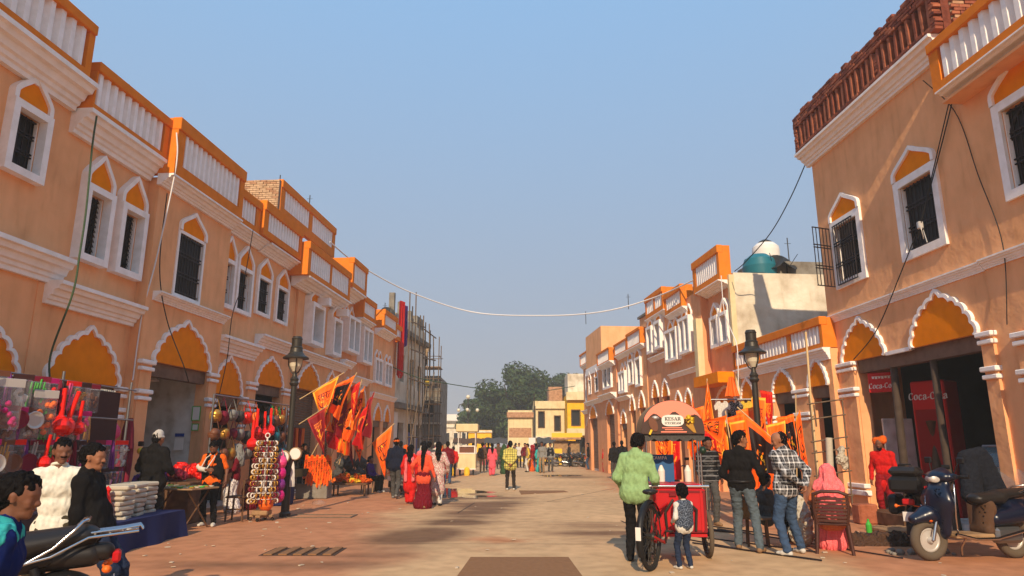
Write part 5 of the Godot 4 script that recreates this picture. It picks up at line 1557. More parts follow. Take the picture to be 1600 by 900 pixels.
	for e in far:
		var d: Dictionary = e[4]
		d.q = 0.034
		person(e[0], Vector3(e[1], 0, e[2]), e[3], d, "people in the far crowd")
	person("builder in a pale shirt and cap standing up on the scaffold tower", Vector3(-6.3, 7.08, -49.3), 150, {"h": 1.62, "q": 0.034, "top_mat": "cloth_tan", "low_mat": "cloth_black", "wear": "beanie", "wear_mat": "cloth_white", "lean": Vector3(0, -0.02, 0.14), "lf": Vector3(0.12, 0, 0.2), "lh": Vector3(0.2, 0.95, 0.35)})


# ---------------------------------------------------------------- street furniture, wires, flags and goods
func lamp_post(label: String, at: Vector3) -> Node3D:
	var o := thing("lamp_post", label, "lamp post", at, 0.0, "lamp posts along the street")
	var b := MB.new()
	b.lathe([Vector2(0.0, 0), Vector2(0.13, 0), Vector2(0.13, 0.08), Vector2(0.095, 0.12), Vector2(0.09, 0.9), Vector2(0.1, 0.93), Vector2(0.075, 0.98), Vector2(0.065, 2.95), Vector2(0.085, 2.97), Vector2(0.11, 3.02), Vector2(0.085, 3.07), Vector2(0.1, 3.12), Vector2(0.06, 3.18), Vector2(0.05, 3.24), Vector2(0.03, 3.3), Vector2(0.0, 3.3)], 18)
	part("pole", b, M.lamp_metal, o)
	b = MB.new()
	b.lathe([Vector2(0.0, 3.3), Vector2(0.06, 3.3), Vector2(0.13, 3.42), Vector2(0.155, 3.55), Vector2(0.16, 3.62), Vector2(0.0, 3.62)], 18)
	part("lamp_bowl", b, M.bowl, o)
	b = MB.new()
	b.lathe([Vector2(0.0, 3.6), Vector2(0.3, 3.6), Vector2(0.305, 3.63), Vector2(0.2, 3.7), Vector2(0.155, 3.76), Vector2(0.14, 3.85), Vector2(0.145, 3.87), Vector2(0.12, 3.9), Vector2(0.12, 4.06), Vector2(0.13, 4.08), Vector2(0.1, 4.14), Vector2(0.0, 4.15)], 20)
	part("lamp_cap", b, M.lamp_metal, o)
	for k in 3:
		var a := TAU * k / 3 + 0.4
		b = MB.new()
		var d := Vector3(sin(a), 0, cos(a))
		b.tube([Vector3(0, 3.22, 0), d * 0.1 + Vector3(0, 3.3, 0), d * 0.17 + Vector3(0, 3.45, 0), d * 0.18 + Vector3(0, 3.62, 0)], 0.016, 6)
		part("bracket", b, M.lamp_metal, o)
	return o


func wire(label: String, pts: Array, r: float, m: Material, sag := 0.0, group := "") -> void:
	var c := Curve3D.new()
	for i in pts.size():
		var t: Vector3 = (pts[mini(i + 1, pts.size() - 1)] - pts[maxi(i - 1, 0)]) / 6.0
		c.add_point(pts[i], -t, t)
	var q := []
	var n := maxi(6, pts.size() * 6)
	for i in n + 1:
		var p := c.sample_baked(c.get_baked_length() * i / n, true)
		p.y -= sag * 4.0 * (float(i) / n) * (1.0 - float(i) / n)
		q.append(p)
	var b := MB.new()
	var o: Vector3 = q[0]
	for i in q.size(): q[i] -= o
	b.tube(q, r, 5)
	solo("cable", label, "cable", b, m, o, group)


func stroke(im: Image, pts: Array, r: float, c: Color) -> void:
	for i in pts.size() - 1:
		var n := int(pts[i].distance_to(pts[i + 1]) / maxf(r * 0.5, 1.0)) + 1
		for k in n + 1:
			var p: Vector2 = pts[i].lerp(pts[i + 1], float(k) / n)
			im.fill_rect(Rect2i(int(p.x - r), int(p.y - r * 0.7), int(r * 2) + 1, int(r * 1.4) + 1), c)


func print_mat(called: String, ground_c: Color, ink: Color, second: Color, sd: int, dark := false) -> StandardMaterial3D:   # a pennant with brush-like marks
	var g := RandomNumberGenerator.new()
	g.seed = sd
	var im := Image.create(192, 192, false, Image.FORMAT_RGB8)
	im.fill(ground_c)
	if dark: im.fill_rect(Rect2i(24, 26, 150, 110), Color(0.13, 0.05, 0.04))
	var pp := []
	for k in 5:   # a row of letter-like strokes hanging from a headline
		var x := 44.0 + k * 22
		stroke(im, [Vector2(x, 44), Vector2(x + g.randf_range(-6, 6), 60), Vector2(x + g.randf_range(2, 12), 74)], 3.0, ink)
		stroke(im, [Vector2(x - 6, 58), Vector2(x + 6, 52 + g.randf_range(-4, 6))], 2.5, ink)
	stroke(im, [Vector2(38, 44), Vector2(150, 42)], 2.5, ink)
	for k in 16:
		var a := PI * (0.1 + 0.8 * k / 15.0)
		pp.append(Vector2(96 - cos(a) * 60, 84 + sin(a) * 34))
	stroke(im, pp, 4.5, ink)
	for k in 26:
		var p := Vector2(96 + g.randfn(0, 24), 108 + g.randfn(0, 22))
		stroke(im, [p, p + Vector2(g.randf_range(-14, 14), g.randf_range(-14, 14))], g.randf_range(1.5, 4.5), [ink, second, ink, Color(0.93, 0.72, 0.12)][g.randi() % 4])
	stroke(im, [Vector2(2, 6), Vector2(190, 6)], 5, second)
	stroke(im, [Vector2(6, 2), Vector2(6, 190)], 4, second)
	stroke(im, [Vector2(186, 2), Vector2(186, 190)], 4, second)
	var m := mat(called, Color.WHITE, 0.55, 0.0, 0.3)
	m.albedo_texture = ImageTexture.create_from_image(im)
	m.backlight_enabled = true
	m.backlight = Color(0.35, 0.35, 0.35)
	return m


func pennant(label: String, A: Vector3, B: Vector3, C: Vector3, m: Material, pole: Array, group: String, wob := 0.07, sd := 1, D = null) -> void:
	# the edge A-B is tied to the pole, C is the hanging point (D makes it a four-cornered cloth A B C D)
	var base: Vector3 = pole[0] if pole.size() else A
	var o := thing("flag", label, "flag", base, 0.0, group)
	var b := MB.new()
	var nn := (B - A).cross(C - A).normalized()
	b.sheet(func(u: float, v: float) -> Vector3:
		var top := A.lerp(B, u)
		var low: Vector3 = C if D == null else (D as Vector3).lerp(C, u)
		var p := top.lerp(low, v)
		var w := sin(u * 9.0 + v * 3.0 + sd) * 0.6 + sin(v * 7.0 - u * 4.0 + sd * 2.1) * 0.4 + sin(u * 19.0 + sd) * 0.25
		return p - base + nn * w * wob * 1.4 * (0.25 + v) * (1.0 if D != null else (1.15 - v)), 20, 18)
	part("flag_cloth", b, m, o)
	if pole.size():
		b = MB.new()
		b.tube([pole[0] - base, pole[1] - base], 0.014, 6)
		part("flagpole", b, M.stick, o)


func hang(called: String, label: String, cat: String, me: Mesh, at: Vector3, yaw: float, group: String, s := 1.0) -> MeshInstance3D:
	var o := put(called, me, self, at)
	o.rotation.y = yaw
	o.scale = Vector3.ONE * s
	tag(o, label, cat, group)
	return o


func gada_mesh(m: Material) -> ArrayMesh:   # an inflated toy club, hanging by its handle: top at 0
	var b := MB.new()
	b.lathe([Vector2(0.0, -0.62), Vector2(0.02, -0.615), Vector2(0.03, -0.6), Vector2(0.03, -0.59)], 12)
	for k in 12:
		var a := TAU * k / 12
		b.ball(Vector3(sin(a) * 0.055, -0.49, cos(a) * 0.055), Vector3(0.055, 0.105, 0.055), 8, 6)
	b.lathe([Vector2(0.05, -0.4), Vector2(0.06, -0.385), Vector2(0.034, -0.36), Vector2(0.03, -0.2), Vector2(0.028, -0.03), Vector2(0.03, -0.01), Vector2(0.0, 0.0)], 12)
	return b.mesh(m)


func packet_mesh(inner: Material, w := 0.24, h := 0.36, kind := 0) -> Array:   # a filled plastic packet with a header card, top at 0
	var b := MB.new()
	var g := RandomNumberGenerator.new()
	g.seed = kind * 7 + int(w * 100)
	for i in 9:
		var p := Vector3(g.randf_range(-w, w) * 0.36, -h * g.randf_range(0.25, 0.92), g.randf_range(-0.015, 0.015))
		if kind % 3 == 0: b.ball(p, Vector3(0.045, 0.045, 0.025), 8, 5)
		elif kind % 3 == 1: b.cbox(p, Vector3(0.05, 0.1, 0.03), 0.01, Basis(Vector3(0, 0, 1), g.randf_range(-0.5, 0.5)))
		else: b.rod(p + Vector3(0, 0.09, 0), p - Vector3(0.02, 0.09, 0), 0.014, 6)
	var c := MB.new()
	c.cbox(Vector3(0, -h * 0.09, 0), Vector3(w, h * 0.17, 0.012), 0.004)
	var f := MB.new()
	f.cbox(Vector3(0, -h * 0.58, 0), Vector3(w * 0.96, h * 0.84, 0.06), 0.025)
	return [b.mesh(inner), c, f]


func packet(label: String, at: Vector3, yaw: float, inner: Material, card: Material, w: float, h: float, kind: int, group: String) -> void:
	var key := "packet%s%s%.2f%d" % [inner.get_instance_id(), card.get_instance_id(), w, kind % 3]
	if not shared.has(key):
		var p := packet_mesh(inner, w, h, kind)
		shared[key] = [p[0], p[1].mesh(card), p[2].mesh(M.plastic_film)]
	var o := thing("toy_packet", label, "toy packet", at, yaw, group)
	put("contents", shared[key][0], o)
	put("header_card", shared[key][1], o)
	put("film", shared[key][2], o)


func bag_mesh(m: Material, w := 0.26, h := 0.22, sd := 1) -> ArrayMesh:   # a soft bag hanging by its strap, top at 0
	var b := MB.new()
	b.ball(Vector3(0, -0.42, 0), Vector3(w * 0.5, h * 0.55, 0.09), 12, 8)
	b.ball(Vector3(0, -0.37, 0.01), Vector3(w * 0.44, h * 0.42, 0.095), 12, 8)
	b.tube([Vector3(-w * 0.42, -0.36, 0), Vector3(-w * 0.22, -0.16, 0.01), Vector3(0, 0, 0), Vector3(w * 0.2, -0.17, 0.01), Vector3(w * 0.42, -0.36, 0)], 0.011, 5)
	return b.mesh(m)


func strand_mesh(m: Material, n := 7, L := 0.5) -> ArrayMesh:   # a bunch of bead strings tied at the top
	var b := MB.new()
	for i in n:
		var a := TAU * i / n
		var d := Vector3(cos(a), 0, sin(a)) * 0.045
		var q := []
		for k in 9: q.append(Vector3(0, -L * k / 8.0, 0) + d * sqrt(k / 8.0))
		b.tube(q, [0.006, 0.01, 0.013, 0.011, 0.014, 0.011, 0.014, 0.012, 0.008], 5)
	return b.mesh(m)


func garment_mesh(m: Material, w: float, h: float, sd := 1, taper := 0.8, folds := 16.0) -> ArrayMesh:   # hanging cloth, top at 0, folded round a hanger
	var b := MB.new()
	for s in [1.0, -1.0]:
		b.sheet(func(u: float, v: float) -> Vector3:
			var x := (u - 0.5) * w * lerpf(taper, 1.0, v)
			var z := 0.025 + 0.03 * sin(u * folds + sd) * (0.3 + v) + 0.02 * sin(u * folds * 2.3 + v * 2 + sd)
			return Vector3(x * s, -v * h * (1.0 + 0.03 * sin(u * 9 + sd)), z * s), 16, 6)
	return b.mesh(m)


func tee_mesh(m: Material, w := 0.42, h := 0.5) -> ArrayMesh:
	var b := MB.new()
	b.extrude(PackedVector2Array([Vector2(-w * 0.33, -h), Vector2(w * 0.33, -h), Vector2(w * 0.31, -h * 0.36), Vector2(w * 0.5, -h * 0.42), Vector2(w * 0.56, -h * 0.22), Vector2(w * 0.3, -0.01), Vector2(w * 0.13, 0), Vector2(w * 0.08, -0.05), Vector2(-w * 0.08, -0.05), Vector2(-w * 0.13, 0), Vector2(-w * 0.3, -0.01), Vector2(-w * 0.56, -h * 0.22), Vector2(-w * 0.5, -h * 0.42), Vector2(-w * 0.31, -h * 0.36)]), -0.02, 0.02)
	return b.mesh(m)


func folding_table(label: String, at: Vector3, yaw: float, L: float, W: float, h: float, top: Material) -> Node3D:
	var o := thing("folding_table", label, "table", at, yaw)
	var b := MB.new()
	b.cbox(Vector3(0, h - 0.015, 0), Vector3(L, 0.03, W), 0.006)
	part("tabletop", b, top, o)
	for x in [-L * 0.36, L * 0.36]:
		for s in [-1, 1]:
			b = MB.new()
			b.rod(Vector3(x, 0, s * W * 0.46), Vector3(x, h - 0.03, -s * W * 0.4), 0.018)
			part("leg", b, M.wood, o)
	return o


func street_materials() -> void:
	var bw := mat("bowl", S(206, 196, 172), 0.25)
	mat("stick", S(206, 176, 128), 0.7)
	mat("toy_red", S(236, 34, 24), 0.28)
	mat("toy_pink", S(232, 70, 130), 0.4); mat("toy_green", S(70, 170, 60), 0.4); mat("toy_yellow", S(236, 190, 50), 0.4); mat("toy_blue", S(50, 110, 200), 0.4)
	mat("toy_white", S(226, 218, 208), 0.5); mat("toy_gold", S(190, 140, 60), 0.35, 0.5); mat("toy_orange", S(240, 110, 30), 0.5); mat("toy_purple", S(120, 40, 120), 0.5); mat("toy_brown", S(110, 66, 44), 0.5)
	mat("magenta", S(196, 24, 110), 0.35); mat("maroon", S(120, 16, 44), 0.8); mat("teal_tank", S(30, 104, 116), 0.45)
	tri_map(mat("board_maroon", S(66, 34, 32), 0.8), M.white.albedo_texture, 0.8); mat("tarp", S(40, 26, 40), 0.6); tri_map(mat("paper", S(192, 182, 164), 0.8), M.white.albedo_texture, 3.0); mat("silver", S(196, 190, 182), 0.4, 0.3)
	tri_map(mat("cane", S(150, 118, 74), 0.8), M.bamboo.albedo_texture, 2.0, M.peach.normal_texture, 1.0)
	print_mat("flag_a", S(250, 100, 18), S(46, 16, 10), S(252, 130, 30), 3)
	print_mat("flag_b", S(252, 112, 20), S(120, 20, 14), S(240, 190, 60), 5)
	print_mat("flag_c", S(252, 96, 16), S(30, 12, 10), S(252, 120, 24), 8, true)
	print_mat("flag_red", S(200, 20, 22), S(240, 150, 40), S(230, 60, 30), 11)
	print_mat("flag_maroon", S(130, 16, 26), S(226, 120, 40), S(160, 30, 34), 14)


const NTH := ["first", "second", "third", "fourth", "fifth", "sixth", "seventh", "eighth", "ninth", "tenth", "eleventh", "twelfth", "thirteenth", "fourteenth", "fifteenth", "sixteenth"]


func run_a_things() -> void:
	street_materials()
	lamp_post("bronze lamp post on the left pavement beside the bangle stand", Vector3(-5.17, 0, -16.3))
	another(get_node("lamp_post"), Vector3(5.42, 0, -15.35), 0.0, "bronze lamp post standing among the orange flags on the right")
	# wires
	wire("long white cable sagging across the whole street", [Vector3(-7.5, 9.75, -27), Vector3(-6.75, 9.32, -29), Vector3(-4.9, 8.75, -32), Vector3(-1.95, 8.15, -34), Vector3(1.5, 7.6, -32), Vector3(4.0, 7.4, -30), Vector3(6.0, 7.7, -28.5), Vector3(7.2, 7.75, -24.4)], 0.03, M.cable_white)
	wire("thin greenish cable crossing the street further down", [Vector3(-7.3, 6.06, -34), Vector3(-5.4, 5.2, -36), Vector3(-3.9, 4.95, -38), Vector3(-0.4, 4.76, -42), Vector3(2.1, 5.1, -46), Vector3(4.4, 5.6, -48)], 0.025, M.cable_green)
	wire("dark cable running from the brick parapet corner down to the cream wall", [Vector3(8.22, 9.35, -17.7), Vector3(8.19, 8.67, -19), Vector3(8.1, 8.06, -20.5), Vector3(7.6, 7.4, -21.5), Vector3(7.5, 7.3, -22.3)], 0.016, M.cable)
	wire("black twin cable slanting across the right facade past the second window", [Vector3(8.5, 8.12, -12), Vector3(8.45, 7.3, -12.5), Vector3(8.32, 6.1, -13.2), Vector3(8.2, 5.1, -14), Vector3(8.2, 4.1, -15.2), Vector3(8.22, 3.6, -16.4)], 0.012, M.cable)
	wire("second strand of the black cable looping beside the window on the right", [Vector3(8.46, 8.1, -12.05), Vector3(8.42, 7.2, -12.6), Vector3(8.3, 6.0, -13.2), Vector3(8.28, 5.7, -13.35)], 0.011, M.cable)
	wire("dark cable from the junction towards the fan window", [Vector3(8.5, 8.13, -12), Vector3(8.75, 8.0, -10.8), Vector3(8.75, 8.2, -8.5)], 0.014, M.cable)
	wire("thin cable hanging from the near right balcony down the wall", [Vector3(8.1, 8.6, -12.2), Vector3(8.5, 7.8, -12.0), Vector3(8.52, 6.4, -11.7), Vector3(8.53, 5.0, -11.4), Vector3(8.45, 3.6, -11.5)], 0.009, M.cable)
	var b := MB.new()
	b.cbox(Vector3.ZERO, Vector3(0.1, 0.16, 0.1), 0.02)
	b.tube([Vector3(0, 0.05, 0), Vector3(-0.05, -0.1, 0.1), Vector3(0, -0.3, 0.05), Vector3(0.05, -0.1, 0.0), Vector3(0.02, -0.4, 0.12)], 0.01, 5)
	solo("junction_box", "pale junction box with tangled wire ends by the second right window", "junction box", b, M.silver, Vector3(8.3, 5.95, -13.25))
	wire("thick green cable hanging down the left wall over the toy stall", [Vector3(-7.8, 7.62, -11.78), Vector3(-7.78, 7.0, -11.75), Vector3(-7.72, 5.75, -11.75), Vector3(-7.72, 4.9, -11.75), Vector3(-7.74, 4.2, -11.75), Vector3(-8.0, 3.1, -11.8), Vector3(-7.95, 2.5, -11.9)], 0.018, M.cable_green)
	wire("pale cable hanging from the second balustrade on the left", [Vector3(-7.5, 8.4, -14.1), Vector3(-7.45, 7.9, -14.15), Vector3(-7.5, 7.2, -14.2), Vector3(-7.72, 5.5, -14.3), Vector3(-7.85, 4.3, -14.25), Vector3(-7.85, 2.9, -14.2)], 0.016, M.cable_white)
	wire("dark cable swinging from the pale cable into the open passage", [Vector3(-7.6, 7.0, -14.2), Vector3(-7.68, 5.4, -14.4), Vector3(-7.6, 4.3, -14.8), Vector3(-7.3, 3.3, -15.2), Vector3(-7.35, 3.0, -15.6)], 0.012, M.cable)
	wire("thin dark cable down the wall left of the left lamp post", [Vector3(-7.3, 7.5, -18.4), Vector3(-7.35, 6.0, -18.2), Vector3(-7.45, 5.0, -17.9), Vector3(-7.4, 3.8, -17.7), Vector3(-7.45, 2.7, -17.5)], 0.011, M.cable)
	wire("cream cable looping down from the boxed balcony on the right", [Vector3(7.1, 7.2, -22.5), Vector3(7.15, 6.0, -22.6), Vector3(7.35, 5.3, -22.6), Vector3(7.4, 4.7, -22.3), Vector3(7.3, 3.3, -22.2)], 0.016, M.cable_white)
	# flags of the left stall
	var fl := "orange flags of the left flag stall"
	pennant("large orange flag topmost at the left flag stall, its pole slanting over the pavement", Vector3(-6.11, 3.18, -21), Vector3(-5.3, 3.64, -21), Vector3(-5.66, 2.22, -20.8), M.flag_b, [Vector3(-6.46, 2.95, -21), Vector3(-5.15, 3.76, -21)], fl, 0.09, 1)
	pennant("orange flag with a dark printed panel in the middle of the left flag stall", Vector3(-5.5, 3.4, -21.4), Vector3(-4.9, 3.72, -21.4), Vector3(-5.35, 2.35, -21.2), M.flag_c, [Vector3(-6.2, 1.2, -21.6), Vector3(-4.85, 3.8, -21.4)], fl, 0.1, 2, Vector3(-5.6, 2.6, -21.3))
	pennant("bright red narrow flag right of the dark printed one", Vector3(-5.07, 3.36, -21.6), Vector3(-4.77, 3.54, -21.6), Vector3(-4.92, 2.3, -21.5), M.flag_red, [Vector3(-5.4, 1.0, -22), Vector3(-4.72, 3.62, -21.6)], fl, 0.07, 3)
	pennant("maroon flag hanging lowest on the left side of the flag stall", Vector3(-6.1, 2.34, -20.7), Vector3(-5.6, 2.66, -20.7), Vector3(-5.5, 1.3, -20.6), M.flag_maroon, [Vector3(-6.4, 2.2, -20.9), Vector3(-5.5, 2.75, -20.7)], fl, 0.08, 4)
	pennant("long crumpled maroon and orange flag falling to the stall table", Vector3(-5.6, 2.6, -22), Vector3(-4.9, 3.3, -22), Vector3(-5.05, 1.25, -21.8), M.flag_b, [Vector3(-5.9, 0.7, -22.1), Vector3(-4.85, 3.4, -22)], fl, 0.14, 5, Vector3(-5.4, 1.5, -21.8))
	pennant("second long maroon flag behind the crumpled one", Vector3(-5.75, 2.5, -22.2), Vector3(-5.2, 2.8, -22.2), Vector3(-5.0, 0.95, -22.2), M.flag_maroon, [], fl, 0.1, 6)
	pennant("orange flag with a dark emblem pointing up beside the seated woman in purple", Vector3(-5.25, 1.66, -23), Vector3(-4.74, 2.34, -23), Vector3(-4.95, 1.05, -22.9), M.flag_a, [Vector3(-5.75, 1.02, -23.1), Vector3(-4.68, 2.42, -23)], fl, 0.08, 7)
	pennant("orange flag nearest the road, rightmost of the left flag stall", Vector3(-4.5, 1.66, -22.5), Vector3(-3.87, 2.2, -22.5), Vector3(-4.03, 0.6, -22.4), M.flag_a, [Vector3(-4.8, 1.4, -22.6), Vector3(-3.8, 2.27, -22.5)], fl, 0.08, 8)
	for i in 8:
		var x := -5.85 + i * 0.17
		var y := 3.3 - 0.18 * ((i * 3) % 5)
		var mm: Material = [M.flag_a, M.flag_b, M.flag_red, M.flag_c, M.flag_maroon][(i * 2) % 5]
		pennant("%s flag crowded into the middle of the left stall, %s from the left" % [["orange", "maroon", "red", "orange", "dark printed"][i % 5], NTH[i]], Vector3(x, y - 0.3, -21.9 - 0.1 * (i % 3)), Vector3(x + 0.3, y + 0.15, -21.8 - 0.1 * (i % 3)), Vector3(x + 0.15, y - 1.3, -21.7), mm, [], fl, 0.11, 20 + i, Vector3(x - 0.05, y - 1.15, -21.8))
	# flags of the right stall
	var fr := "orange flags of the right flag stall"
	pennant("tall narrow orange pennant rising highest at the right flag stall", Vector3(4.62, 1.75, -17), Vector3(4.98, 1.9, -17), Vector3(4.84, 3.15, -17), M.flag_b, [Vector3(4.8, 0.6, -17.02), Vector3(4.84, 3.2, -17.02)], fr, 0.05, 9)
	pennant("narrow orange pennant just left of the tallest one", Vector3(4.3, 1.5, -17.2), Vector3(4.62, 1.55, -17.2), Vector3(4.5, 2.8, -17.2), M.flag_a, [Vector3(4.42, 0.4, -17.22), Vector3(4.5, 2.85, -17.22)], fr, 0.05, 10)
	pennant("orange flag with a bow-like dark print stretched to a point on the left", Vector3(4.51, 2.21, -14.6), Vector3(4.38, 1.6, -14.6), Vector3(3.85, 2.04, -14.5), M.flag_a, [Vector3(4.62, 1.0, -14.62), Vector3(4.5, 2.3, -14.62)], fr, 0.06, 11)
	pennant("plain orange flag in the middle of the right flag stall", Vector3(4.4, 2.04, -14.1), Vector3(4.85, 2.12, -14.1), Vector3(4.75, 1.1, -14.0), M.flag_b, [], fr, 0.07, 12, Vector3(4.5, 1.2, -14.0))
	pennant("large orange flag with a black printed field behind the checked shirt", Vector3(4.42, 2.2, -13.2), Vector3(4.98, 1.66, -13.2), Vector3(4.86, 0.8, -13.1), M.flag_c, [Vector3(4.3, 2.3, -13.22), Vector3(5.1, 1.55, -13.22)], fr, 0.07, 13, Vector3(4.42, 0.75, -13.1))
	pennant("orange flag hanging behind the right lamp post", Vector3(5.75, 2.75, -16.6), Vector3(6.1, 2.7, -16.6), Vector3(5.95, 1.4, -16.5), M.flag_b, [], fr, 0.06, 14, Vector3(5.78, 1.5, -16.5))
	pennant("red and orange flag right of the right lamp post", Vector3(6.05, 2.9, -16.8), Vector3(6.35, 2.85, -16.8), Vector3(6.25, 1.5, -16.8), M.flag_red, [], fr, 0.06, 15)
	pennant("orange cloth hanging in the opening right of the flag stall", Vector3(7.42, 2.2, -18.2), Vector3(7.56, 2.5, -18.2), Vector3(7.62, 0.8, -18.1), M.flag_a, [Vector3(7.3, 0.2, -18.25), Vector3(7.5, 2.9, -18.22)], fr, 0.05, 16, Vector3(7.45, 0.85, -18.1))
	pennant("orange flag low behind the striped sweater", Vector3(4.1, 1.9, -16.2), Vector3(4.5, 1.7, -16.2), Vector3(4.3, 0.7, -16.1), M.flag_c, [], fr, 0.08, 17)
	pennant("orange hanging beside the ice-cream canopy", Vector3(3.35, 2.0, -16.5), Vector3(3.8, 1.95, -16.5), Vector3(3.7, 0.9, -16.4), M.flag_b, [], fr, 0.08, 18, Vector3(3.4, 1.0, -16.4))
	pennant("red cloth behind the ice-cream cart's posts", Vector3(3.75, 1.85, -17.5), Vector3(4.2, 1.85, -17.5), Vector3(4.15, 0.75, -17.4), M.flag_red, [], fr, 0.08, 19, Vector3(3.8, 0.8, -17.4))
	for i in 8:
		var x := 3.9 + i * 0.3
		var y := 2.35 - 0.16 * ((i * 3) % 4)
		var mm: Material = [M.flag_a, M.flag_c, M.flag_b, M.flag_red][(i * 3) % 4]
		pennant("flag hung close among the others of the right stall, %s from the left" % NTH[i], Vector3(x, y, -15.6 - 0.2 * (i % 3)), Vector3(x + 0.42, y + 0.1, -15.6 - 0.2 * (i % 3)), Vector3(x + 0.3, y - 1.15, -15.4), mm, [], fr, 0.1, 40 + i, null if i % 2 else Vector3(x + 0.02, y - 1.0, -15.5))
	# a rail of shirts over the right stall
	var rail := MB.new()
	rail.rod(Vector3(4.9, 2.72, -17.6), Vector3(6.2, 2.72, -17.4), 0.02)
	for x in [4.9, 6.2]: rail.rod(Vector3(x, 0, -17.5), Vector3(x, 2.74, -17.5), 0.025)
	solo("clothes_rail", "clothes rail over the right flag stall", "clothes rail", rail, M.steel)
	for e in [["cloth_white", 5.3, "white tee hanging on the rail over the right flag stall"], ["floral_dark", 5.62, "black and white printed tee on the rail"], ["cloth_yellow", 5.9, "yellow printed tee on the rail beside the lamp post"]]:
		hang("tee_shirt", e[2], "tee shirt", tee_mesh(M[e[0]], 0.36, 0.56), Vector3(e[1], 2.68, -17.44), -0.3, "tees on the rail")
	hang("shorts", "orange shorts hung above the tees", "shorts", garment_mesh(M.toy_orange, 0.36, 0.5, 3, 0.3), Vector3(5.62, 3.3, -17.6), -0.3, "")
	run_stalls()


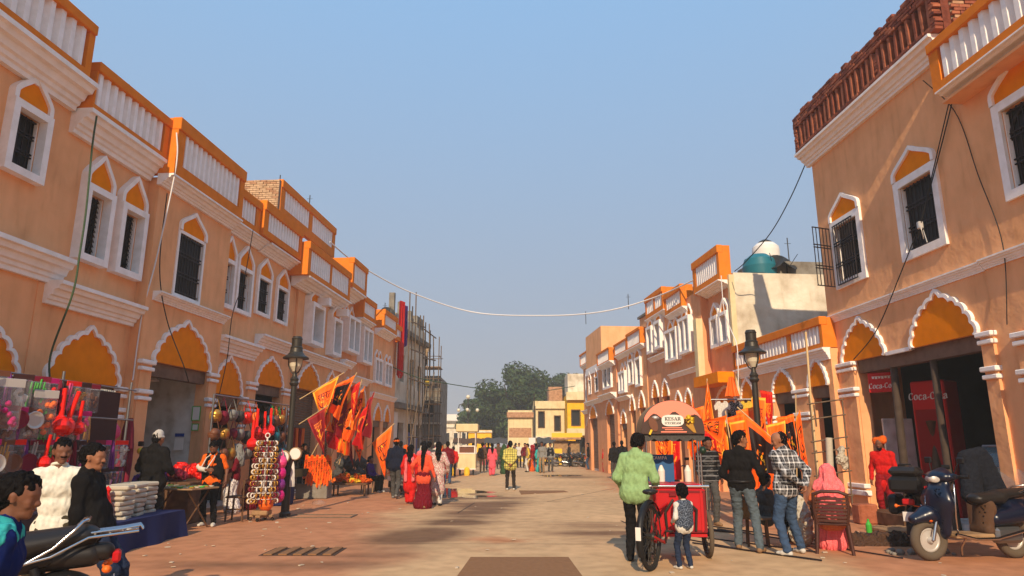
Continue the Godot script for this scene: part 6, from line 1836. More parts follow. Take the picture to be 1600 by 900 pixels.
func run_stalls() -> void:
	# --- the toy stall: a frame of rails in front of the first two left arches
	var b := MB.new()
	for z in [-9.0, -11.0, -13.0]: b.rod(Vector3(-7.2, 0, z), Vector3(-7.2, 2.75, z), 0.025)
	for y in [2.6, 2.05, 1.5]: b.rod(Vector3(-7.15, y, -8.8), Vector3(-7.15, y, -13.1), 0.015)
	var o: Node3D = solo("display_rack", "steel display frame of the toy stall on the near left", "display frame", b, M.steel)
	b = MB.new()
	b.bx(-7.45, -7.38, 0.6, 2.55, -13.0, -8.8)
	part("back_board", b, M.board_maroon, o)
	var face := 1.15
	var mats := [M.toy_pink, M.toy_green, M.toy_brown, M.maroon, M.silver, M.toy_gold, M.toy_red, M.toy_purple]
	var names := ["pink", "green", "brown", "maroon", "silver", "gold", "red", "purple"]
	var cards := [M.maroon, M.magenta, M.toy_brown, M.toy_red, M.board_maroon]
	var rows := ["top", "upper", "lower", "bottom"]
	var n := 0
	for r in 4:
		for i in 15:
			var z := -8.85 - i * 0.275 + rng.randf_range(-0.03, 0.03)
			var y := 2.6 - r * 0.46
			if i > 10 and r < 2: continue
			var k := (i * 5 + r * 3) % 8
			var col := rng.randi() % 2
			if (i + r) % 4 == 3:
				var key := "strand%d" % k
				if not shared.has(key): shared[key] = strand_mesh(mats[k], 8, 0.5)
				hang("bead_strands", "bunch of %s bead strings, %s from the left on the %s rail" % [names[k], NTH[i], rows[r]], "beads", shared[key], Vector3(-7.08, y, z), face, "beads hanging on the toy stall")
			else:
				packet("%s toys in a clear packet, %s from the left on the %s rail" % [names[k], NTH[i], rows[r]], Vector3(-7.08 + rng.randf_range(0, 0.06), y, z), face + rng.randf_range(-0.2, 0.2), mats[k], cards[(i + r * 2) % 5], 0.27 + 0.05 * (i % 2), 0.48, i + r, "toy packets hung on the toy stall")
			n += 1
	shared.gada = gada_mesh(M.toy_red)
	for e in [[-6.85, 2.45, -10.55, 1.15, "red toy club, left one of the front pair hanging high over the cream shirt"], [-6.75, 2.42, -10.75, 1.15, "red toy club, right one of the front pair hanging high over the cream shirt"], [-6.95, 2.3, -11.2, 0.9, "smaller red toy club behind the front pair"], [-6.8, 1.75, -10.3, 0.85, "red toy club hanging low at the toy stall, nearest the street"], [-6.85, 1.72, -10.55, 0.85, "red toy club low at the toy stall, beside the lowest"]]:
		var g := hang("toy_club", e[4], "toy club", shared.gada, Vector3(e[0], e[1], e[2]), 0.3, "red toy clubs at the toy stall", e[3])
		g.rotation.z = rng.randf_range(-0.25, 0.1)
	for e in [["magenta", 2.5, -9.5, 0.4, "pink and red stuffed packet at the top left of the toy stall"], ["toy_orange", 2.4, -10.3, 0.34, "doll in an orange skirt inside a clear bag"]]:
		packet(e[4], Vector3(-6.95, e[1], e[2]), 1.0, M[e[0]], M.silver, e[3], 0.7, 3, "")
	var disc := MB.new()
	disc.lathe([Vector2(0, 0), Vector2(0.1, 0), Vector2(0.13, 0.02), Vector2(0.12, 0.025), Vector2(0.09, 0.012), Vector2(0, 0.012)], 16, Vector3.ZERO, Basis(Vector3.RIGHT, PI / 2))
	for i in 9:
		var m: Material = [M.silver, M.toy_brown, M.maroon][i % 3]
		hang("toy_plate", "%s toy plate pinned to the stall board, %s in the %s row" % [["pale", "brown", "maroon"][i % 3], NTH[i % 5], ["upper", "lower"][i / 5]], "toy plate", disc.mesh(m), Vector3(-6.98, 1.95 - (i / 5) * 0.6, -9.2 - (i % 5) * 0.32), face, "toy plates")
	# low counter with balls and boxes
	b = MB.new()
	b.cbox(Vector3(0, 0.36, 0), Vector3(0.8, 0.72, 3.6), 0.02)
	o = solo("counter", "low draped counter of the toy stall", "counter", b, M.tarp, Vector3(-6.75, 0, -10.6))
	for i in 16:
		b = MB.new()
		var k := i % 6
		if i % 2: b.ball(Vector3(0, 0.1, 0), 0.1, 12, 8)
		else: b.cbox(Vector3(0, 0.08, 0), Vector3(0.2, 0.16, 0.14), 0.015)
		solo("toy_ball" if i % 2 else "toy_box", "%s toy %s on the low counter, %s from the near end" % [names[(i * 3) % 8], "ball" if i % 2 else "box", NTH[i]], "toy", b, mats[(i * 3) % 8], Vector3(-6.55 + 0.12 * (i % 3) - 0.2, 0.725, -9.0 - i * 0.21), "toys on the low counter")
	for i in 5:
		b = MB.new()
		var q := []
		for k in 7: q.append(Vector3(0.02 * sin(k * 1.3), 0.12 * k, 0))
		b.lathe([Vector2(0, 0), Vector2(0.06, 0.02), Vector2(0.085, 0.16), Vector2(0.05, 0.3), Vector2(0.03, 0.36), Vector2(0.05, 0.42), Vector2(0, 0.48)], 12)
		solo("inflatable", "%s inflatable toy beside the cream shirt, %s in its row" % [["green", "yellow", "orange", "green", "red"][i], NTH[i]], "inflatable toy", b, [M.toy_green, M.toy_yellow, M.toy_orange, M.toy_green, M.toy_red][i], Vector3(-6.3, 0.5, -10.2 - i * 0.22), "inflatable toys")
	# white trousers, pink bundle and maroon leggings on the pillar
	for i in 5:
		hang("hanging_cloth", "white cloth on the hanger left of the passage, %s from the left" % NTH[i], "hanging cloth", garment_mesh(M.cloth_white, 0.16, 0.52, i, 0.7, 12.0), Vector3(-7.72, 2.62, -12.72 - i * 0.14), 1.3, "white cloths on the hanger")
	hang("bag_of_cloth", "pink plastic bundle hanging left of the maroon leggings", "bundle", bag_mesh(M.toy_pink, 0.5, 0.34), Vector3(-7.55, 2.25, -13.0), 0.9, "")
	for s in 2:
		b = MB.new()
	b = MB.new()
	b.tube([Vector3(0, 0, 0), Vector3(0, -0.25, 0), Vector3(0, -0.6, 0.02)], [0.07, 0.11, 0.13], 12)
	b.tube([Vector3(-0.05, -0.5, 0), Vector3(-0.12, -0.9, 0.02), Vector3(-0.2, -1.3, 0.04)], [0.1, 0.075, 0.05], 10)
	b.tube([Vector3(0.05, -0.5, 0), Vector3(0.07, -0.9, 0.02), Vector3(0.06, -1.32, 0.04)], [0.1, 0.075, 0.05], 10)
	hang("leggings", "maroon leggings hung on the pillar beside the passage", "leggings", b.mesh(M.maroon), Vector3(-7.68, 2.12, -13.95), 1.2, "")
	b = MB.new()
	b.cbox(Vector3.ZERO, Vector3(0.1, 0.1, 0.08), 0.015)
	solo("meter_box", "small dark switch box on the pillar by the passage", "switch box", b, M.black, Vector3(-7.6, 1.62, -14.35))
	b = MB.new()
	b.ball(Vector3.ZERO, 0.07, 10, 6)
	solo("flower_ball", "yellow marigold ball under the switch box", "flower", b, M.toy_yellow, Vector3(-7.58, 1.48, -14.32))
	# stacked papers and the blue tarp
	for k in 3:
		for j in 7:
			b = MB.new()
			b.cbox(Vector3.ZERO, Vector3(0.46, 0.072, 0.38), 0.02, Basis(Vector3.UP, rng.randf_range(-0.3, 0.3)) * Basis(Vector3.RIGHT, rng.randf_range(-0.05, 0.05)))
			solo("paper_bundle", "off-white packet, %s from the bottom of the %s stack behind the blue tarp" % [NTH[j], ["nearest", "middle", "farthest"][k]], "packet", b, M.paper, Vector3(-6.35 - k * 0.1, 0.46 + j * 0.078, -11.4 - k * 0.56), "stacked off-white packets")
	b = MB.new()
	b.sheet(func(u: float, v: float) -> Vector3: return Vector3(0.06 * sin(u * 14.0) * v + 0.05 * v, -v * 0.45, -u * 2.4), 24, 4)
	b.bx(-0.6, 0.0, -0.02, 0.0, -2.4, 0.0)
	solo("tarpaulin", "dark blue tarpaulin draped over the bench left of the table", "tarpaulin", b, M.blue_cloth, Vector3(-5.95, 0.45, -10.6))
	b = MB.new()
	b.bx(-0.55, -0.05, 0, 0.42, -2.3, -0.1)
	solo("bench", "low bench under the blue tarpaulin", "bench", b, M.wood, Vector3(-5.95, 0, -10.6))
	# --- the folding table with rows of small goods, and the red heap behind
	var t := folding_table("folding table with rows of small goods in front of the passage", Vector3(-6.55, 0, -14.05), -0.25, 1.15, 0.8, 0.78, M.wood_pale)
	for i in 8:
		for j in 5:
			b = MB.new()
			b.cbox(Vector3.ZERO, Vector3(0.09, 0.025, 0.07), 0.006)
			solo("small_box", "small %s box on the folding table, %s column, %s row" % [["green", "cream", "gold"][(i + j) % 3], NTH[i], NTH[j]], "small box", b, [M.toy_green, M.paper, M.toy_gold][(i + j) % 3], Vector3(-6.55, 0.795, -14.05) + Basis(Vector3.UP, -0.25) * Vector3(-0.48 + i * 0.137, 0, -0.28 + j * 0.14), "small goods on the folding table")
	b = MB.new()
	b.sheet(func(u: float, v: float) -> Vector3: return Vector3((u - 0.5) * 1.16, -v * (0.12 + 0.03 * sin(u * 22)), 0.41 + 0.01 * sin(u * 30)), 24, 2)
	var fr := part("fringe", b, M.cloth_red, t)
	for i in 3:
		b = MB.new()
		var bl := Blob.new()
		bl.k = 0.06
		for k in 5: bl.bone(Vector3(rng.randf_range(-0.3, 0.3), rng.randf_range(0, 0.16), rng.randf_range(-0.2, 0.2)), Vector3(rng.randf_range(-0.3, 0.3), rng.randf_range(0, 0.2), rng.randf_range(-0.2, 0.2)), 0.1)
		var nz := FastNoiseLite.new()
		nz.frequency = 1.0
		bl.noise = nz; bl.amp = 0.05; bl.stretch = Vector3(8, 8, 8)
		var h := slot("cloth_heap", self)
		h.position = Vector3(-7.0 - i * 0.28, 0.95 - 0.05 * i, -15.3 + i * 0.3)
		tag(h, ["red plastic bundle heaped behind the folding table", "dark red bundle behind the red one", "purple bundle at the passage wall"][i], "bundle")
		blob_job(h, [M.toy_red, M.maroon, M.cloth_purple][i], [[bl, 0.03]])
	b = MB.new()
	b.cbox(Vector3(0, 0.42, 0), Vector3(1.2, 0.84, 0.7), 0.02)
	solo("crate", "wooden crate carrying the red bundles in the passage mouth", "crate", b, M.wood, Vector3(-7.25, 0, -15.0))
	b = MB.new()
	for x in [-0.18, 0.18]:
		for z in [-0.18, 0.18]: b.rod(Vector3(x, 0, z), Vector3(x * 0.85, 0.86 if z > 0 else 0.5, z * 0.85), 0.022)
	b.cbox(Vector3(0, 0.5, 0), Vector3(0.42, 0.04, 0.42), 0.01)
	b.rod(Vector3(-0.17, 0.25, 0.17), Vector3(0.17, 0.25, 0.17), 0.016)
	solo("stool", "tall wooden stool right of the man with the plastered arm", "stool", b, M.wood, Vector3(-5.95, 0, -15.5))
	# blank paper notices on the passage wall
	for e in [[0.0, 1.62, 0.22, 0.3, "paper notice with a blue heading on the passage wall"], [0.7, 2.35, 0.2, 0.34, "green framed paper notice higher on the passage wall"], [0.72, 2.02, 0.16, 0.16, "small green framed notice below the larger one"]]:
		b = MB.new()
		b.cbox(Vector3.ZERO, Vector3(e[2], e[3], 0.012), 0.003)
		o = solo("notice", e[4], "notice", b, M.toy_white, Vector3(-8.1 + e[0] * 0.5, e[1], -17.02))
		b = MB.new()
		if e[0] < 0.1: b.bx(-e[2] / 2, e[2] / 2, e[3] / 2 + 0.02, e[3] / 2 + 0.1, -0.006, 0.008)
		else: ring_boxes(b, -e[2] / 2 + 0.015, e[2] / 2 - 0.015, -e[3] / 2 + 0.015, e[3] / 2 - 0.015, 0.02, -0.004, 0.009)
		part("heading" if e[0] < 0.1 else "border", b, M.blue_plastic if e[0] < 0.1 else M.toy_green, o)
	# --- the bag stall left of the lamp post
	b = MB.new()
	b.rod(Vector3(-7.0, 2.75, -16.2), Vector3(-6.55, 2.72, -20.4), 0.02)
	b.rod(Vector3(-7.0, 0, -16.2), Vector3(-7.0, 2.77, -16.2), 0.025)
	b.rod(Vector3(-6.6, 0, -20.3), Vector3(-6.6, 2.74, -20.3), 0.025)
	solo("display_rail", "rail over the bag stall left of the lamp post", "display rail", b, M.steel)
	var bm := [M.toy_gold, M.teal_tank, M.toy_orange, M.cloth_gray_dark, M.maroon, M.toy_brown, M.cloth_black, M.toy_red, M.cloth_grey]
	var bn := ["tan", "teal", "orange", "dark grey", "maroon", "brown", "black", "red", "grey"]
	for i in 9:
		shared["bag%d" % i] = bag_mesh(bm[i], 0.3, 0.26)
	for r in 3:
		for i in 10:
			var k := (i * 4 + r * 5) % 9
			hang("hand_bag", "%s bag hanging %s from the left in the %s row of the bag stall" % [bn[k], NTH[i], ["upper", "middle", "lower"][r]], "bag", shared["bag%d" % k], Vector3(-6.98 + i * 0.042 + r * 0.03, 2.7 - r * 0.45, -16.3 - i * 0.4 + rng.randf_range(-0.08, 0.08)), rng.randf_range(0.6, 1.3), "bags hanging in the bag stall", rng.randf_range(0.9, 1.15))
	for e in [[-6.45, 2.5, -17.6, "red toy club hanging left in the bag stall"], [-6.4, 2.45, -18.0, "red toy club hanging middle in the bag stall"], [-6.42, 2.2, -17.3, "red toy club hanging lowest in the bag stall"], [-6.35, 2.55, -18.3, "red toy club hanging right in the bag stall, next to the lamp post"]]:
		hang("toy_club", e[3], "toy club", shared.gada, Vector3(e[0], e[1], e[2]), 0.0, "red toy clubs in the bag stall", 1.2)
	# goods inside the dark shop behind the bangle stand
	var hoop := MB.new()
	hoop.ring(Vector3.ZERO, Vector3.RIGHT, 0.09, 0.03, 16, 6)
	for r in 5:
		for i in 7:
			var k := (i + r * 2) % 4
			hang("shop_ring", "%s wrist band, %s in the %s row of the board behind the bangle stand" % [["black", "brown", "silver", "dark grey"][k], NTH[i], NTH[r]], "wrist band", hoop.mesh([M.black, M.toy_brown, M.steel, M.lamp_metal][k]), Vector3(-7.12, 0.9 + r * 0.3, -20.6 - i * 0.24), 0.3, "wrist bands on the shop board")
	b = MB.new()
	b.bx(-0.04, 0.0, 0.0, 2.6, -2.0, 0.0)
	solo("display_board", "dark display board inside the shop behind the bangle stand", "display board", b, M.inner_dark, Vector3(-7.2, 0.1, -20.3))
	for i in 5:
		b = MB.new()
		b.lathe([Vector2(0, 0), Vector2(0.06, 0.0), Vector2(0.07, 0.16), Vector2(0.02, 0.22), Vector2(0.02, 0.28), Vector2(0, 0.28)], 10)
		solo("bottle", "%s bottle on the top shelf by the lamp post, %s from the left" % [["green", "orange", "green", "red", "orange"][i], NTH[i]], "bottle", b, [M.toy_green, M.toy_orange, M.toy_green, M.toy_red, M.toy_orange][i], Vector3(-7.1, 2.45, -20.5 - i * 0.3), "bottles on the top shelf")
	b = MB.new()
	b.cbox(Vector3(0, 0.3, 0), Vector3(0.9, 0.6, 0.7), 0.03)
	solo("tub", "blue tub under the bag stall", "tub", b, M.blue_cloth, Vector3(-6.5, 0, -19.4))
	# --- the rotating bangle stand on wheels
	o = thing("bangle_stand", "white wheeled stand with tiers of bangles beside the left lamp post", "bangle stand", Vector3(-5.42, 0, -15.5))
	b = MB.new()
	b.rod(Vector3(0, 0.1, 0), Vector3(0, 1.75, 0), 0.022)
	b.ring(Vector3(0, 1.8, 0), Vector3(0, 0, 1), 0.05, 0.012, 12, 5)
	part("post", b, M.toy_white, o)
	b = MB.new()
	b.cbox(Vector3(0, 0.1, 0), Vector3(0.5, 0.05, 0.1), 0.01); b.cbox(Vector3(0, 0.105, 0), Vector3(0.1, 0.05, 0.5), 0.01); b.cbox(Vector3(0, 0.17, 0), Vector3(0.34, 0.1, 0.34), 0.02)
	part("base", b, M.wood_pale, o)
	for k in 4:
		b = MB.new()
		b.ring(Vector3(0.24 * cos(k * PI / 2), 0.04, 0.24 * sin(k * PI / 2)), Vector3(0, 0, 1), 0.025, 0.015, 10, 5)
		part("caster", b, M.black, o)
	var bg := MB.new()
	bg.ring(Vector3.ZERO, Vector3(0, 0, 1), 0.044, 0.015, 12, 5)
	var bgm := [bg.mesh(M.toy_white), bg.mesh(M.toy_gold), bg.mesh(M.toy_brown), bg.mesh(M.toy_gold), bg.mesh(M.maroon)]
	for r in 11:
		var y := 1.68 - r * 0.122
		var R := 0.19 + r * 0.01
		b = MB.new()
		b.ring(Vector3(0, y, 0), Vector3.UP, R, 0.006, 24, 5)
		for k in 4: b.rod(Vector3(0, y, 0), Vector3(R * cos(k * PI / 2), y, R * sin(k * PI / 2)), 0.007, 5)
		var ti := part("tier", b, M.toy_white, o)
		for k in 18:
			var a := TAU * k / 18
			var q := put("bangle", bgm[(k * 2 + r * 3 + (k / 4)) % 5], ti, Vector3(R * cos(a), y - 0.045, R * sin(a)))
			q.rotation.y = -a + rng.randf_range(-0.5, 0.5)
	for i in 4:
		b = MB.new()
		b.ball(Vector3(0, 0, 0), Vector3(0.13, 0.15, 0.11), 12, 8)
		b.tube([Vector3(-0.05, 0.12, 0), Vector3(0, 0.28, 0), Vector3(0.05, 0.12, 0)], 0.012, 5)
		solo("gift_bag", "%s bag hanging %s behind the bangle stand" % [["magenta", "purple", "magenta", "pink"][i], ["lowest", "second from the ground", "third from the ground", "highest"][i]], "gift bag", b, [M.magenta, M.toy_purple, M.magenta, M.toy_pink][i], Vector3(-5.16, 0.5 + i * 0.24, -15.75), "gift bags behind the bangle stand")
	b = MB.new()
	b.ball(Vector3(0, 0.17, 0), Vector3(0.17, 0.17, 0.14), 12, 8)
	solo("plastic_bag", "clear bag of orange goods on the bangle stand's base", "plastic bag", b, M.toy_orange, Vector3(-5.32, 0.2, -15.42))
	for e in [[-5.2, 1.33, -16.05, "round hand drum hung left on the lamp post"], [-4.98, 1.4, -16.2, "round hand drum hung right on the lamp post"]]:
		b = MB.new()
		b.lathe([Vector2(0, 0), Vector2(0.14, 0), Vector2(0.15, 0.03), Vector2(0.14, 0.07), Vector2(0, 0.07)], 20, Vector3.ZERO, Basis(Vector3.RIGHT, PI / 2))
		o = solo("hand_drum", e[3], "hand drum", b, M.wood_pale, Vector3(e[0], e[1], e[2]), "hand drums on the lamp post")
		b = MB.new()
		b.lathe([Vector2(0, 0.0), Vector2(0.125, 0.0), Vector2(0.125, 0.006), Vector2(0, 0.006)], 20, Vector3(0, 0, 0.07), Basis(Vector3.RIGHT, PI / 2))
		part("drum_skin", b, M.toy_white, o)
	hang("shell_strings", "cream shell strings hung on the lamp post below the drums", "shell strings", strand_mesh(M.toy_white, 8, 0.5), Vector3(-5.02, 1.22, -16.18), 0.0, "", 1.1)
	# --- the flag stall on the left: plinth, tray, heaps of orange cloth
	b = MB.new()
	b.cbox(Vector3(0, 0.22, 0), Vector3(0.95, 0.44, 0.6), 0.02)
	solo("stone_block", "grey stone block under the orange streamers", "stone block", b, M.cement, Vector3(-6.1, 0, -21.9))
	b = MB.new()
	b.rod(Vector3(0, 0, 0), Vector3(0, 0.78, 0), 0.04)
	b.lathe([Vector2(0, 0.66), Vector2(0.36, 0.68), Vector2(0.42, 0.9), Vector2(0.4, 0.9), Vector2(0.34, 0.74), Vector2(0, 0.72)], 18)
	solo("tray", "olive round tray on a stand in front of the flag seller", "tray", b, M.cloth_olive, Vector3(-6.5, 0, -21.1))
	for i in 10:
		hang("streamer", "orange streamer bunch above the stone block, %s from the left" % NTH[i], "streamer", garment_mesh(M.flag_b if i % 2 else M.flag_a, 0.16, 0.7 + 0.1 * (i % 3), i, 0.5, 9.0), Vector3(-6.3 + 0.08 * i, 1.3 - 0.05 * (i % 2), -21.6), 0.2, "orange streamers above the stone block")
	for i in 4:
		hang("streamer", "%s garment on the shop shutter behind the lamp post, %s from the left" % ["dark red" if i % 2 == 0 else "orange", NTH[i]], "streamer", garment_mesh(M.toy_orange if i % 2 else M.cloth_red_dark, 0.28, 1.1, i, 0.6, 9.0), Vector3(-7.3 + i * 0.02, 2.15, -23.2 - i * 0.32), 1.35, "orange garments on the shutter")
	b = MB.new()
	b.cbox(Vector3(0, 0.36, 0), Vector3(1.15, 0.06, 0.7), 0.01)
	for x in [-0.5, 0.5]:
		for z in [-0.28, 0.28]: b.rod(Vector3(x, 0, z), Vector3(x, 0.34, z), 0.03)
	solo("low_table", "low table under the heap of orange and gold ribbons", "table", b, M.wood, Vector3(-5.25, 0, -23.2))
	for i in 3:
		var bl := Blob.new()
		bl.k = 0.05
		for k in 7: bl.bone(Vector3(rng.randf_range(-0.3, 0.3), 0.05, rng.randf_range(-0.25, 0.25)), Vector3(rng.randf_range(-0.25, 0.25), rng.randf_range(0.05, 0.28), rng.randf_range(-0.2, 0.2)), 0.06)
		var nz := FastNoiseLite.new()
		nz.frequency = 1.0; nz.seed = i
		bl.noise = nz; bl.amp = 0.07; bl.stretch = Vector3(16, 16, 16)
		var h := slot("ribbon_heap", self)
		h.position = Vector3(-5.55 + i * 0.32, 0.4, -23.1)
		tag(h, ["orange ribbon heap, left on the low table", "gold ribbon heap, middle of the low table", "orange and red ribbon heap, right on the low table"][i], "ribbon heap")
		blob_job(h, [M.toy_orange, M.toy_yellow, M.cloth_orange][i], [[bl, 0.03]])
	for i in 6:
		var bl := Blob.new()
		bl.k = 0.05
		bl.bone(Vector3(0, 0.2, 0), Vector3(0.06, 0.24, 0), 0.19, 0.17)
		bl.bone(Vector3(0, 0.35, 0), Vector3(0.0, 0.46, 0), 0.08, 0.05)
		var nz := FastNoiseLite.new()
		nz.frequency = 1.0; nz.seed = i
		bl.noise = nz; bl.amp = 0.05; bl.stretch = Vector3(7, 7, 7)
		var h := slot("filled_sack", self)
		h.position = Vector3(-5.95 + 0.36 * (i % 3), 0.75 if i > 2 else 0.4, -24.1 - 0.2 * (i % 2))
		tag(h, "grey polythene sack piled behind the flag stall, %s" % (["lower left", "lower middle", "lower right", "upper left", "upper middle", "upper right"][i]), "sack", "grey sacks behind the flag stall")
		blob_job(h, M.cloth_gray_dark, [[bl, 0.035]])
	b = MB.new()
	b.cbox(Vector3(0, 0.42, 0), Vector3(0.44, 0.04, 0.44), 0.01)
	b.cbox(Vector3(0, 0.7, -0.2), Vector3(0.44, 0.5, 0.04), 0.01)
	for x in [-0.19, 0.19]:
		for z in [-0.19, 0.19]: b.rod(Vector3(x, 0, z), Vector3(x, 0.42, z), 0.025)
	solo("wooden_chair", "pale wooden chair under the seated woman in purple", "chair", b, M.wood_pale, Vector3(-4.98, 0, -24.6))
	# --- long dark iron bars and planks lying on the right pavement
	for e in [[3.0, -12.0, 4.35, -10.2, 0.012, "rusty iron bar passing under the black-shirted man, longest of the front bars"], [3.2, -12.9, 4.6, -11.0, 0.011, "rusty iron bar lying just behind the black-shirted man"], [2.95, -12.6, 3.6, -11.2, 0.01, "short rusty iron bar right of the tricycle wheel"], [4.0, -14.0, 5.6, -10.4, 0.01, "long iron bar running past the checked shirt to the plastic chair"], [3.4, -15.4, 5.2, -12.2, 0.012, "iron bar lying below the orange flags"], [3.3, -14.2, 4.2, -13.2, 0.022, "thick short bar at the feet of the striped sweater"]]:
		b = MB.new()
		b.rod(Vector3.ZERO, Vector3(e[2] - e[0], 0.005, e[3] - e[1]), e[4], 6)
		solo("iron_bar", e[5], "iron bar", b, M.iron, Vector3(e[0], e[4] + 0.002, e[1]), "iron bars on the right pavement")
	b = MB.new()
	b.ball(Vector3(0, 0.03, 0), Vector3(0.2, 0.09, 0.16), 9, 6)
	solo("crumpled_bag", "crumpled clear plastic bag on the pavement beyond the bangle stand", "plastic bag", b, M.plastic_film, Vector3(-5.3, 0, -19.6))


# ---------------------------------------------------------------- things on wheels; they face +z
func soft(called: String, parent: Node3D, m: Material, bones: Array, cell := 0.015, k := 0.03, amp := 0.0) -> MeshInstance3D:
	var b := Blob.new()
	b.k = k
	for q in bones: b.bone(q[0], q[1], q[2], q[3] if q.size() > 3 else -1.0, q[4] if q.size() > 4 else Vector3.ONE)
	if amp > 0:
		b.noise = FastNoiseLite.new()
		b.noise.frequency = 1.0
		b.amp = amp
		b.stretch = Vector3(8, 8, 8)
	var o := slot(called, parent)
	blob_job(o, m, [[b, cell]])
	return o


func wheel(parent: Node3D, at: Vector3, R: float, r: float, spokes: int, tyre: Material, rim_m: Material, alloy := false) -> void:
	var b := MB.new()
	b.ring(at, Vector3.RIGHT, R - r, r, 36, 8)
	var w := part("wheel", b, tyre, parent)
	b = MB.new()
	b.ring(at, Vector3.RIGHT, R - r * 2.1, r * 0.42, 30, 6)
	b.lathe([Vector2(0, -0.06), Vector2(0.03, -0.06), Vector2(0.045, -0.03), Vector2(0.045, 0.03), Vector2(0.03, 0.06), Vector2(0, 0.06)], 12, at, Basis(Vector3(0, 0, 1), PI / 2))
	if alloy:
		b.lathe([Vector2(0.0, -0.02), Vector2(R - r * 2.0, -0.012), Vector2(R - r * 2.0, 0.012), Vector2(0.0, 0.02)], 24, at, Basis(Vector3(0, 0, 1), PI / 2))
		for i in 8:
			var a := TAU * i / 8
			b.rod(at + Vector3(-0.03, sin(a) * 0.05, cos(a) * 0.05), at + Vector3(-0.02, sin(a) * (R - r * 2.2), cos(a) * (R - r * 2.2)), 0.013, 5)
	for i in spokes:
		var a := TAU * i / spokes
		var s := 0.035 if i % 2 else -0.035
		var k := a + (0.35 if i % 4 < 2 else -0.35)
		b.rod(at + Vector3(s, sin(a) * 0.035, cos(a) * 0.035), at + Vector3(0, sin(k) * (R - r * 2), cos(k) * (R - r * 2)), 0.004 if R < 0.4 else 0.005, 4)
	part("rim", b, rim_m, w)


func guard(b: MB, at: Vector3, R: float, w: float, a0: float, a1: float) -> void:   # mudguard arc over a wheel, angles from +z up
	b.sheet(func(u: float, v: float) -> Vector3:
		var a := lerpf(a0, a1, v)
		var x := (u - 0.5) * 2.0
		return at + Vector3(x * w, sin(a) * (R - x * x * 0.03), cos(a) * (R - x * x * 0.03)), 6, 14)


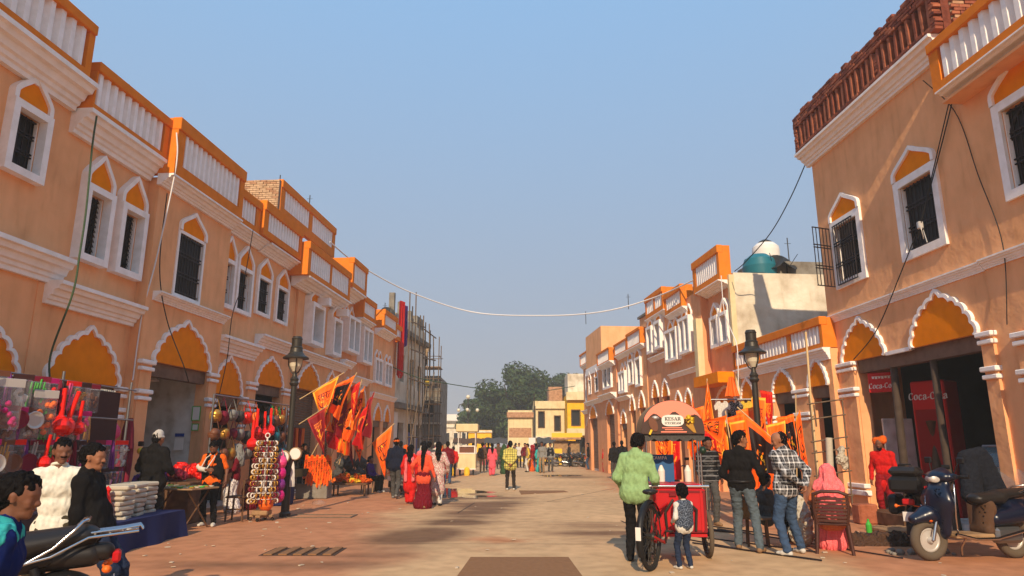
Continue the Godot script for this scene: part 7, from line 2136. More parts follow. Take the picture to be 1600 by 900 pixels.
func motorcycle(label: String, at: Vector3, yaw: float, paint: Material, box := false, rack := true, group := "") -> Node3D:
	var o := thing("motorcycle", label, "motorcycle", at, deg_to_rad(yaw), group)
	wheel(o, Vector3(0, 0.3, -0.62), 0.3, 0.05, 0, M.tyre_dusty, M.steel, true)
	wheel(o, Vector3(0, 0.3, 0.66), 0.3, 0.045, 0, M.tyre_dusty, M.steel, true)
	soft("seat", o, M.leather, [[Vector3(0, 0.8, 0.06), Vector3(0, 0.81, -0.3), 0.115, 0.155, Vector3(0.95, 1.3, 1)], [Vector3(0, 0.85, -0.36), Vector3(0, 0.91, -0.74), 0.155, 0.12, Vector3(0.95, 1.5, 1)], [Vector3(0, 0.72, 0.0), Vector3(0, 0.76, -0.8), 0.1, 0.09]], 0.014, 0.02)
	soft("tank", o, paint, [[Vector3(0, 0.86, 0.12), Vector3(0, 0.9, 0.4), 0.1, 0.13, Vector3(1, 1.05, 0.9)], [Vector3(0, 0.8, 0.3), Vector3(0, 0.8, 0.42), 0.12]], 0.015, 0.05)
	soft("side_panel", o, paint, [[Vector3(0.08, 0.66, -0.1), Vector3(0.08, 0.74, -0.5), 0.08, 0.05], [Vector3(-0.08, 0.66, -0.1), Vector3(-0.08, 0.74, -0.5), 0.08, 0.05], [Vector3(0, 0.76, -0.55), Vector3(0, 0.78, -0.9), 0.09, 0.07]], 0.016)
	var b := MB.new()
	for s in [-1, 1]: b.tube([Vector3(s * 0.1, 0.62, -0.2), Vector3(s * 0.1, 0.34, 0.1), Vector3(s * 0.06, 0.4, 0.32), Vector3(0, 0.8, 0.48)], 0.022, 6)
	for s in [-1, 1]: b.rod(Vector3(s * 0.1, 0.3, -0.62), Vector3(s * 0.1, 0.38, 0.0), 0.025); b.rod(Vector3(s * 0.13, 0.34, -0.6), Vector3(s * 0.12, 0.7, -0.45), 0.032)
	part("frame", b, M.black, o)
	b = MB.new()
	b.cbox(Vector3(0, 0.4, 0.12), Vector3(0.26, 0.24, 0.34), 0.03)
	for i in 7: b.cbox(Vector3(0, 0.52 + i * 0.028, 0.22), Vector3(0.22, 0.012, 0.2), 0.003)
	b.lathe([Vector2(0, -0.16), Vector2(0.1, -0.16), Vector2(0.11, 0.16), Vector2(0, 0.16)], 16, Vector3(0, 0.38, 0.06), Basis(Vector3(0, 0, 1), PI / 2))
	part("engine", b, M.steel, o)
	b = MB.new()
	b.tube([Vector3(-0.08, 0.5, 0.32), Vector3(-0.14, 0.3, 0.3), Vector3(-0.16, 0.26, 0.0), Vector3(-0.17, 0.3, -0.3), Vector3(-0.18, 0.38, -0.85)], [0.02, 0.022, 0.024, 0.042, 0.048], 10)
	part("exhaust", b, M.chrome, o)
	b = MB.new()
	for s in [-1, 1]: b.rod(Vector3(s * 0.08, 0.3, 0.66), Vector3(s * 0.08, 0.98, 0.44), 0.022, 8)
	part("fork", b, M.chrome, o)
	b = MB.new()
	b.tube([Vector3(-0.36, 1.04, 0.28), Vector3(-0.2, 1.06, 0.36), Vector3(-0.06, 1.0, 0.42), Vector3(0.06, 1.0, 0.42), Vector3(0.2, 1.06, 0.36), Vector3(0.36, 1.04, 0.28)], 0.014, 8)
	for s in [-1, 1]:
		b.rod(Vector3(s * 0.38, 1.04, 0.26), Vector3(s * 0.26, 1.055, 0.33), 0.02, 8)
		b.rod(Vector3(s * 0.24, 1.06, 0.34), Vector3(s * 0.3, 1.22, 0.3), 0.006, 5)
		b.cbox(Vector3(s * 0.33, 1.24, 0.29), Vector3(0.12, 0.07, 0.02), 0.008)
	part("handlebar", b, M.black, o)
	b = MB.new()
	b.lathe([Vector2(0, -0.1), Vector2(0.07, -0.06), Vector2(0.095, 0.02), Vector2(0.09, 0.04), Vector2(0, 0.05)], 16, Vector3(0, 0.94, 0.54), Basis(Vector3.RIGHT, PI / 2))
	part("headlight", b, M.chrome, o)
	b = MB.new()
	guard(b, Vector3(0, 0.3, 0.66), 0.34, 0.07, 0.5, 2.9)
	guard(b, Vector3(0, 0.3, -0.62), 0.36, 0.08, 0.9, 3.3)
	part("mudguard", b, M.black, o)
	b = MB.new()
	b.cbox(Vector3(0, 0.74, -0.985), Vector3(0.17, 0.09, 0.06), 0.018)
	part("tail_light", b, M.red_paint, o)
	for s in [-1, 1]:
		b = MB.new()
		b.rod(Vector3(s * 0.05, 0.68, -0.9), Vector3(s * 0.17, 0.67, -0.92), 0.01); b.ball(Vector3(s * 0.19, 0.67, -0.93), Vector3(0.025, 0.03, 0.035), 10, 6)
		part("indicator", b, M.toy_orange, o)
	b = MB.new()
	b.cbox(Vector3(0, 0.52, -0.98), Vector3(0.2, 0.14, 0.01), 0.003)
	part("number_plate", b, M.toy_white, o)
	if rack:
		b = MB.new()
		for s in [-1, 1]: b.tube([Vector3(s * 0.17, 0.68, -0.15), Vector3(s * 0.18, 0.78, -0.55), Vector3(s * 0.13, 0.9, -0.78), Vector3(s * 0.1, 0.93, -1.12)], 0.011, 7)
		for s in [-1, 1]: b.tube([Vector3(s * 0.17, 0.72, -0.36), Vector3(s * 0.18, 0.84, -0.56), Vector3(s * 0.175, 0.96, -0.68), Vector3(s * 0.15, 1.02, -0.73), Vector3(s * 0.1, 1.03, -0.76)], 0.012, 8)
		b.rod(Vector3(-0.1, 1.03, -0.76), Vector3(0.1, 1.03, -0.76), 0.016, 8)
		for k in 3: b.rod(Vector3(-0.12 + 0.01 * k, 0.925, -0.82 - k * 0.1), Vector3(0.12 - 0.01 * k, 0.925, -0.82 - k * 0.1), 0.009, 6)
		for x in [-0.1, -0.05, 0.0, 0.05, 0.1]: b.tube([Vector3(x, 0.93, -0.78), Vector3(x * 0.95, 0.95, -1.0), Vector3(x * 0.8, 0.97, -1.13), Vector3(x * 0.8, 0.94, -1.15)], 0.009, 6)
		part("rack", b, M.chrome, o)
	if box:
		b = MB.new()
		b.cbox(Vector3(0, 1.0, -0.92), Vector3(0.46, 0.24, 0.4), 0.05)
		var tb := part("top_box", b, M.black, o)
		b = MB.new()
		b.cbox(Vector3(0, 1.19, -0.92), Vector3(0.44, 0.15, 0.38), 0.06)
		b.tube([Vector3(-0.1, 1.26, -0.92), Vector3(-0.08, 1.3, -0.92), Vector3(0.08, 1.3, -0.92), Vector3(0.1, 1.26, -0.92)], 0.012, 6)
		part("lid", b, M.leather, tb)
		for s in [-1, 1]:
			b = MB.new()
			b.cbox(Vector3(s * 0.26, 0.68, -0.62), Vector3(0.16, 0.3, 0.42), 0.04)
			part("side_box", b, M.black, o)
	b = MB.new()
	b.rod(Vector3(0.1, 0.3, 0.0), Vector3(0.26, 0.01, -0.06), 0.014)
	part("stand", b, M.black, o)
	return o


func scooter(label: String, at: Vector3, yaw: float) -> Node3D:
	var o := thing("scooter", label, "scooter", at, deg_to_rad(yaw))
	var blue := mat("scooter_blue", S(11, 20, 42), 0.3, 0.0, 0.5)
	wheel(o, Vector3(0, 0.25, 0.62), 0.255, 0.058, 0, M.tyre_dusty, M.silver, true)
	wheel(o, Vector3(0, 0.25, -0.62), 0.255, 0.058, 0, M.tyre_dusty, M.silver, true)
	var b := MB.new()
	b.rod(Vector3(-0.075, 0.25, 0.62), Vector3(-0.07, 0.6, 0.5), 0.024, 10)
	b.rod(Vector3(0.075, 0.25, 0.62), Vector3(0.07, 0.6, 0.5), 0.024, 10)
	part("fork", b, M.chrome, o)
	soft("front_mudguard", o, blue, [[Vector3(0, 0.5, 0.8), Vector3(0, 0.56, 0.6), 0.06, 0.1, Vector3(0.8, 1, 1)], [Vector3(0, 0.56, 0.6), Vector3(0, 0.48, 0.42), 0.1, 0.07, Vector3(0.8, 1, 1)]], 0.014, 0.04)
	soft("leg_shield", o, blue, [[Vector3(0, 0.38, 0.42), Vector3(0, 0.72, 0.42), 0.13, 0.2, Vector3(0.85, 1, 1.9)], [Vector3(0, 0.72, 0.42), Vector3(0, 0.92, 0.36), 0.2, 0.13, Vector3(0.85, 1, 1.6)], [Vector3(0, 0.6, 0.48), Vector3(0, 0.84, 0.46), 0.09, 0.07]], 0.014, 0.06)
	b = MB.new()
	for s in [-1, 1]: b.tube([Vector3(s * 0.13, 0.34, 0.3), Vector3(s * 0.2, 0.55, 0.36), Vector3(s * 0.235, 0.75, 0.37), Vector3(s * 0.17, 0.93, 0.3)], 0.012, 7)
	b.tube([Vector3(-0.17, 0.66, 0.53), Vector3(-0.05, 0.62, 0.57), Vector3(-0.06, 0.78, 0.54), Vector3(-0.17, 0.74, 0.5)], 0.007, 5)
	part("chrome_trim", b, M.chrome, o)
	b = MB.new()
	var em := []
	for i in 14: em.append(Vector3(-0.1 + 0.035 * cos(i * 1.1), 0.86 + 0.04 * sin(i * 1.7), 0.485 - 0.001 * i))
	b.tube(em, 0.008, 5)
	part("emblem", b, M.red_paint, o)
	soft("handlebar_cowl", o, blue, [[Vector3(-0.1, 1.02, 0.36), Vector3(0.1, 1.02, 0.36), 0.085, -1, Vector3(1, 1.2, 1)], [Vector3(0, 1.0, 0.4), Vector3(0, 1.04, 0.3), 0.1], [Vector3(-0.2, 1.03, 0.3), Vector3(0.2, 1.03, 0.3), 0.04]], 0.014, 0.05)
	b = MB.new()
	b.ball(Vector3(0, 0.995, 0.455), Vector3(0.12, 0.05, 0.05), 14, 8)
	part("headlight", b, M.silver, o)
	b = MB.new()
	for s in [-1, 1]:
		b.rod(Vector3(s * 0.18, 1.03, 0.3), Vector3(s * 0.34, 1.03, 0.22), 0.02, 8)
		b.rod(Vector3(s * 0.22, 1.05, 0.34), Vector3(s * 0.36, 1.03, 0.3), 0.007, 5)
		b.rod(Vector3(s * 0.18, 1.05, 0.3), Vector3(s * 0.24, 1.2, 0.26), 0.007, 5)
		b.cbox(Vector3(s * 0.27, 1.23, 0.25), Vector3(0.12, 0.08, 0.03), 0.012)
	part("handlebar", b, M.black, o)
	for s in [-1, 1]:
		b = MB.new()
		b.ball(Vector3(s * 0.09, 0.5, 0.63), Vector3(0.02, 0.03, 0.03), 10, 6)
		part("reflector", b, M.toy_orange, o)
	b = MB.new()
	b.cbox(Vector3(0, 0.3, 0.08), Vector3(0.36, 0.05, 0.56), 0.015)
	part("footboard", b, M.wood_pale, o)
	b = MB.new()
	for s in [-1, 1]:
		b = MB.new()
		b.tube([Vector3(s * 0.17, 0.33, 0.36), Vector3(s * 0.2, 0.27, 0.1), Vector3(s * 0.2, 0.27, -0.2), Vector3(s * 0.22, 0.36, -0.6), Vector3(s * 0.2, 0.42, -0.8)], 0.02, 8)
		part("side_trim", b, M.chrome, o)
	soft("rear_body", o, blue, [[Vector3(0.1, 0.5, -0.3), Vector3(0.12, 0.56, -0.66), 0.09, 0.11], [Vector3(-0.1, 0.5, -0.3), Vector3(-0.12, 0.56, -0.66), 0.09, 0.11], [Vector3(0, 0.62, -0.6), Vector3(0, 0.66, -0.92), 0.13, 0.07]], 0.015, 0.06)
	soft("inner_panel", o, M.cloth_brown, [[Vector3(-0.1, 0.36, -0.18), Vector3(0.1, 0.36, -0.18), 0.07], [Vector3(0, 0.62, -0.26), Vector3(0, 0.4, -0.2), 0.15, 0.13, Vector3(0.9, 1, 1.6)]], 0.016)
	soft("seat", o, M.leather, [[Vector3(0, 0.74, -0.16), Vector3(0, 0.75, -0.44), 0.11, 0.13, Vector3(0.9, 1.45, 1)], [Vector3(0, 0.78, -0.48), Vector3(0, 0.82, -0.86), 0.12, 0.09, Vector3(0.9, 1.6, 1)]], 0.014, 0.03)
	b = MB.new()
	b.cbox(Vector3(0.08, 0.3, -0.45), Vector3(0.16, 0.2, 0.4), 0.04)
	b.tube([Vector3(-0.15, 0.26, -0.3), Vector3(-0.17, 0.28, -0.6), Vector3(-0.17, 0.32, -0.9)], [0.03, 0.05, 0.05], 10)
	part("engine", b, M.steel, o)
	b = MB.new()
	b.tube([Vector3(-0.12, 0.26, -0.05), Vector3(-0.2, 0.12, -0.02), Vector3(-0.22, 0.01, -0.03)], 0.016, 6)
	part("stand", b, M.chrome, o)
	b = MB.new()
	for s in [-1, 1]: b.tube([Vector3(s * 0.12, 0.82, -0.7), Vector3(s * 0.13, 0.88, -0.86), Vector3(s * 0.07, 0.9, -0.98)], 0.013, 6)
	part("grab_rail", b, M.chrome, o)
	return o


func text(parent: Node3D, called: String, words: String, at: Vector3, turn: Basis, h: float, m: Material, bold := true, w := 0.0, slant := 0.0, serif := true) -> void:
	var f := SystemFont.new()
	f.font_names = PackedStringArray(["Droid Serif" if serif else "Droid Sans"])
	f.font_weight = 700 if bold else 400
	var t := TextMesh.new()
	t.text = words
	var font: Font = f
	if slant != 0.0:
		var fv := FontVariation.new()
		fv.base_font = f
		fv.variation_transform = Transform2D(Vector2(1, 0), Vector2(slant, 1), Vector2.ZERO)
		font = fv
	t.font = font
	t.font_size = 32
	t.pixel_size = h / 24.0
	t.depth = 0.004
	t.material = m
	var o := put(called, t, parent, at)
	o.basis = turn
	if w > 0: o.scale = Vector3(w, 1, 1)


func tricycle() -> void:
	var o := thing("ice_cream_tricycle", "red ice-cream tricycle with an arched brown sign board and a big spoked wheel", "tricycle", Vector3(1.82, 0, -9.5), deg_to_rad(151))
	# +z runs from the rider's wheel to the red box
	wheel(o, Vector3(0, 0.42, 0), 0.425, 0.03, 30, M.rubber, M.lamp_metal)
	var b := MB.new()
	guard(b, Vector3(0, 0.42, 0), 0.47, 0.045, 0.5, 3.6)
	var gd := part("mudguard", b, M.black, o)
	b = MB.new()
	b.cbox(Vector3(0, 0.5, -0.475), Vector3(0.07, 0.16, 0.012), 0.003)
	part("mudguard_patch", b, M.toy_white, gd)
	b = MB.new()
	b.tube([Vector3(0.05, 0.42, 0), Vector3(0.06, 0.3, 0.42), Vector3(0.03, 0.45, 0.8)], 0.02, 7)
	b.tube([Vector3(-0.05, 0.42, 0), Vector3(-0.06, 0.3, 0.42), Vector3(-0.03, 0.45, 0.8)], 0.02, 7)
	b.tube([Vector3(0, 0.3, 0.42), Vector3(0, 0.75, 0.28), Vector3(0, 0.95, 0.22)], 0.022, 7)
	b.tube([Vector3(0, 0.72, 0.29), Vector3(0, 0.78, 0.8)], 0.022, 7)
	b.tube([Vector3(0, 0.42, 0), Vector3(0, 0.72, 0.29)], 0.014, 6)
	part("frame", b, M.red_paint, o)
	b = MB.new()
	b.ring(Vector3(0.06, 0.3, 0.42), Vector3.RIGHT, 0.1, 0.01, 20, 5)
	b.rod(Vector3(0.08, 0.3, 0.42), Vector3(0.1, 0.15, 0.48), 0.012); b.rod(Vector3(-0.08, 0.3, 0.42), Vector3(-0.1, 0.45, 0.36), 0.012)
	b.cbox(Vector3(0.15, 0.14, 0.48), Vector3(0.1, 0.025, 0.08), 0.006); b.cbox(Vector3(-0.15, 0.46, 0.36), Vector3(0.1, 0.025, 0.08), 0.006)
	b.tube([Vector3(0.06, 0.4, 0.42), Vector3(0.05, 0.46, 0.0)], 0.008, 4); b.tube([Vector3(0.06, 0.2, 0.42), Vector3(0.05, 0.38, 0.0)], 0.008, 4)
	part("crank", b, M.lamp_metal, o)
	soft("saddle", o, M.leather, [[Vector3(0, 0.985, 0.06), Vector3(0, 0.985, 0.2), 0.1, 0.07, Vector3(1, 2.4, 1)], [Vector3(0, 0.985, 0.2), Vector3(0, 0.98, 0.36), 0.06, 0.03, Vector3(1, 2, 1)]], 0.014)
	var rear := o.get_child_count()      # what follows steers with the front axle
	for s in [-1, 1]: wheel(o, Vector3(s * 0.44, 0.33, 1.25), 0.335, 0.035, 20, M.tyre_dusty, M.lamp_metal)
	b = MB.new()
	b.rod(Vector3(-0.44, 0.33, 1.25), Vector3(0.44, 0.33, 1.25), 0.022)
	b.bx(-0.36, 0.36, 0.33, 0.37, 0.85, 1.7)
	part("axle", b, M.red_paint, o)
	b = MB.new()
	b.cbox(Vector3(0, 0.68, 1.28), Vector3(0.74, 0.6, 0.86), 0.02)
	var bx := part("ice_box", b, M.red_paint, o)
	b = MB.new()
	b.cbox(Vector3(-0.17, 1.01, 1.28), Vector3(0.36, 0.07, 0.7), 0.02); b.cbox(Vector3(0.2, 1.01, 1.28), Vector3(0.32, 0.07, 0.7), 0.02)
	for x in [-0.3, 0.0, 0.3]: b.bx(x - 0.012, x + 0.012, 0.4, 0.97, 0.835, 0.85)
	part("lid", b, M.red_paint, bx)
	b = MB.new()
	ring_boxes(b, -0.33, 0.33, 0.42, 0.93, 0.03, 0.84, 0.855)
	b.bx(-0.02, 0.02, 0.42, 0.93, 0.84, 0.86); b.cbox(Vector3(0.1, 0.9, 0.84), Vector3(0.1, 0.05, 0.03), 0.008)
	part("box_trim", b, mat("red_dark", S(120, 14, 20), 0.5), bx)
	b = MB.new()
	b.tube([Vector3(-0.2, 0.42, 0.82), Vector3(-0.22, 0.7, 0.8), Vector3(-0.05, 0.86, 0.78), Vector3(-0.05, 0.98, 0.7)], 0.02, 6)
	part("steering_bar", b, M.lamp_metal, bx)
	b = MB.new()
	b.tube([Vector3(0.2, 0.4, 0.82), Vector3(0.22, 0.68, 0.78), Vector3(0.1, 0.84, 0.8)], 0.018, 6)
	part("brake_rod", b, M.lamp_metal, bx)
	b = MB.new()
	b.rod(Vector3(-0.42, 1.02, 0.84), Vector3(0.46, 1.02, 0.84), 0.018, 8)
	for s in [-1, 1]: b.rod(Vector3(s * 0.38, 0.7, 0.86), Vector3(s * 0.38, 1.02, 0.84), 0.014)
	part("push_bar", b, M.chrome, o)
	for s in [[-0.4, 1.2], [0.4, 1.2], [-0.38, 1.68], [0.38, 1.68], [-0.36, 1.2]]:
		b = MB.new()
		b.rod(Vector3(s[0], 0.7, s[1]), Vector3(s[0], 1.8, s[1]), 0.014, 8)
		part("post", b, M.chrome, o)
	b = MB.new()
	b.ball(Vector3(-0.42, 1.52, 1.12), Vector3(0.055, 0.06, 0.055), 12, 8)
	part("horn", b, mat("horn_green", S(24, 50, 36), 0.4), o)
	# the arched canopy with the sign facing the rider
	var A := func(k: float, r: float) -> Vector2: return Vector2(cos(k) * 0.47 * r, 1.76 + pow(maxf(sin(k), 0.0), 0.85) * 0.5 * r)
	b = MB.new()
	b.sheet(func(u: float, v: float) -> Vector3:
		var q: Vector2 = A.call(PI * u, 1.0)
		return Vector3(q.x, q.y, 1.14 + 0.7 * v), 24, 4)
	var cn := part("canopy", b, M.cloth_tan, o)
	b = MB.new()
	for z in [1.16, 1.83]:
		for s in [0]:
			b.sheet(func(u: float, v: float) -> Vector3: return Vector3((u - 0.5) * 0.94, 1.76 - v * (0.07 + 0.04 * absf(sin(u * PI * 5))), z), 40, 2)
	for x in [-0.47, 0.47]:
		b.sheet(func(u: float, v: float) -> Vector3: return Vector3(x, 1.76 - v * (0.07 + 0.04 * absf(sin(u * PI * 5))), 1.16 + u * 0.67), 40, 2)
	part("valance", b, M.cloth_gray_dark, cn)
	b = MB.new()
	var poly := PackedVector2Array()
	for i in 33: poly.append(A.call(PI * i / 32.0, 1.0))
	b.extrude(poly, 0.8, 0.82)
	var sg := part("sign_board", b, mat("sign_brown", S(70, 48, 40), 0.6), o)
	var pk := mat("sign_pink", S(244, 138, 112), 0.6)
	var front := Basis(Vector3.UP, PI)       # prints face -z, towards the rider
	b = MB.new()
	var pp := PackedVector2Array()
	for i in 25: pp.append(A.call(PI * (0.14 + 0.72 * i / 24.0), 0.985))
	for i in 19:
		var t := i / 18.0
		pp.append(Vector2(lerpf(-0.42, 0.42, t), 1.98 + 0.05 * sin(t * 17.0) + 0.06 * sin(t * PI)))
	b.extrude(pp, 0.794, 0.799)
	part("sign_icing", b, pk, sg)
	b = MB.new()
	var el := PackedVector2Array()
	for i in 32:
		var a := TAU * i / 32
		el.append(Vector2(signf(cos(a)) * pow(absf(cos(a)), 0.6) * 0.165, 1.955 + signf(sin(a)) * pow(absf(sin(a)), 0.7) * 0.085))
	b.extrude(el, 0.786, 0.793)
	part("name_panel", b, M.toy_white, sg)
	text(sg, "lettering", "KESAR", Vector3(0, 1.978, 0.784), front, 0.05, M.black, true, 1.05)
	text(sg, "lettering", "ICECREAM", Vector3(0, 1.915, 0.784), front, 0.032, M.black, true, 1.05)
	b = MB.new()
	b.bx(-0.13, 0.16, 1.842, 1.856, 0.794, 0.799); b.bx(-0.15, 0.12, 1.815, 1.828, 0.794, 0.799); b.bx(-0.2, 0.18, 1.78, 1.797, 0.794, 0.799)
	part("small_print", b, pk, sg)
	b = MB.new()
	var lolly := PackedVector2Array()
	for i in 24:
		var a := TAU * i / 24
		lolly.append(Vector2(0.29, 1.9) + Vector2(cos(a) * 0.06, sin(a) * 0.11).rotated(-0.35))
	b.extrude(lolly, 0.785, 0.793)
	part("ice_lolly", b, M.toy_brown, sg)
	b = MB.new()
	b.cbox(Vector3(0.335, 1.785, 0.79), Vector3(0.03, 0.08, 0.008), 0.002, Basis(Vector3(0, 0, 1), 0.45))
	part("lolly_stick", b, M.toy_yellow, sg)
	b = MB.new()
	b.ball(Vector3(0.255, 1.99, 0.79), Vector3(0.06, 0.035, 0.006), 12, 6)
	part("lolly_tip", b, M.toy_white, sg)
	b = MB.new()
	b.extrude(PackedVector2Array([Vector2(-0.3, 1.78), Vector2(-0.34, 1.775), Vector2(-0.29, 1.93), Vector2(-0.19, 1.89)]), 0.786, 0.793)
	part("cone", b, M.toy_gold, sg)
	b = MB.new()
	for k in 5: b.ball(Vector3(-0.25 + 0.04 * cos(k * 1.3), 1.96 + 0.04 * sin(k * 1.3), 0.79), Vector3(0.045, 0.045, 0.006), 10, 5)
	part("scoop", b, M.toy_yellow, sg)
	b = MB.new()
	for k in 7:
		b = MB.new()
		b.ball(Vector3(-0.25 + 0.06 * cos(k * 2.3), 1.965 + 0.06 * sin(k * 1.9), 0.785), Vector3(0.018, 0.018, 0.005), 8, 4)
		part("scoop_spot", b, M.toy_brown, sg)
	b = MB.new()
	b.cbox(Vector3(0.14, 1.24, 1.72), Vector3(0.44, 0.42, 0.02), 0.006)
	part("picture_board", b, mat("board_blue", S(40, 90, 140), 0.5), o)
	text(o, "board_lettering", "CAMPA", Vector3(0.14, 1.4, 1.705), front, 0.05, M.toy_white, true, 1.0, 0.0, false)
	for c in range(sg.get_index(), sg.get_index() + 1): sg.position.z = 0.32
	for s in [-0.25, 0.15]:
		b = MB.new()
		b.lathe([Vector2(0, 0), Vector2(0.05, 0), Vector2(0.055, 0.16), Vector2(0.02, 0.24), Vector2(0, 0.25)], 12, Vector3(s, 1.05, 1.5))
		part("jar", b, M.toy_white, o)
	var T := Transform3D(Basis(), Vector3(0, 0, 1.25)) * Transform3D(Basis(Vector3.UP, deg_to_rad(25)), Vector3.ZERO) * Transform3D(Basis(), Vector3(0, 0, -1.25))
	for i in range(rear, o.get_child_count()): o.get_child(i).transform = T * (o.get_child(i) as Node3D).transform


func plastic_chair(label: String, at: Vector3, yaw: float) -> void:
	var o := thing("plastic_chair", label, "chair", at, deg_to_rad(yaw))
	var m: Material = M.plastic_brown
	var b := MB.new()
	b.cbox(Vector3(0, 0.43, 0), Vector3(0.46, 0.035, 0.44), 0.012)
	part("seat", b, m, o)
	for s in [-1, 1]:
		for z in [-1, 1]:
			b = MB.new()
			b.tube([Vector3(s * 0.25, 0, z * 0.24), Vector3(s * 0.22, 0.3, z * 0.2), Vector3(s * 0.215, 0.44, z * 0.19)], [0.025, 0.03, 0.03], 6)
			part("leg", b, m, o)
		b = MB.new()
		b.tube([Vector3(s * 0.24, 0.44, 0.19), Vector3(s * 0.27, 0.64, 0.17), Vector3(s * 0.27, 0.67, 0.0), Vector3(s * 0.25, 0.68, -0.22)], [0.022, 0.025, 0.028, 0.024], 6)
		part("armrest", b, m, o)
	b = MB.new()
	for s in [-1, 1]: b.tube([Vector3(s * 0.21, 0.43, -0.2), Vector3(s * 0.24, 0.66, -0.25), Vector3(s * 0.23, 0.88, -0.3)], 0.026, 7)
	b.tube([Vector3(-0.24, 0.86, -0.295), Vector3(-0.12, 0.91, -0.33), Vector3(0.12, 0.91, -0.33), Vector3(0.24, 0.86, -0.295)], 0.026, 7)
	part("back_frame", b, m, o)
	for i in 7:
		b = MB.new()
		b.sheet(func(u: float, v: float) -> Vector3: return Vector3((u - 0.5) * 0.44, 0.5 + i * 0.054 - v * 0.036, -0.225 - i * 0.014 - 0.03 * sin(u * PI)), 8, 1)
		part("slat", b, m, o)


func run_b_things() -> void:
	motorcycle("black motorcycle with a chrome luggage rack at the bottom left corner", Vector3(-4.02, 0, -5.32), -62, M.leather)
	run_jobs()
	var far := [[3.9, -53.0, 95, "dark motorcycle parked by the far kiosk, leftmost of four"], [4.6, -52.6, 80, "dark motorcycle parked by the far kiosk, second from the left"], [5.3, -52.2, 100, "dark motorcycle parked by the far kiosk, third from the left"], [6.0, -49.0, 60, "dark motorcycle near the last right building, rightmost of four"], [-3.9, -24.2, 175, "motorcycle parked beyond the left flag stall, half hidden by the man in the headband"]]
	for e in far: another(get_node("motorcycle"), Vector3(e[0], 0, e[1]), deg_to_rad(e[2]), e[3], "motorcycles parked further down the street")
	for e in [[3.55, -17.6, 170, "motorcycle parked behind the ice-cream tricycle's left side"], [4.2, -18.4, 160, "motorcycle parked behind the striped sweater"]]: another(get_node("motorcycle"), Vector3(e[0], 0, e[1]), deg_to_rad(e[2]), e[3], "motorcycles parked beside the right flag stall")
	motorcycle("dark motorcycle with a black top box standing behind the blue scooter", Vector3(6.78, 0, -11.75), 138, M.black, true, false)
	scooter("dark blue scooter with a white headlamp at the right edge of the street", Vector3(6.62, 0, -10.4), -80)
	get_node("scooter").scale = Vector3.ONE * 1.12
	tricycle()
	plastic_chair("brown plastic armchair under the woman in the pink sari", Vector3(4.92, 0, -11.05), 158)
	# cane chair
	var o := thing("cane_chair", "round-backed cane chair between the black shirt and the checked shirt", "chair", Vector3(4.0, 0, -11.75), deg_to_rad(75))
	var b := MB.new()
	b.lathe([Vector2(0, 0.42), Vector2(0.24, 0.42), Vector2(0.25, 0.45), Vector2(0, 0.46)], 18)
	part("seat", b, M.bamboo, o)
	b = MB.new()
	for k in 2:
		b.sheet(func(u: float, v: float) -> Vector3:
			var a := PI * (1.0 + u)
			var r := 0.27 + 0.04 * (1.0 - v) - k * 0.012 + 0.006 * sin(u * 90) * sin(v * 60)
			return Vector3(cos(a) * r, 0.44 + (1.0 - v) * (0.16 + 0.24 * sin(u * PI)), sin(a) * r), 60, 24)
	part("backrest", b, M.cane, o)
	b = MB.new()
	var rim := []
	for i in 15:
		var a := PI * (1.0 + i / 14.0)
		rim.append(Vector3(cos(a) * 0.3, 0.44 + 0.16 + 0.24 * sin(PI * i / 14.0), sin(a) * 0.3))
	b.tube(rim, 0.02, 6)
	part("rim", b, M.wood, o)
	for k in 4:
		b = MB.new()
		var a := TAU * (k + 0.5) / 4
		b.rod(Vector3(cos(a) * 0.22, 0, sin(a) * 0.22), Vector3(cos(a) * 0.2, 0.43, sin(a) * 0.2), 0.022)
		part("leg", b, M.wood, o)
	# the right shop front
	b = MB.new()
	b.rod(Vector3(0, 0, 0), Vector3(0.02, 2.72, -0.05), 0.02); b.rod(Vector3(0.78, 0, -0.1), Vector3(0.8, 2.6, -0.1), 0.02)
	for y in [0.42, 0.95, 1.45, 1.7, 2.2, 2.55]: b.rod(Vector3(-0.06, y - 0.04, 0), Vector3(0.84, y + 0.08, -0.1), 0.016)
	b.rod(Vector3(0.1, 2.0, 0.0), Vector3(0.08, 2.5, 0.02), 0.02)
	solo("ladder_frame", "rusty welded ladder frame leaning by the corner pillar on the right", "ladder", b, M.bamboo, Vector3(6.85, 0, -15.9))
	b = MB.new()
	b.tube([Vector3(0, 0, 0.5), Vector3(0.06, 1.2, 0.3), Vector3(0.14, 2.6, 0.1), Vector3(0.22, 4.3, 0.0)], [0.035, 0.032, 0.03, 0.025], 7)
	solo("bamboo_pole", "tall pale bamboo pole standing against the corner pillar", "pole", b, M.stick, Vector3(7.0, 0, -16.6))
	b = MB.new()
	b.tube([Vector3(0, 1.05, 0), Vector3(0.06, 1.75, -0.05)], 0.075, 10)
	solo("cloth_roll", "pale rolled sheet tied to the ladder frame", "roll", b, M.paper, Vector3(7.1, 0, -15.75))
	soft("cloth_bundle", self, M.paper, [[Vector3(0, 1.25, 0), Vector3(0.05, 1.5, 0), 0.1, 0.07], [Vector3(0.08, 1.1, 0), Vector3(0.06, 1.3, 0), 0.06, 0.08]], 0.02, 0.04, 0.05)
	tag(get_node("cloth_bundle"), "tied cloth bundle hanging beside the pale roll", "bundle")
	get_node("cloth_bundle").position = Vector3(7.4, 0, -15.85)
	o = thing("drinks_cooler", "tall red drinks cooler with white lettering inside the dark open shop", "cooler", Vector3(9.1, 0, -15.1), deg_to_rad(-58))
	b = MB.new()
	b.cbox(Vector3(0, 1.5, -0.3), Vector3(0.72, 2.95, 0.6), 0.03)
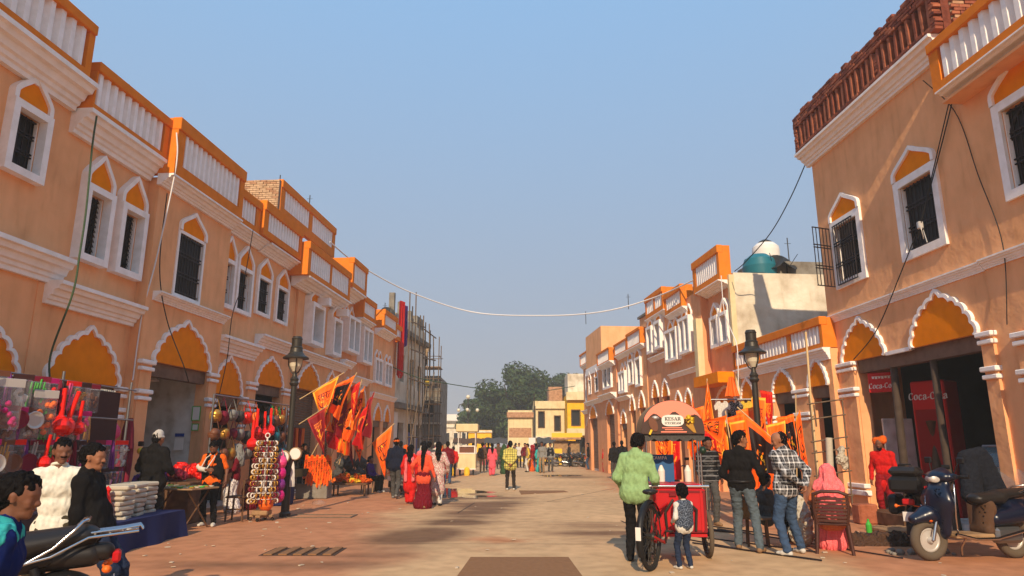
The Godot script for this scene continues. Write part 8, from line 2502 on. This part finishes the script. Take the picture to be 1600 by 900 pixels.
	part("cabinet", b, mat("cooler_red", S(206, 22, 26), 0.35), o)
	b = MB.new()
	b.bx(-0.3, 0.3, 0.4, 2.35, 0.002, 0.012)
	part("door_picture", b, mat("cooler_dark", S(150, 14, 20), 0.3), o)
	text(o, "lettering", "Coca-Cola", Vector3(0, 2.62, 0.006), Basis(), 0.15, M.toy_white, true, 0.85, 0.25)
	b = MB.new()
	b.lathe([Vector2(0, 0.6), Vector2(0.2, 0.6), Vector2(0.13, 1.3), Vector2(0.09, 1.7), Vector2(0.15, 2.1), Vector2(0, 2.15)], 16, Vector3(0, 0, 0.0), Basis.from_scale(Vector3(1, 1, 0.12)))
	part("printed_glass", b, M.wood, o)
	o = thing("shop_sign", "red shop sign with white lettering hung inside the dark shop", "sign", Vector3(8.62, 2.8, -16.0), deg_to_rad(-50))
	b = MB.new()
	b.cbox(Vector3(0, 0.22, 0), Vector3(0.6, 0.46, 0.05), 0.01)
	part("board", b, M.cooler_red, o)
	text(o, "lettering", "Coca-Cola", Vector3(0.02, 0.12, 0.027), Basis(), 0.12, M.toy_white, true, 0.8, 0.25)
	b = MB.new()
	for i in 6: b.bx(-0.2 + i * 0.07, -0.15 + i * 0.07, 0.31 - 0.01 * (i % 2), 0.35, 0.026, 0.03)
	b.bx(-0.21, 0.22, 0.352, 0.362, 0.026, 0.03)
	part("small_print", b, M.toy_white, o)
	b = MB.new()
	b.extrude(PackedVector2Array([Vector2(0, -0.1), Vector2(0.1, 0), Vector2(0.12, 0.12), Vector2(-0.12, 0.12), Vector2(-0.1, 0)]), 0.0, 0.02, Basis(), Vector3(0.12, 0.6, 0.0))
	part("crest", b, M.toy_white, o)
	b = MB.new()
	b.cbox(Vector3(0, 1.1, 0), Vector3(0.7, 2.2, 0.06), 0.01)
	solo("door_leaf", "pale door leaf standing open inside the dark shop by the red sign", "door leaf", b, M.inner, Vector3(9.05, 0, -16.35))
	o = thing("display_counter", "curved glass sweet counter at the mouth of the dark shop", "counter", Vector3(8.75, 0, -12.35), deg_to_rad(-80))
	b = MB.new()
	b.cbox(Vector3(0, 0.42, 0), Vector3(1.5, 0.84, 0.7), 0.02)
	part("cabinet", b, M.wood, o)
	b = MB.new()
	b.sheet(func(u: float, v: float) -> Vector3: return Vector3((u - 0.5) * 1.46, 0.85 + 0.72 * sin(v * PI / 2), 0.33 - 0.5 * (1 - cos(v * PI / 2))), 2, 12)
	part("glass_pane", b, M.glass, o)
	b = MB.new()
	for x in [-0.73, 0.73]: b.tube([Vector3(x, 0.85, 0.33), Vector3(x, 1.25, 0.22), Vector3(x, 1.5, 0.0), Vector3(x, 1.58, -0.25)], 0.018, 6)
	b.rod(Vector3(-0.75, 1.58, -0.2), Vector3(0.75, 1.58, -0.2), 0.02)
	b.bx(-0.73, 0.73, 1.2, 1.215, -0.3, 0.2)
	part("metal_frame", b, M.steel, o)
	for i in 8:
		b = MB.new()
		b.cbox(Vector3(-0.6 + i * 0.17, 0.89, 0.05), Vector3(0.13, 0.08, 0.3), 0.02)
		part("sweet_tray", b, [M.toy_yellow, M.toy_orange, M.paper, M.toy_brown][i % 4], o)
	soft("jacket", self, M.cloth_charcoal, [[Vector3(-0.16, 1.42, 0), Vector3(0.1, 1.46, 0), 0.1, 0.11, Vector3(1, 1, 1.2)], [Vector3(-0.1, 1.35, 0), Vector3(-0.15, 0.85, 0.05), 0.15, 0.17, Vector3(1, 1, 1.5)], [Vector3(0.1, 1.36, 0), Vector3(0.2, 0.85, 0.0), 0.13, 0.12, Vector3(1, 1, 1.4)], [Vector3(0.18, 1.38, 0), Vector3(0.36, 0.82, 0.05), 0.08, 0.07]], 0.018, 0.05, 0.012)
	tag(get_node("jacket"), "dark grey jacket hung over the motorcycle's handlebar behind the scooter", "jacket")
	get_node("jacket").position = Vector3(7.4, 0, -11.25)
	soft("filled_sack", self, M.paper, [[Vector3(0, 0.2, 0), Vector3(0.02, 0.5, 0), 0.19, 0.16], [Vector3(0, 0.55, 0), Vector3(0.03, 0.72, 0), 0.12, 0.06]], 0.025, 0.05, 0.05)
	var sk := get_children()[-1] as Node3D
	sk.position = Vector3(4.72, 0, -11.75)
	tag(sk, "white polythene sack between the checked shirt and the pink sari", "sack")
	# boards, stones and mud by the step
	for i in 5:
		b = MB.new()
		b.cbox(Vector3(0, 0.05, 0), Vector3(0.16, 0.07, 0.9), 0.012)
		solo("plank", "worn plank before the dark shop's step, %s from the left" % NTH[i], "plank", b, M.wood_pale, Vector3(6.9 + i * 0.2, 0, -13.4 - 0.06 * (i % 2)), "planks before the shop step")
	b = MB.new()
	b.cbox(Vector3(0, 0.15, 0), Vector3(0.5, 0.3, 1.2), 0.04)
	solo("stone_step", "brown stone step at the foot of the corner pillar", "step", b, M.wood, Vector3(7.75, 0, -14.3))
	b = MB.new()
	b.cbox(Vector3(0, 0.2, 0), Vector3(0.4, 0.4, 0.34), 0.03)
	solo("crate", "orange-brown crate beside the ladder frame", "crate", b, M.brick_c, Vector3(7.35, 0, -14.9))
	soft("mud_heap", self, mat("mud", S(78, 54, 40), 1.0), [[Vector3(-0.4, 0, 0), Vector3(0.3, 0.0, 0), 0.2, 0.24, Vector3(1, 1.1, 1)], [Vector3(0.5, 0, 0.2), Vector3(0.7, 0, 0.1), 0.12]], 0.025, 0.06, 0.09)
	tag(get_node("mud_heap"), "heap of dark mud beside the motorcycle's rear wheel", "mud heap", "", "stuff")
	get_node("mud_heap").position = Vector3(6.05, -0.02, -11.9)
	for i in 16:
		b = MB.new()
		var r := rng.randf_range(0.025, 0.075)
		b.ball(Vector3(0, r * 0.5, 0), Vector3(r, r * 0.7, r * 0.9), 6, 4)
		solo("stone", "loose grey stone lying by the mud heap and wheels", "stone", b, M.cement, Vector3(rng.randf_range(5.5, 6.7), 0, rng.randf_range(-11.2, -10.75)), "loose stones by the mud heap")
	b = MB.new()
	b.lathe([Vector2(0, 0), Vector2(0.05, 0), Vector2(0.052, 0.17), Vector2(0.02, 0.23), Vector2(0.02, 0.27), Vector2(0, 0.27)], 12)
	solo("bottle", "green plastic bottle standing by the planks", "bottle", b, M.toy_green, Vector3(6.55, 0, -13.2))
	# roof tanks, dishes, masts
	o = thing("water_tank", "white ribbed water tank on the roof above the cream side wall", "water tank", Vector3(9.65, 8.06, -25.0))
	b = MB.new()
	b.lathe([Vector2(0, 0), Vector2(0.48, 0), Vector2(0.5, 0.08), Vector2(0.47, 0.14), Vector2(0.5, 0.2), Vector2(0.5, 0.34), Vector2(0.47, 0.38), Vector2(0.5, 0.44), Vector2(0.5, 0.72), Vector2(0.48, 0.86), Vector2(0.34, 1.0), Vector2(0.2, 1.02)], 24)
	part("tank_shell", b, M.toy_white, o)
	b = MB.new()
	b.lathe([Vector2(0.0, 1.0), Vector2(0.24, 1.0), Vector2(0.24, 1.08), Vector2(0.1, 1.16), Vector2(0, 1.17)], 18)
	part("lid", b, M.lamp_metal, o)
	b = MB.new()
	b.lathe([Vector2(0, 0), Vector2(0.5, 0), Vector2(0.58, 0.2), Vector2(0.6, 0.55), Vector2(0.52, 0.82), Vector2(0.3, 1.0), Vector2(0, 1.07)], 24)
	for i in 5: b.ring(Vector3(0, 0.2 + i * 0.14, 0), Vector3(0.15, 1, 0).normalized(), 0.59 - 0.02 * i, 0.012, 24, 4)
	solo("water_tank", "teal rounded water tank in front of the white one on the roof", "water tank", b, M.teal_tank, Vector3(8.95, 7.3, -23.9))
	var dish := func(label: String, at: Vector3, yaw: float, r: float) -> void:
		var d := thing("satellite_dish", label, "satellite dish", at, yaw)
		var q := MB.new()
		q.lathe([Vector2(0, 0), Vector2(r * 0.5, r * 0.07), Vector2(r, r * 0.28), Vector2(r * 0.98, r * 0.3), Vector2(r * 0.5, r * 0.1), Vector2(0, r * 0.03)], 20, Vector3(0, 0.6, 0), Basis(Vector3.RIGHT, 0.9))
		part("reflector", q, M.lamp_metal, d)
		q = MB.new()
		q.rod(Vector3(0, 0, 0), Vector3(0, 0.62, 0), 0.025); q.rod(Vector3(0, 0.5, 0.1), Vector3(0, 0.9, 0.45), 0.012)
		part("mount", q, M.black, d)
	dish.call("satellite dish right of the teal water tank on the roof", Vector3(9.35, 7.3, -23.6), -0.6, 0.38)
	dish.call("second satellite dish further right on the cream building's roof", Vector3(9.85, 7.3, -23.7), 0.7, 0.38)
	dish.call("black satellite dish on the left roof beyond the pale brick storey", Vector3(-6.9, 8.3, -28.6), 0.8, 0.5)
	dish.call("small satellite dish at the end of the left roofs", Vector3(-6.7, 7.9, -36.2), 0.5, 0.4)
	for e in [[-8.4, 8.6, -13.6, 0.7, "thin antenna mast on the second left roof"], [-8.9, 10.7, -24.6, 1.0, "thin antenna mast on the pale brick storey, left"], [-8.3, 10.8, -26.5, 0.8, "thin antenna mast on the upper balustrade, middle"], [10.3, 8.05, -24.5, 1.1, "grey pipe mast beside the white water tank"], [4.5, 8.75, -41.0, 0.8, "thin mast on the far pink upper wall"], [6.0, 8.4, -34.5, 0.8, "thin mast on the far brick room"], [-6.6, 8.0, -34.8, 0.8, "thin mast on the last left balustrade"]]:
		b = MB.new()
		b.rod(Vector3.ZERO, Vector3(0, e[3], 0), 0.02, 5)
		b.rod(Vector3(-0.12, e[3] * 0.8, 0), Vector3(0.12, e[3] * 0.8, 0), 0.008, 4)
		solo("roof_mast", e[4], "antenna", b, M.lamp_metal, Vector3(e[0], e[1], e[2]))
	run_far()


# ---------------------------------------------------------------- the far end of the street
func tree(label: String, at: Vector3, H: float, R: float, sd: int) -> void:
	var g := RandomNumberGenerator.new()
	g.seed = sd
	var o := thing("tree", label, "tree", at, 0.0)
	var b := MB.new()
	b.tube([Vector3.ZERO, Vector3(0.1, H * 0.15, 0), Vector3(-0.1, H * 0.35, 0.1), Vector3(0.1, H * 0.6, 0)], [H * 0.05, H * 0.04, H * 0.033, H * 0.015], 9)
	var tips := []
	for i in 9:
		var a := TAU * i / 9 + g.randf_range(-0.3, 0.3)
		var e := Vector3(cos(a) * R * g.randf_range(0.45, 0.75), H * g.randf_range(0.45, 0.82), sin(a) * R * 0.6)
		b.tube([Vector3(0, H * 0.25, 0), Vector3(e.x * 0.5, lerpf(H * 0.3, e.y, 0.5), e.z * 0.5), e], [H * 0.022, H * 0.014, H * 0.005], 6)
		tips.append(e)
	part("trunk", b, M.bark, o)
	b = MB.new()
	var lumps := []
	for i in 60:
		var d := Vector3(g.randfn(0, 1), g.randfn(0, 1), g.randfn(0, 1)).normalized() * pow(g.randf(), 0.4)
		lumps.append([Vector3(d.x * R * 0.92, H * 0.56 + d.y * H * 0.36, d.z * R * 0.8), g.randf_range(0.14, 0.3) * R])
	for l in lumps:
		var tone := g.randf_range(0.75, 1.25)
		for i in 400:
			var d := Vector3(g.randfn(0, 1), g.randfn(0, 1), g.randfn(0, 1)).normalized()
			var p: Vector3 = l[0] + d * l[1] * pow(g.randf(), 0.3) * Vector3(1.1, 0.8, 1.1)
			var nn := (d + Vector3(g.randfn(0, 0.5), g.randfn(0, 0.5) + 0.4, g.randfn(0, 0.5))).normalized()
			var t := nn.cross(Vector3(g.randfn(0, 1), g.randfn(0, 1), g.randfn(0, 1))).normalized()
			var s := nn.cross(t) * g.randf_range(0.1, 0.2)
			t *= g.randf_range(0.16, 0.32)
			var k := tone * g.randf_range(0.8, 1.2)
			b.col = Color(0.04 * k, 0.066 * k, 0.02 * k)
			b.p(p - t, nn); b.p(p + s, nn); b.p(p + t, nn)
			b.p(p - t, nn); b.p(p + t, nn); b.p(p - s, nn)
	part("crown", b, M.leaf, o, true)


func plain_house(called: String, label: String, x0: float, x1: float, z: float, h: float, depth: float, m: Material, wins: Array, bands: Array, cat := "house") -> Node3D:
	var o := thing(called, label, cat, Vector3(x0, 0, z))
	var holes := []
	for w in wins: holes.append(Rect2(w[0], w[1], w[2], w[3]))
	wall(o, m, 0, x1 - x0, 0, h, holes, 0.0, 0.3)
	boxpart(o, "wall", m, [[0.0, 0.25, 0, h - 0.2, -depth, -0.302], [x1 - x0 - 0.25, x1 - x0, 0, h - 0.2, -depth, -0.302], [0.25, x1 - x0 - 0.25, 0, h - 0.2, -depth, -depth + 0.25]])
	boxpart(o, "roof", M.cement, [[0.01, x1 - x0 - 0.01, h - 0.197, h - 0.02, -depth, -0.302]])
	for w in wins:
		var b := MB.new()
		ring_boxes(b, w[0], w[0] + w[2], w[1], w[1] + w[3], 0.08, -0.02, 0.05)
		var q := part("window", b, M.wood if w.size() > 4 else m, o)
		b = MB.new()
		b.bx(w[0] + 0.002, w[0] + w[2] - 0.002, w[1] + 0.002, w[1] + w[3] - 0.002, -0.25, -0.2)
		part("pane", b, M.dark_glass, q)
	for y in bands: boxpart(o, "ledge", M.pale if y.size() < 4 else y[3], [[-0.1, x1 - x0 + 0.1, y[0], y[0] + y[1], -0.02, y[2]]])
	return o


func run_far() -> void:
	mat("bark", S(74, 60, 48), 0.95)
	var lf := mat("leaf", Color.WHITE, 0.7, 0.0, 0.3)
	lf.vertex_color_use_as_albedo = true
	lf.backlight_enabled = true
	lf.backlight = Color(0.3, 0.3, 0.3)
	tree("large spreading green tree closing the end of the street", Vector3(0.5, 0, -96), 12.8, 6.9, 41)
	tree("second green tree rising behind the old stained building", Vector3(7.2, 0, -112), 14.8, 6.4, 42)
	tree("smaller green tree at the left foot of the large one", Vector3(-3.6, 0, -104), 10.0, 4.2, 43)
	# the unfinished grey building beyond the drapes, and its scaffold
	var A := on(LA, LB, 28.5, 0, 0.0)
	var B := on(LA, LB, 35.6, 0, 0.15)
	var o := building("unfinished_building", "unfinished grey-white building covered in bamboo scaffolding", Vector2(A.x, A.z), Vector2(B.x, B.z))
	var W := 7.1
	wall(o, M.pale, 0, W, 0, 8.6, [Rect2(1.2, 5.0, 0.9, 1.5), Rect2(3.4, 5.0, 0.9, 1.5), Rect2(5.3, 4.8, 1.0, 1.5), Rect2(0.8, -0.01, 1.6, 2.8), Rect2(3.2, -0.01, 1.8, 2.8), Rect2(5.4, -0.01, 1.5, 2.8)])
	hull(o, 0, W, 8.6, 7.0, [], 4.0, -0.283, M.cement)
	boxpart(o, "ledge", M.cement, [[-0.1, W, 3.5, 3.8, -0.02, 0.35], [-0.1, W, 7.6, 7.85, -0.02, 0.4]])
	for u in [0.6, 2.4, 4.4, 6.3]: boxpart(o, "column", M.cement, [[u, u + 0.25, 8.6, 9.9 - 0.08 * u, -0.6, -0.3]])
	boxpart(o, "roof_block", M.cement, [[5.2, 6.9, 8.6, 9.4, -2.2, -0.1]])
	boxpart(o, "door_panel", M.toy_white, [[0.05, 0.75, 0.02, 3.3, 0.02, 0.1]])
	boxpart(o, "blue_sheet", M.blue_plastic, [[3.3, 4.9, 0.1, 2.3, -0.2, -0.15], [5.5, 6.8, 0.1, 2.0, -0.2, -0.15]])
	var d := (Vector2(B.x, B.z) - Vector2(A.x, A.z)).normalized()
	o = thing("bamboo_scaffold", "bamboo scaffold lashed along the unfinished building", "scaffold", Vector3(A.x, 0, A.z))
	o.basis = Basis(Vector3(d.x, 0, d.y), Vector3.UP, Vector3(-d.y, 0, d.x))
	for i in 10:
		var b := MB.new()
		var u := 0.7 + i * 0.66
		var lean := rng.randf_range(-0.25, 0.25)
		b.tube([Vector3(u, 0, 0.75), Vector3(u + lean * 0.5, 4, 0.7 + lean * 0.4), Vector3(u + lean, rng.randf_range(8.2, 10.4), 0.6)], 0.036, 6)
		part("pole", b, M.bamboo, o)
	for r in 5:
		var b := MB.new()
		for k in 2: b.rod(Vector3(0.5 + k * 3.2, 1.9 + r * 1.6 + rng.randf_range(-0.15, 0.15), 0.72), Vector3(4.0 + k * 3.0, 1.9 + r * 1.6 + rng.randf_range(-0.15, 0.15), 0.72), 0.04)
		part("crossbar", b, M.bamboo, o)
	for i in 3:
		var b := MB.new()
		b.rod(Vector3(0.8 + i * 2.0, 1.5 + i % 3, 0.8), Vector3(2.4 + i * 2.0, 4.0 + i % 3, 0.8), 0.03)
		part("brace", b, M.bamboo, o)
	for e in [["red", M.cloth_red, 28.0, 9.1, 4.0, 0.55], ["purple", M.cloth_purple, 28.6, 9.0, 2.2, 0.6]]:
		var p := on(LA, LB, e[2], e[3], 0.45)
		hang("hanging_drape", "long %s drape hanging from the roof at the end of the left row" % e[0], "drape", garment_mesh(e[1], e[5], e[4], 2, 0.9, 14.0), p, 1.2, "")
	# scaffold tower with planks, net and yellow board
	o = thing("scaffold_tower", "steel scaffold tower with plank decks and a yellow notice, past the unfinished building", "scaffold", Vector3(-6.05, 0, -49.6))
	for x in [-0.75, 0.0, 0.8]:
		for z in [-0.8, 0.7]:
			var b := MB.new()
			b.rod(Vector3(x, 0, z), Vector3(x, (9.0 if x > 0.5 else 7.9) + z * 0.3, z), 0.035)
			part("upright", b, M.bamboo, o)
	for r in 9:
		var b := MB.new()
		var y := 1.4 + r * 0.8
		for z in [-0.8, 0.7]: b.rod(Vector3(-0.9, y, z), Vector3(0.95, y, z), 0.025)
		for x in [-0.75, 0.8]: b.rod(Vector3(x, y + 0.05, -0.9), Vector3(x, y + 0.05, 0.85), 0.025)
		part("rail", b, M.bamboo, o)
	for e in [[7.0, 0.0], [4.4, 0.0], [2.2, 0.0]]:
		for k in 5:
			var b := MB.new()
			b.cbox(Vector3(0, e[0] + 0.05, -0.7 + k * 0.32), Vector3(1.8, 0.04, 0.28), 0.006)
			part("plank", b, M.wood_pale, o)
	boxpart(o, "yellow_board", M.toy_yellow, [[-0.45, 0.15, 5.7, 6.02, 0.74, 0.77]])
	text(o, "board_lettering", "NOTICE", Vector3(-0.15, 5.82, 0.775), Basis(), 0.1, M.black, true, 1.0, 0.0, false)
	plain_house("unfinished_building", "grey raw block building behind the scaffold tower", -9.0, -5.35, -51.0, 6.6, 6.0, M.cement, [[1.2, 3.6, 0.8, 1.2], [2.4, 3.6, 0.8, 1.2]], [[3.0, 0.2, 0.15], [6.0, 0.2, 0.2]], "building")
	# the far crossing: white colonnaded building, old stained block, cream and yellow houses
	var wins := []
	for i in 9: wins.append([0.6 + i * 1.35, 1.6, 0.6, 1.9])
	o = plain_house("long_building", "long low white building with many tall windows at the end of the street", -17.0, -4.0, -116.0, 5.4, 8.0, M.pale, wins, [[4.4, 0.25, 0.3], [5.2, 0.3, 0.35, M.cement]], "building")
	boxpart(o, "roof_room", M.toy_white, [[5.5, 8.8, 5.4, 6.6, -5.0, -1.0], [9.5, 10.8, 5.4, 6.2, -4.0, -1.0]])
	o = plain_house("old_building", "old stained low building in front of the trees", -0.4, 2.0, -68.0, 4.9, 5.0, M.cream, [], [[4.2, 0.5, 0.3, M.brick_pale]], "building")
	boxpart(o, "stained_band", M.brick_pale, [[0.1, 2.3, 2.3, 3.2, 0.002, 0.03]])
	o = plain_house("house", "cream two-storey house with balcony parapet left of the yellow wall", 2.1, 4.9, -65.0, 5.6, 6.0, M.cream, [[0.4, 3.2, 0.5, 1.4, 1], [1.9, 2.9, 0.5, 1.3, 1], [0.3, -0.01, 0.8, 2.0]], [[2.2, 0.15, 0.5], [4.9, 0.7, 0.25, M.cream]])
	boxpart(o, "upper_wall", M.brick_pale, [[1.4, 2.7, 5.6, 7.0, -4.0, -0.8]])
	o = plain_house("house", "bright yellow-walled house with a raw upper storey beside the last right building", 4.95, 8.6, -62.0, 6.2, 6.0, M.yellow, [[0.4, 3.3, 0.7, 1.3, 1], [0.7, 0.9, 0.7, 1.2]], [[2.4, 0.6, 0.5, M.cream], [5.5, 0.7, 0.4, M.cream]])
	boxpart(o, "upper_wall", M.pale, [[0.1, 3.5, 6.2, 7.9, -4.0, -0.3]])
	o = plain_house("house", "small ochre house far behind the handcart's canopy", -5.5, -2.6, -88.0, 3.4, 4.0, M.yellow, [[0.5, 1.4, 0.6, 1.0], [1.7, 1.4, 0.6, 1.0]], [[3.1, 0.25, 0.2]])
	# the many-armed lamp far down the road
	o = thing("lamp_post", "tall five-armed lamp post far down the road before the white building", "lamp post", Vector3(-4.7, 0, -74.0))
	var b := MB.new()
	b.lathe([Vector2(0, 0), Vector2(0.22, 0), Vector2(0.2, 0.8), Vector2(0.09, 1.0), Vector2(0.07, 6.4), Vector2(0, 6.45)], 12)
	part("pole", b, M.lamp_metal, o)
	for k in 4:
		var a := TAU * k / 4
		var q := Vector3(cos(a), 0, sin(a))
		b = MB.new()
		b.tube([Vector3(0, 5.4, 0), q * 0.5 + Vector3(0, 5.9, 0), q * 0.95 + Vector3(0, 5.75, 0), q * 1.0 + Vector3(0, 5.4, 0)], 0.05, 6)
		part("arm", b, M.lamp_metal, o)
		b = MB.new()
		b.ball(q * 1.0 + Vector3(0, 5.2, 0), 0.2, 10, 6)
		part("lamp_globe", b, M.bowl, o)
	b = MB.new()
	b.ball(Vector3(0, 6.6, 0), 0.24, 10, 6)
	part("lamp_globe", b, M.bowl, o)
	# the white handcart
	o = thing("handcart", "white and cream vendor handcart with a canopy in the middle of the road", "handcart", Vector3(-2.45, 0, -38.6))
	b = MB.new()
	b.cbox(Vector3(0, 0.72, 0), Vector3(0.98, 0.8, 1.3), 0.02)
	part("body", b, M.cream, o)
	b = MB.new()
	for x in [-0.46, 0.46]:
		for z in [-0.6, 0.6]: b.rod(Vector3(x, 1.1, z), Vector3(x, 2.3, z), 0.025)
	ring_boxes(b, -0.4, 0.4, 1.18, 1.5, 0.06, 0.6, 0.66)
	b.bx(-0.5, 0.5, 0.3, 0.36, 0.652, 0.68)
	part("frame", b, M.toy_white, o)
	b = MB.new()
	b.bx(-0.39, 0.39, 1.19, 1.49, 0.58, 0.6)
	part("food_tray", b, M.toy_brown, o)
	b = MB.new()
	b.cbox(Vector3(0, 2.5, 0), Vector3(1.2, 0.42, 1.5), 0.03)
	part("canopy", b, M.cream, o)
	for x in [-0.36, 0.36]: wheel(o, Vector3(x, 0.2, 0.5), 0.2, 0.04, 8, M.rubber, M.lamp_metal)
	for e in [[-3.25, -37.8], [-2.4, -37.6]]:
		b = MB.new()
		b.lathe([Vector2(0, 0), Vector2(0.14, 0), Vector2(0.16, 0.1), Vector2(0.15, 0.36), Vector2(0.06, 0.44), Vector2(0, 0.45)], 14)
		solo("water_can", "yellow water can %s the white handcart" % ("standing left of" if e[0] < -3 else "in front of"), "water can", b, M.toy_yellow, Vector3(e[0], 0, e[1]))
	# the far kiosk, tarpaulin and barricades
	o = thing("kiosk", "yellow and wooden kiosk with a flat roof behind the parked motorcycles", "kiosk", Vector3(4.3, 0, -55.0))
	boxpart(o, "body", M.wood_pale, [[-1.0, 1.0, 0.1, 1.9, -1.6, 0.0]])
	boxpart(o, "counter", M.toy_yellow, [[-1.0, -0.4, 0.1, 1.3, 0.0, 0.4]])
	boxpart(o, "roof", M.brick_pale, [[-1.25, 1.25, 2.0, 2.15, -1.8, 0.5]])
	boxpart(o, "fascia", M.toy_yellow, [[-1.2, 1.2, 2.16, 2.5, 0.3, 0.36]])
	b = MB.new()
	b.sheet(func(u: float, v: float) -> Vector3: return Vector3(u * 1.5, 2.2 - v * 1.7 - 0.4 * u * (1 - v), 0.1 * sin(u * 9) + v * 0.2), 10, 8)
	solo("tarpaulin", "black tarpaulin hanging right of the far kiosk", "tarpaulin", b, M.cloth_black, Vector3(5.35, 0, -54.2))
	for i in 3:
		b = MB.new()
		for y in [0.35, 0.65, 0.95]: b.cbox(Vector3(0, y, 0), Vector3(1.2, 0.16, 0.03), 0.006)
		for x in [-0.55, 0.55]: b.rod(Vector3(x, 0, 0), Vector3(x, 1.1, 0), 0.025)
		solo("barricade", "yellow road barricade across the far junction, %s" % ["left", "middle", "right"][i], "barricade", b, M.toy_yellow, Vector3(0.6 + i * 1.25, 0, -57.5), "yellow barricades at the junction")
	for e in [[-1.4, -62.0, 2.0, "grey awning over the far stall left of the tree trunk"], [2.9, -60.0, 1.6, "grey awning over the far stall right of the tree trunk"], [-4.0, -66.0, 3.0, "brown awning over the far stall below the five-armed lamp"]]:
		o = thing("market_stall", e[3], "market stall", Vector3(e[0], 0, e[1]))
		b = MB.new()
		b.sheet(func(u: float, v: float) -> Vector3: return Vector3((u - 0.5) * e[2], 2.2 - 0.5 * v + 0.05 * sin(u * 12), v * 1.6), 12, 4)
		part("awning", b, M.cloth_gray_dark if e[0] > -3 else M.cloth_brown, o)
		b = MB.new()
		for x in [-0.48, 0.48]: b.rod(Vector3(x * e[2], 0, 1.5), Vector3(x * e[2], 1.75, 1.5), 0.03); b.rod(Vector3(x * e[2], 0, 0), Vector3(x * e[2], 2.2, 0), 0.03)
		b.bx(-0.45 * e[2], 0.45 * e[2], 0.1, 0.9, 0.4, 1.2)
		part("counter", b, M.wood, o)
	b = MB.new()
	b.cbox(Vector3(0, 1.5, 0), Vector3(0.6, 1.4, 0.06), 0.01)
	b.rod(Vector3(-0.2, 0, 0), Vector3(-0.2, 0.8, 0), 0.03); b.rod(Vector3(0.2, 0, 0), Vector3(0.2, 0.8, 0), 0.03)
	solo("notice_board", "white notice board standing before the cream house", "board", b, M.toy_white, Vector3(1.75, 0, -61.0))
	b = MB.new()
	b.rod(Vector3.ZERO, Vector3(0, 6.2, 0), 0.06, 7)
	solo("utility_pole", "dark utility pole between the old building and the cream house", "pole", b, M.lamp_metal, Vector3(2.02, 0, -63.0))


func _ready() -> void:
	rng.seed = 11
	var cam := Camera3D.new()
	cam.name = "camera"
	cam.position = Vector3(0, 1.6, 0)
	cam.rotation_degrees.x = 12.93
	cam.fov = 45.74
	cam.near = 0.1
	cam.far = 6000
	add_child(cam)
	cam.current = true
	var env := Environment.new()
	env.background_mode = Environment.BG_SKY
	var sky := Sky.new()
	var pm := ProceduralSkyMaterial.new()
	pm.sky_top_color = S(132, 188, 240)
	pm.sky_horizon_color = S(174, 173, 175)
	pm.sky_curve = 0.42
	pm.ground_horizon_color = S(176, 164, 150)
	pm.ground_bottom_color = S(140, 118, 96)
	pm.sun_angle_max = 1.0
	pm.energy_multiplier = 1.0
	sky.sky_material = pm
	env.sky = sky
	env.tonemap_mode = Environment.TONE_MAPPER_LINEAR
	env.tonemap_exposure = 1.06
	env.sdfgi_enabled = true
	env.ssao_enabled = true
	env.ssil_enabled = true
	env.fog_enabled = true
	env.fog_density = 0.0018
	env.fog_light_color = S(176, 172, 168)
	var we := WorldEnvironment.new()
	we.name = "world_environment"
	we.environment = env
	add_child(we)
	var sun := DirectionalLight3D.new()
	sun.name = "sun"
	sun.light_energy = 1.5
	sun.light_color = Color(1.0, 0.9, 0.76)
	sun.light_angular_distance = 0.5
	sun.shadow_enabled = true
	add_child(sun)
	sun.look_at_from_position(Vector3.ZERO, -Vector3(-0.075, tan(deg_to_rad(32.0)), 1.0))
	make_materials()
	ground()
	left_row()
	right_row()
	make_cloths()
	run_a_things()
	run_b_things()
	people()
	run_jobs()
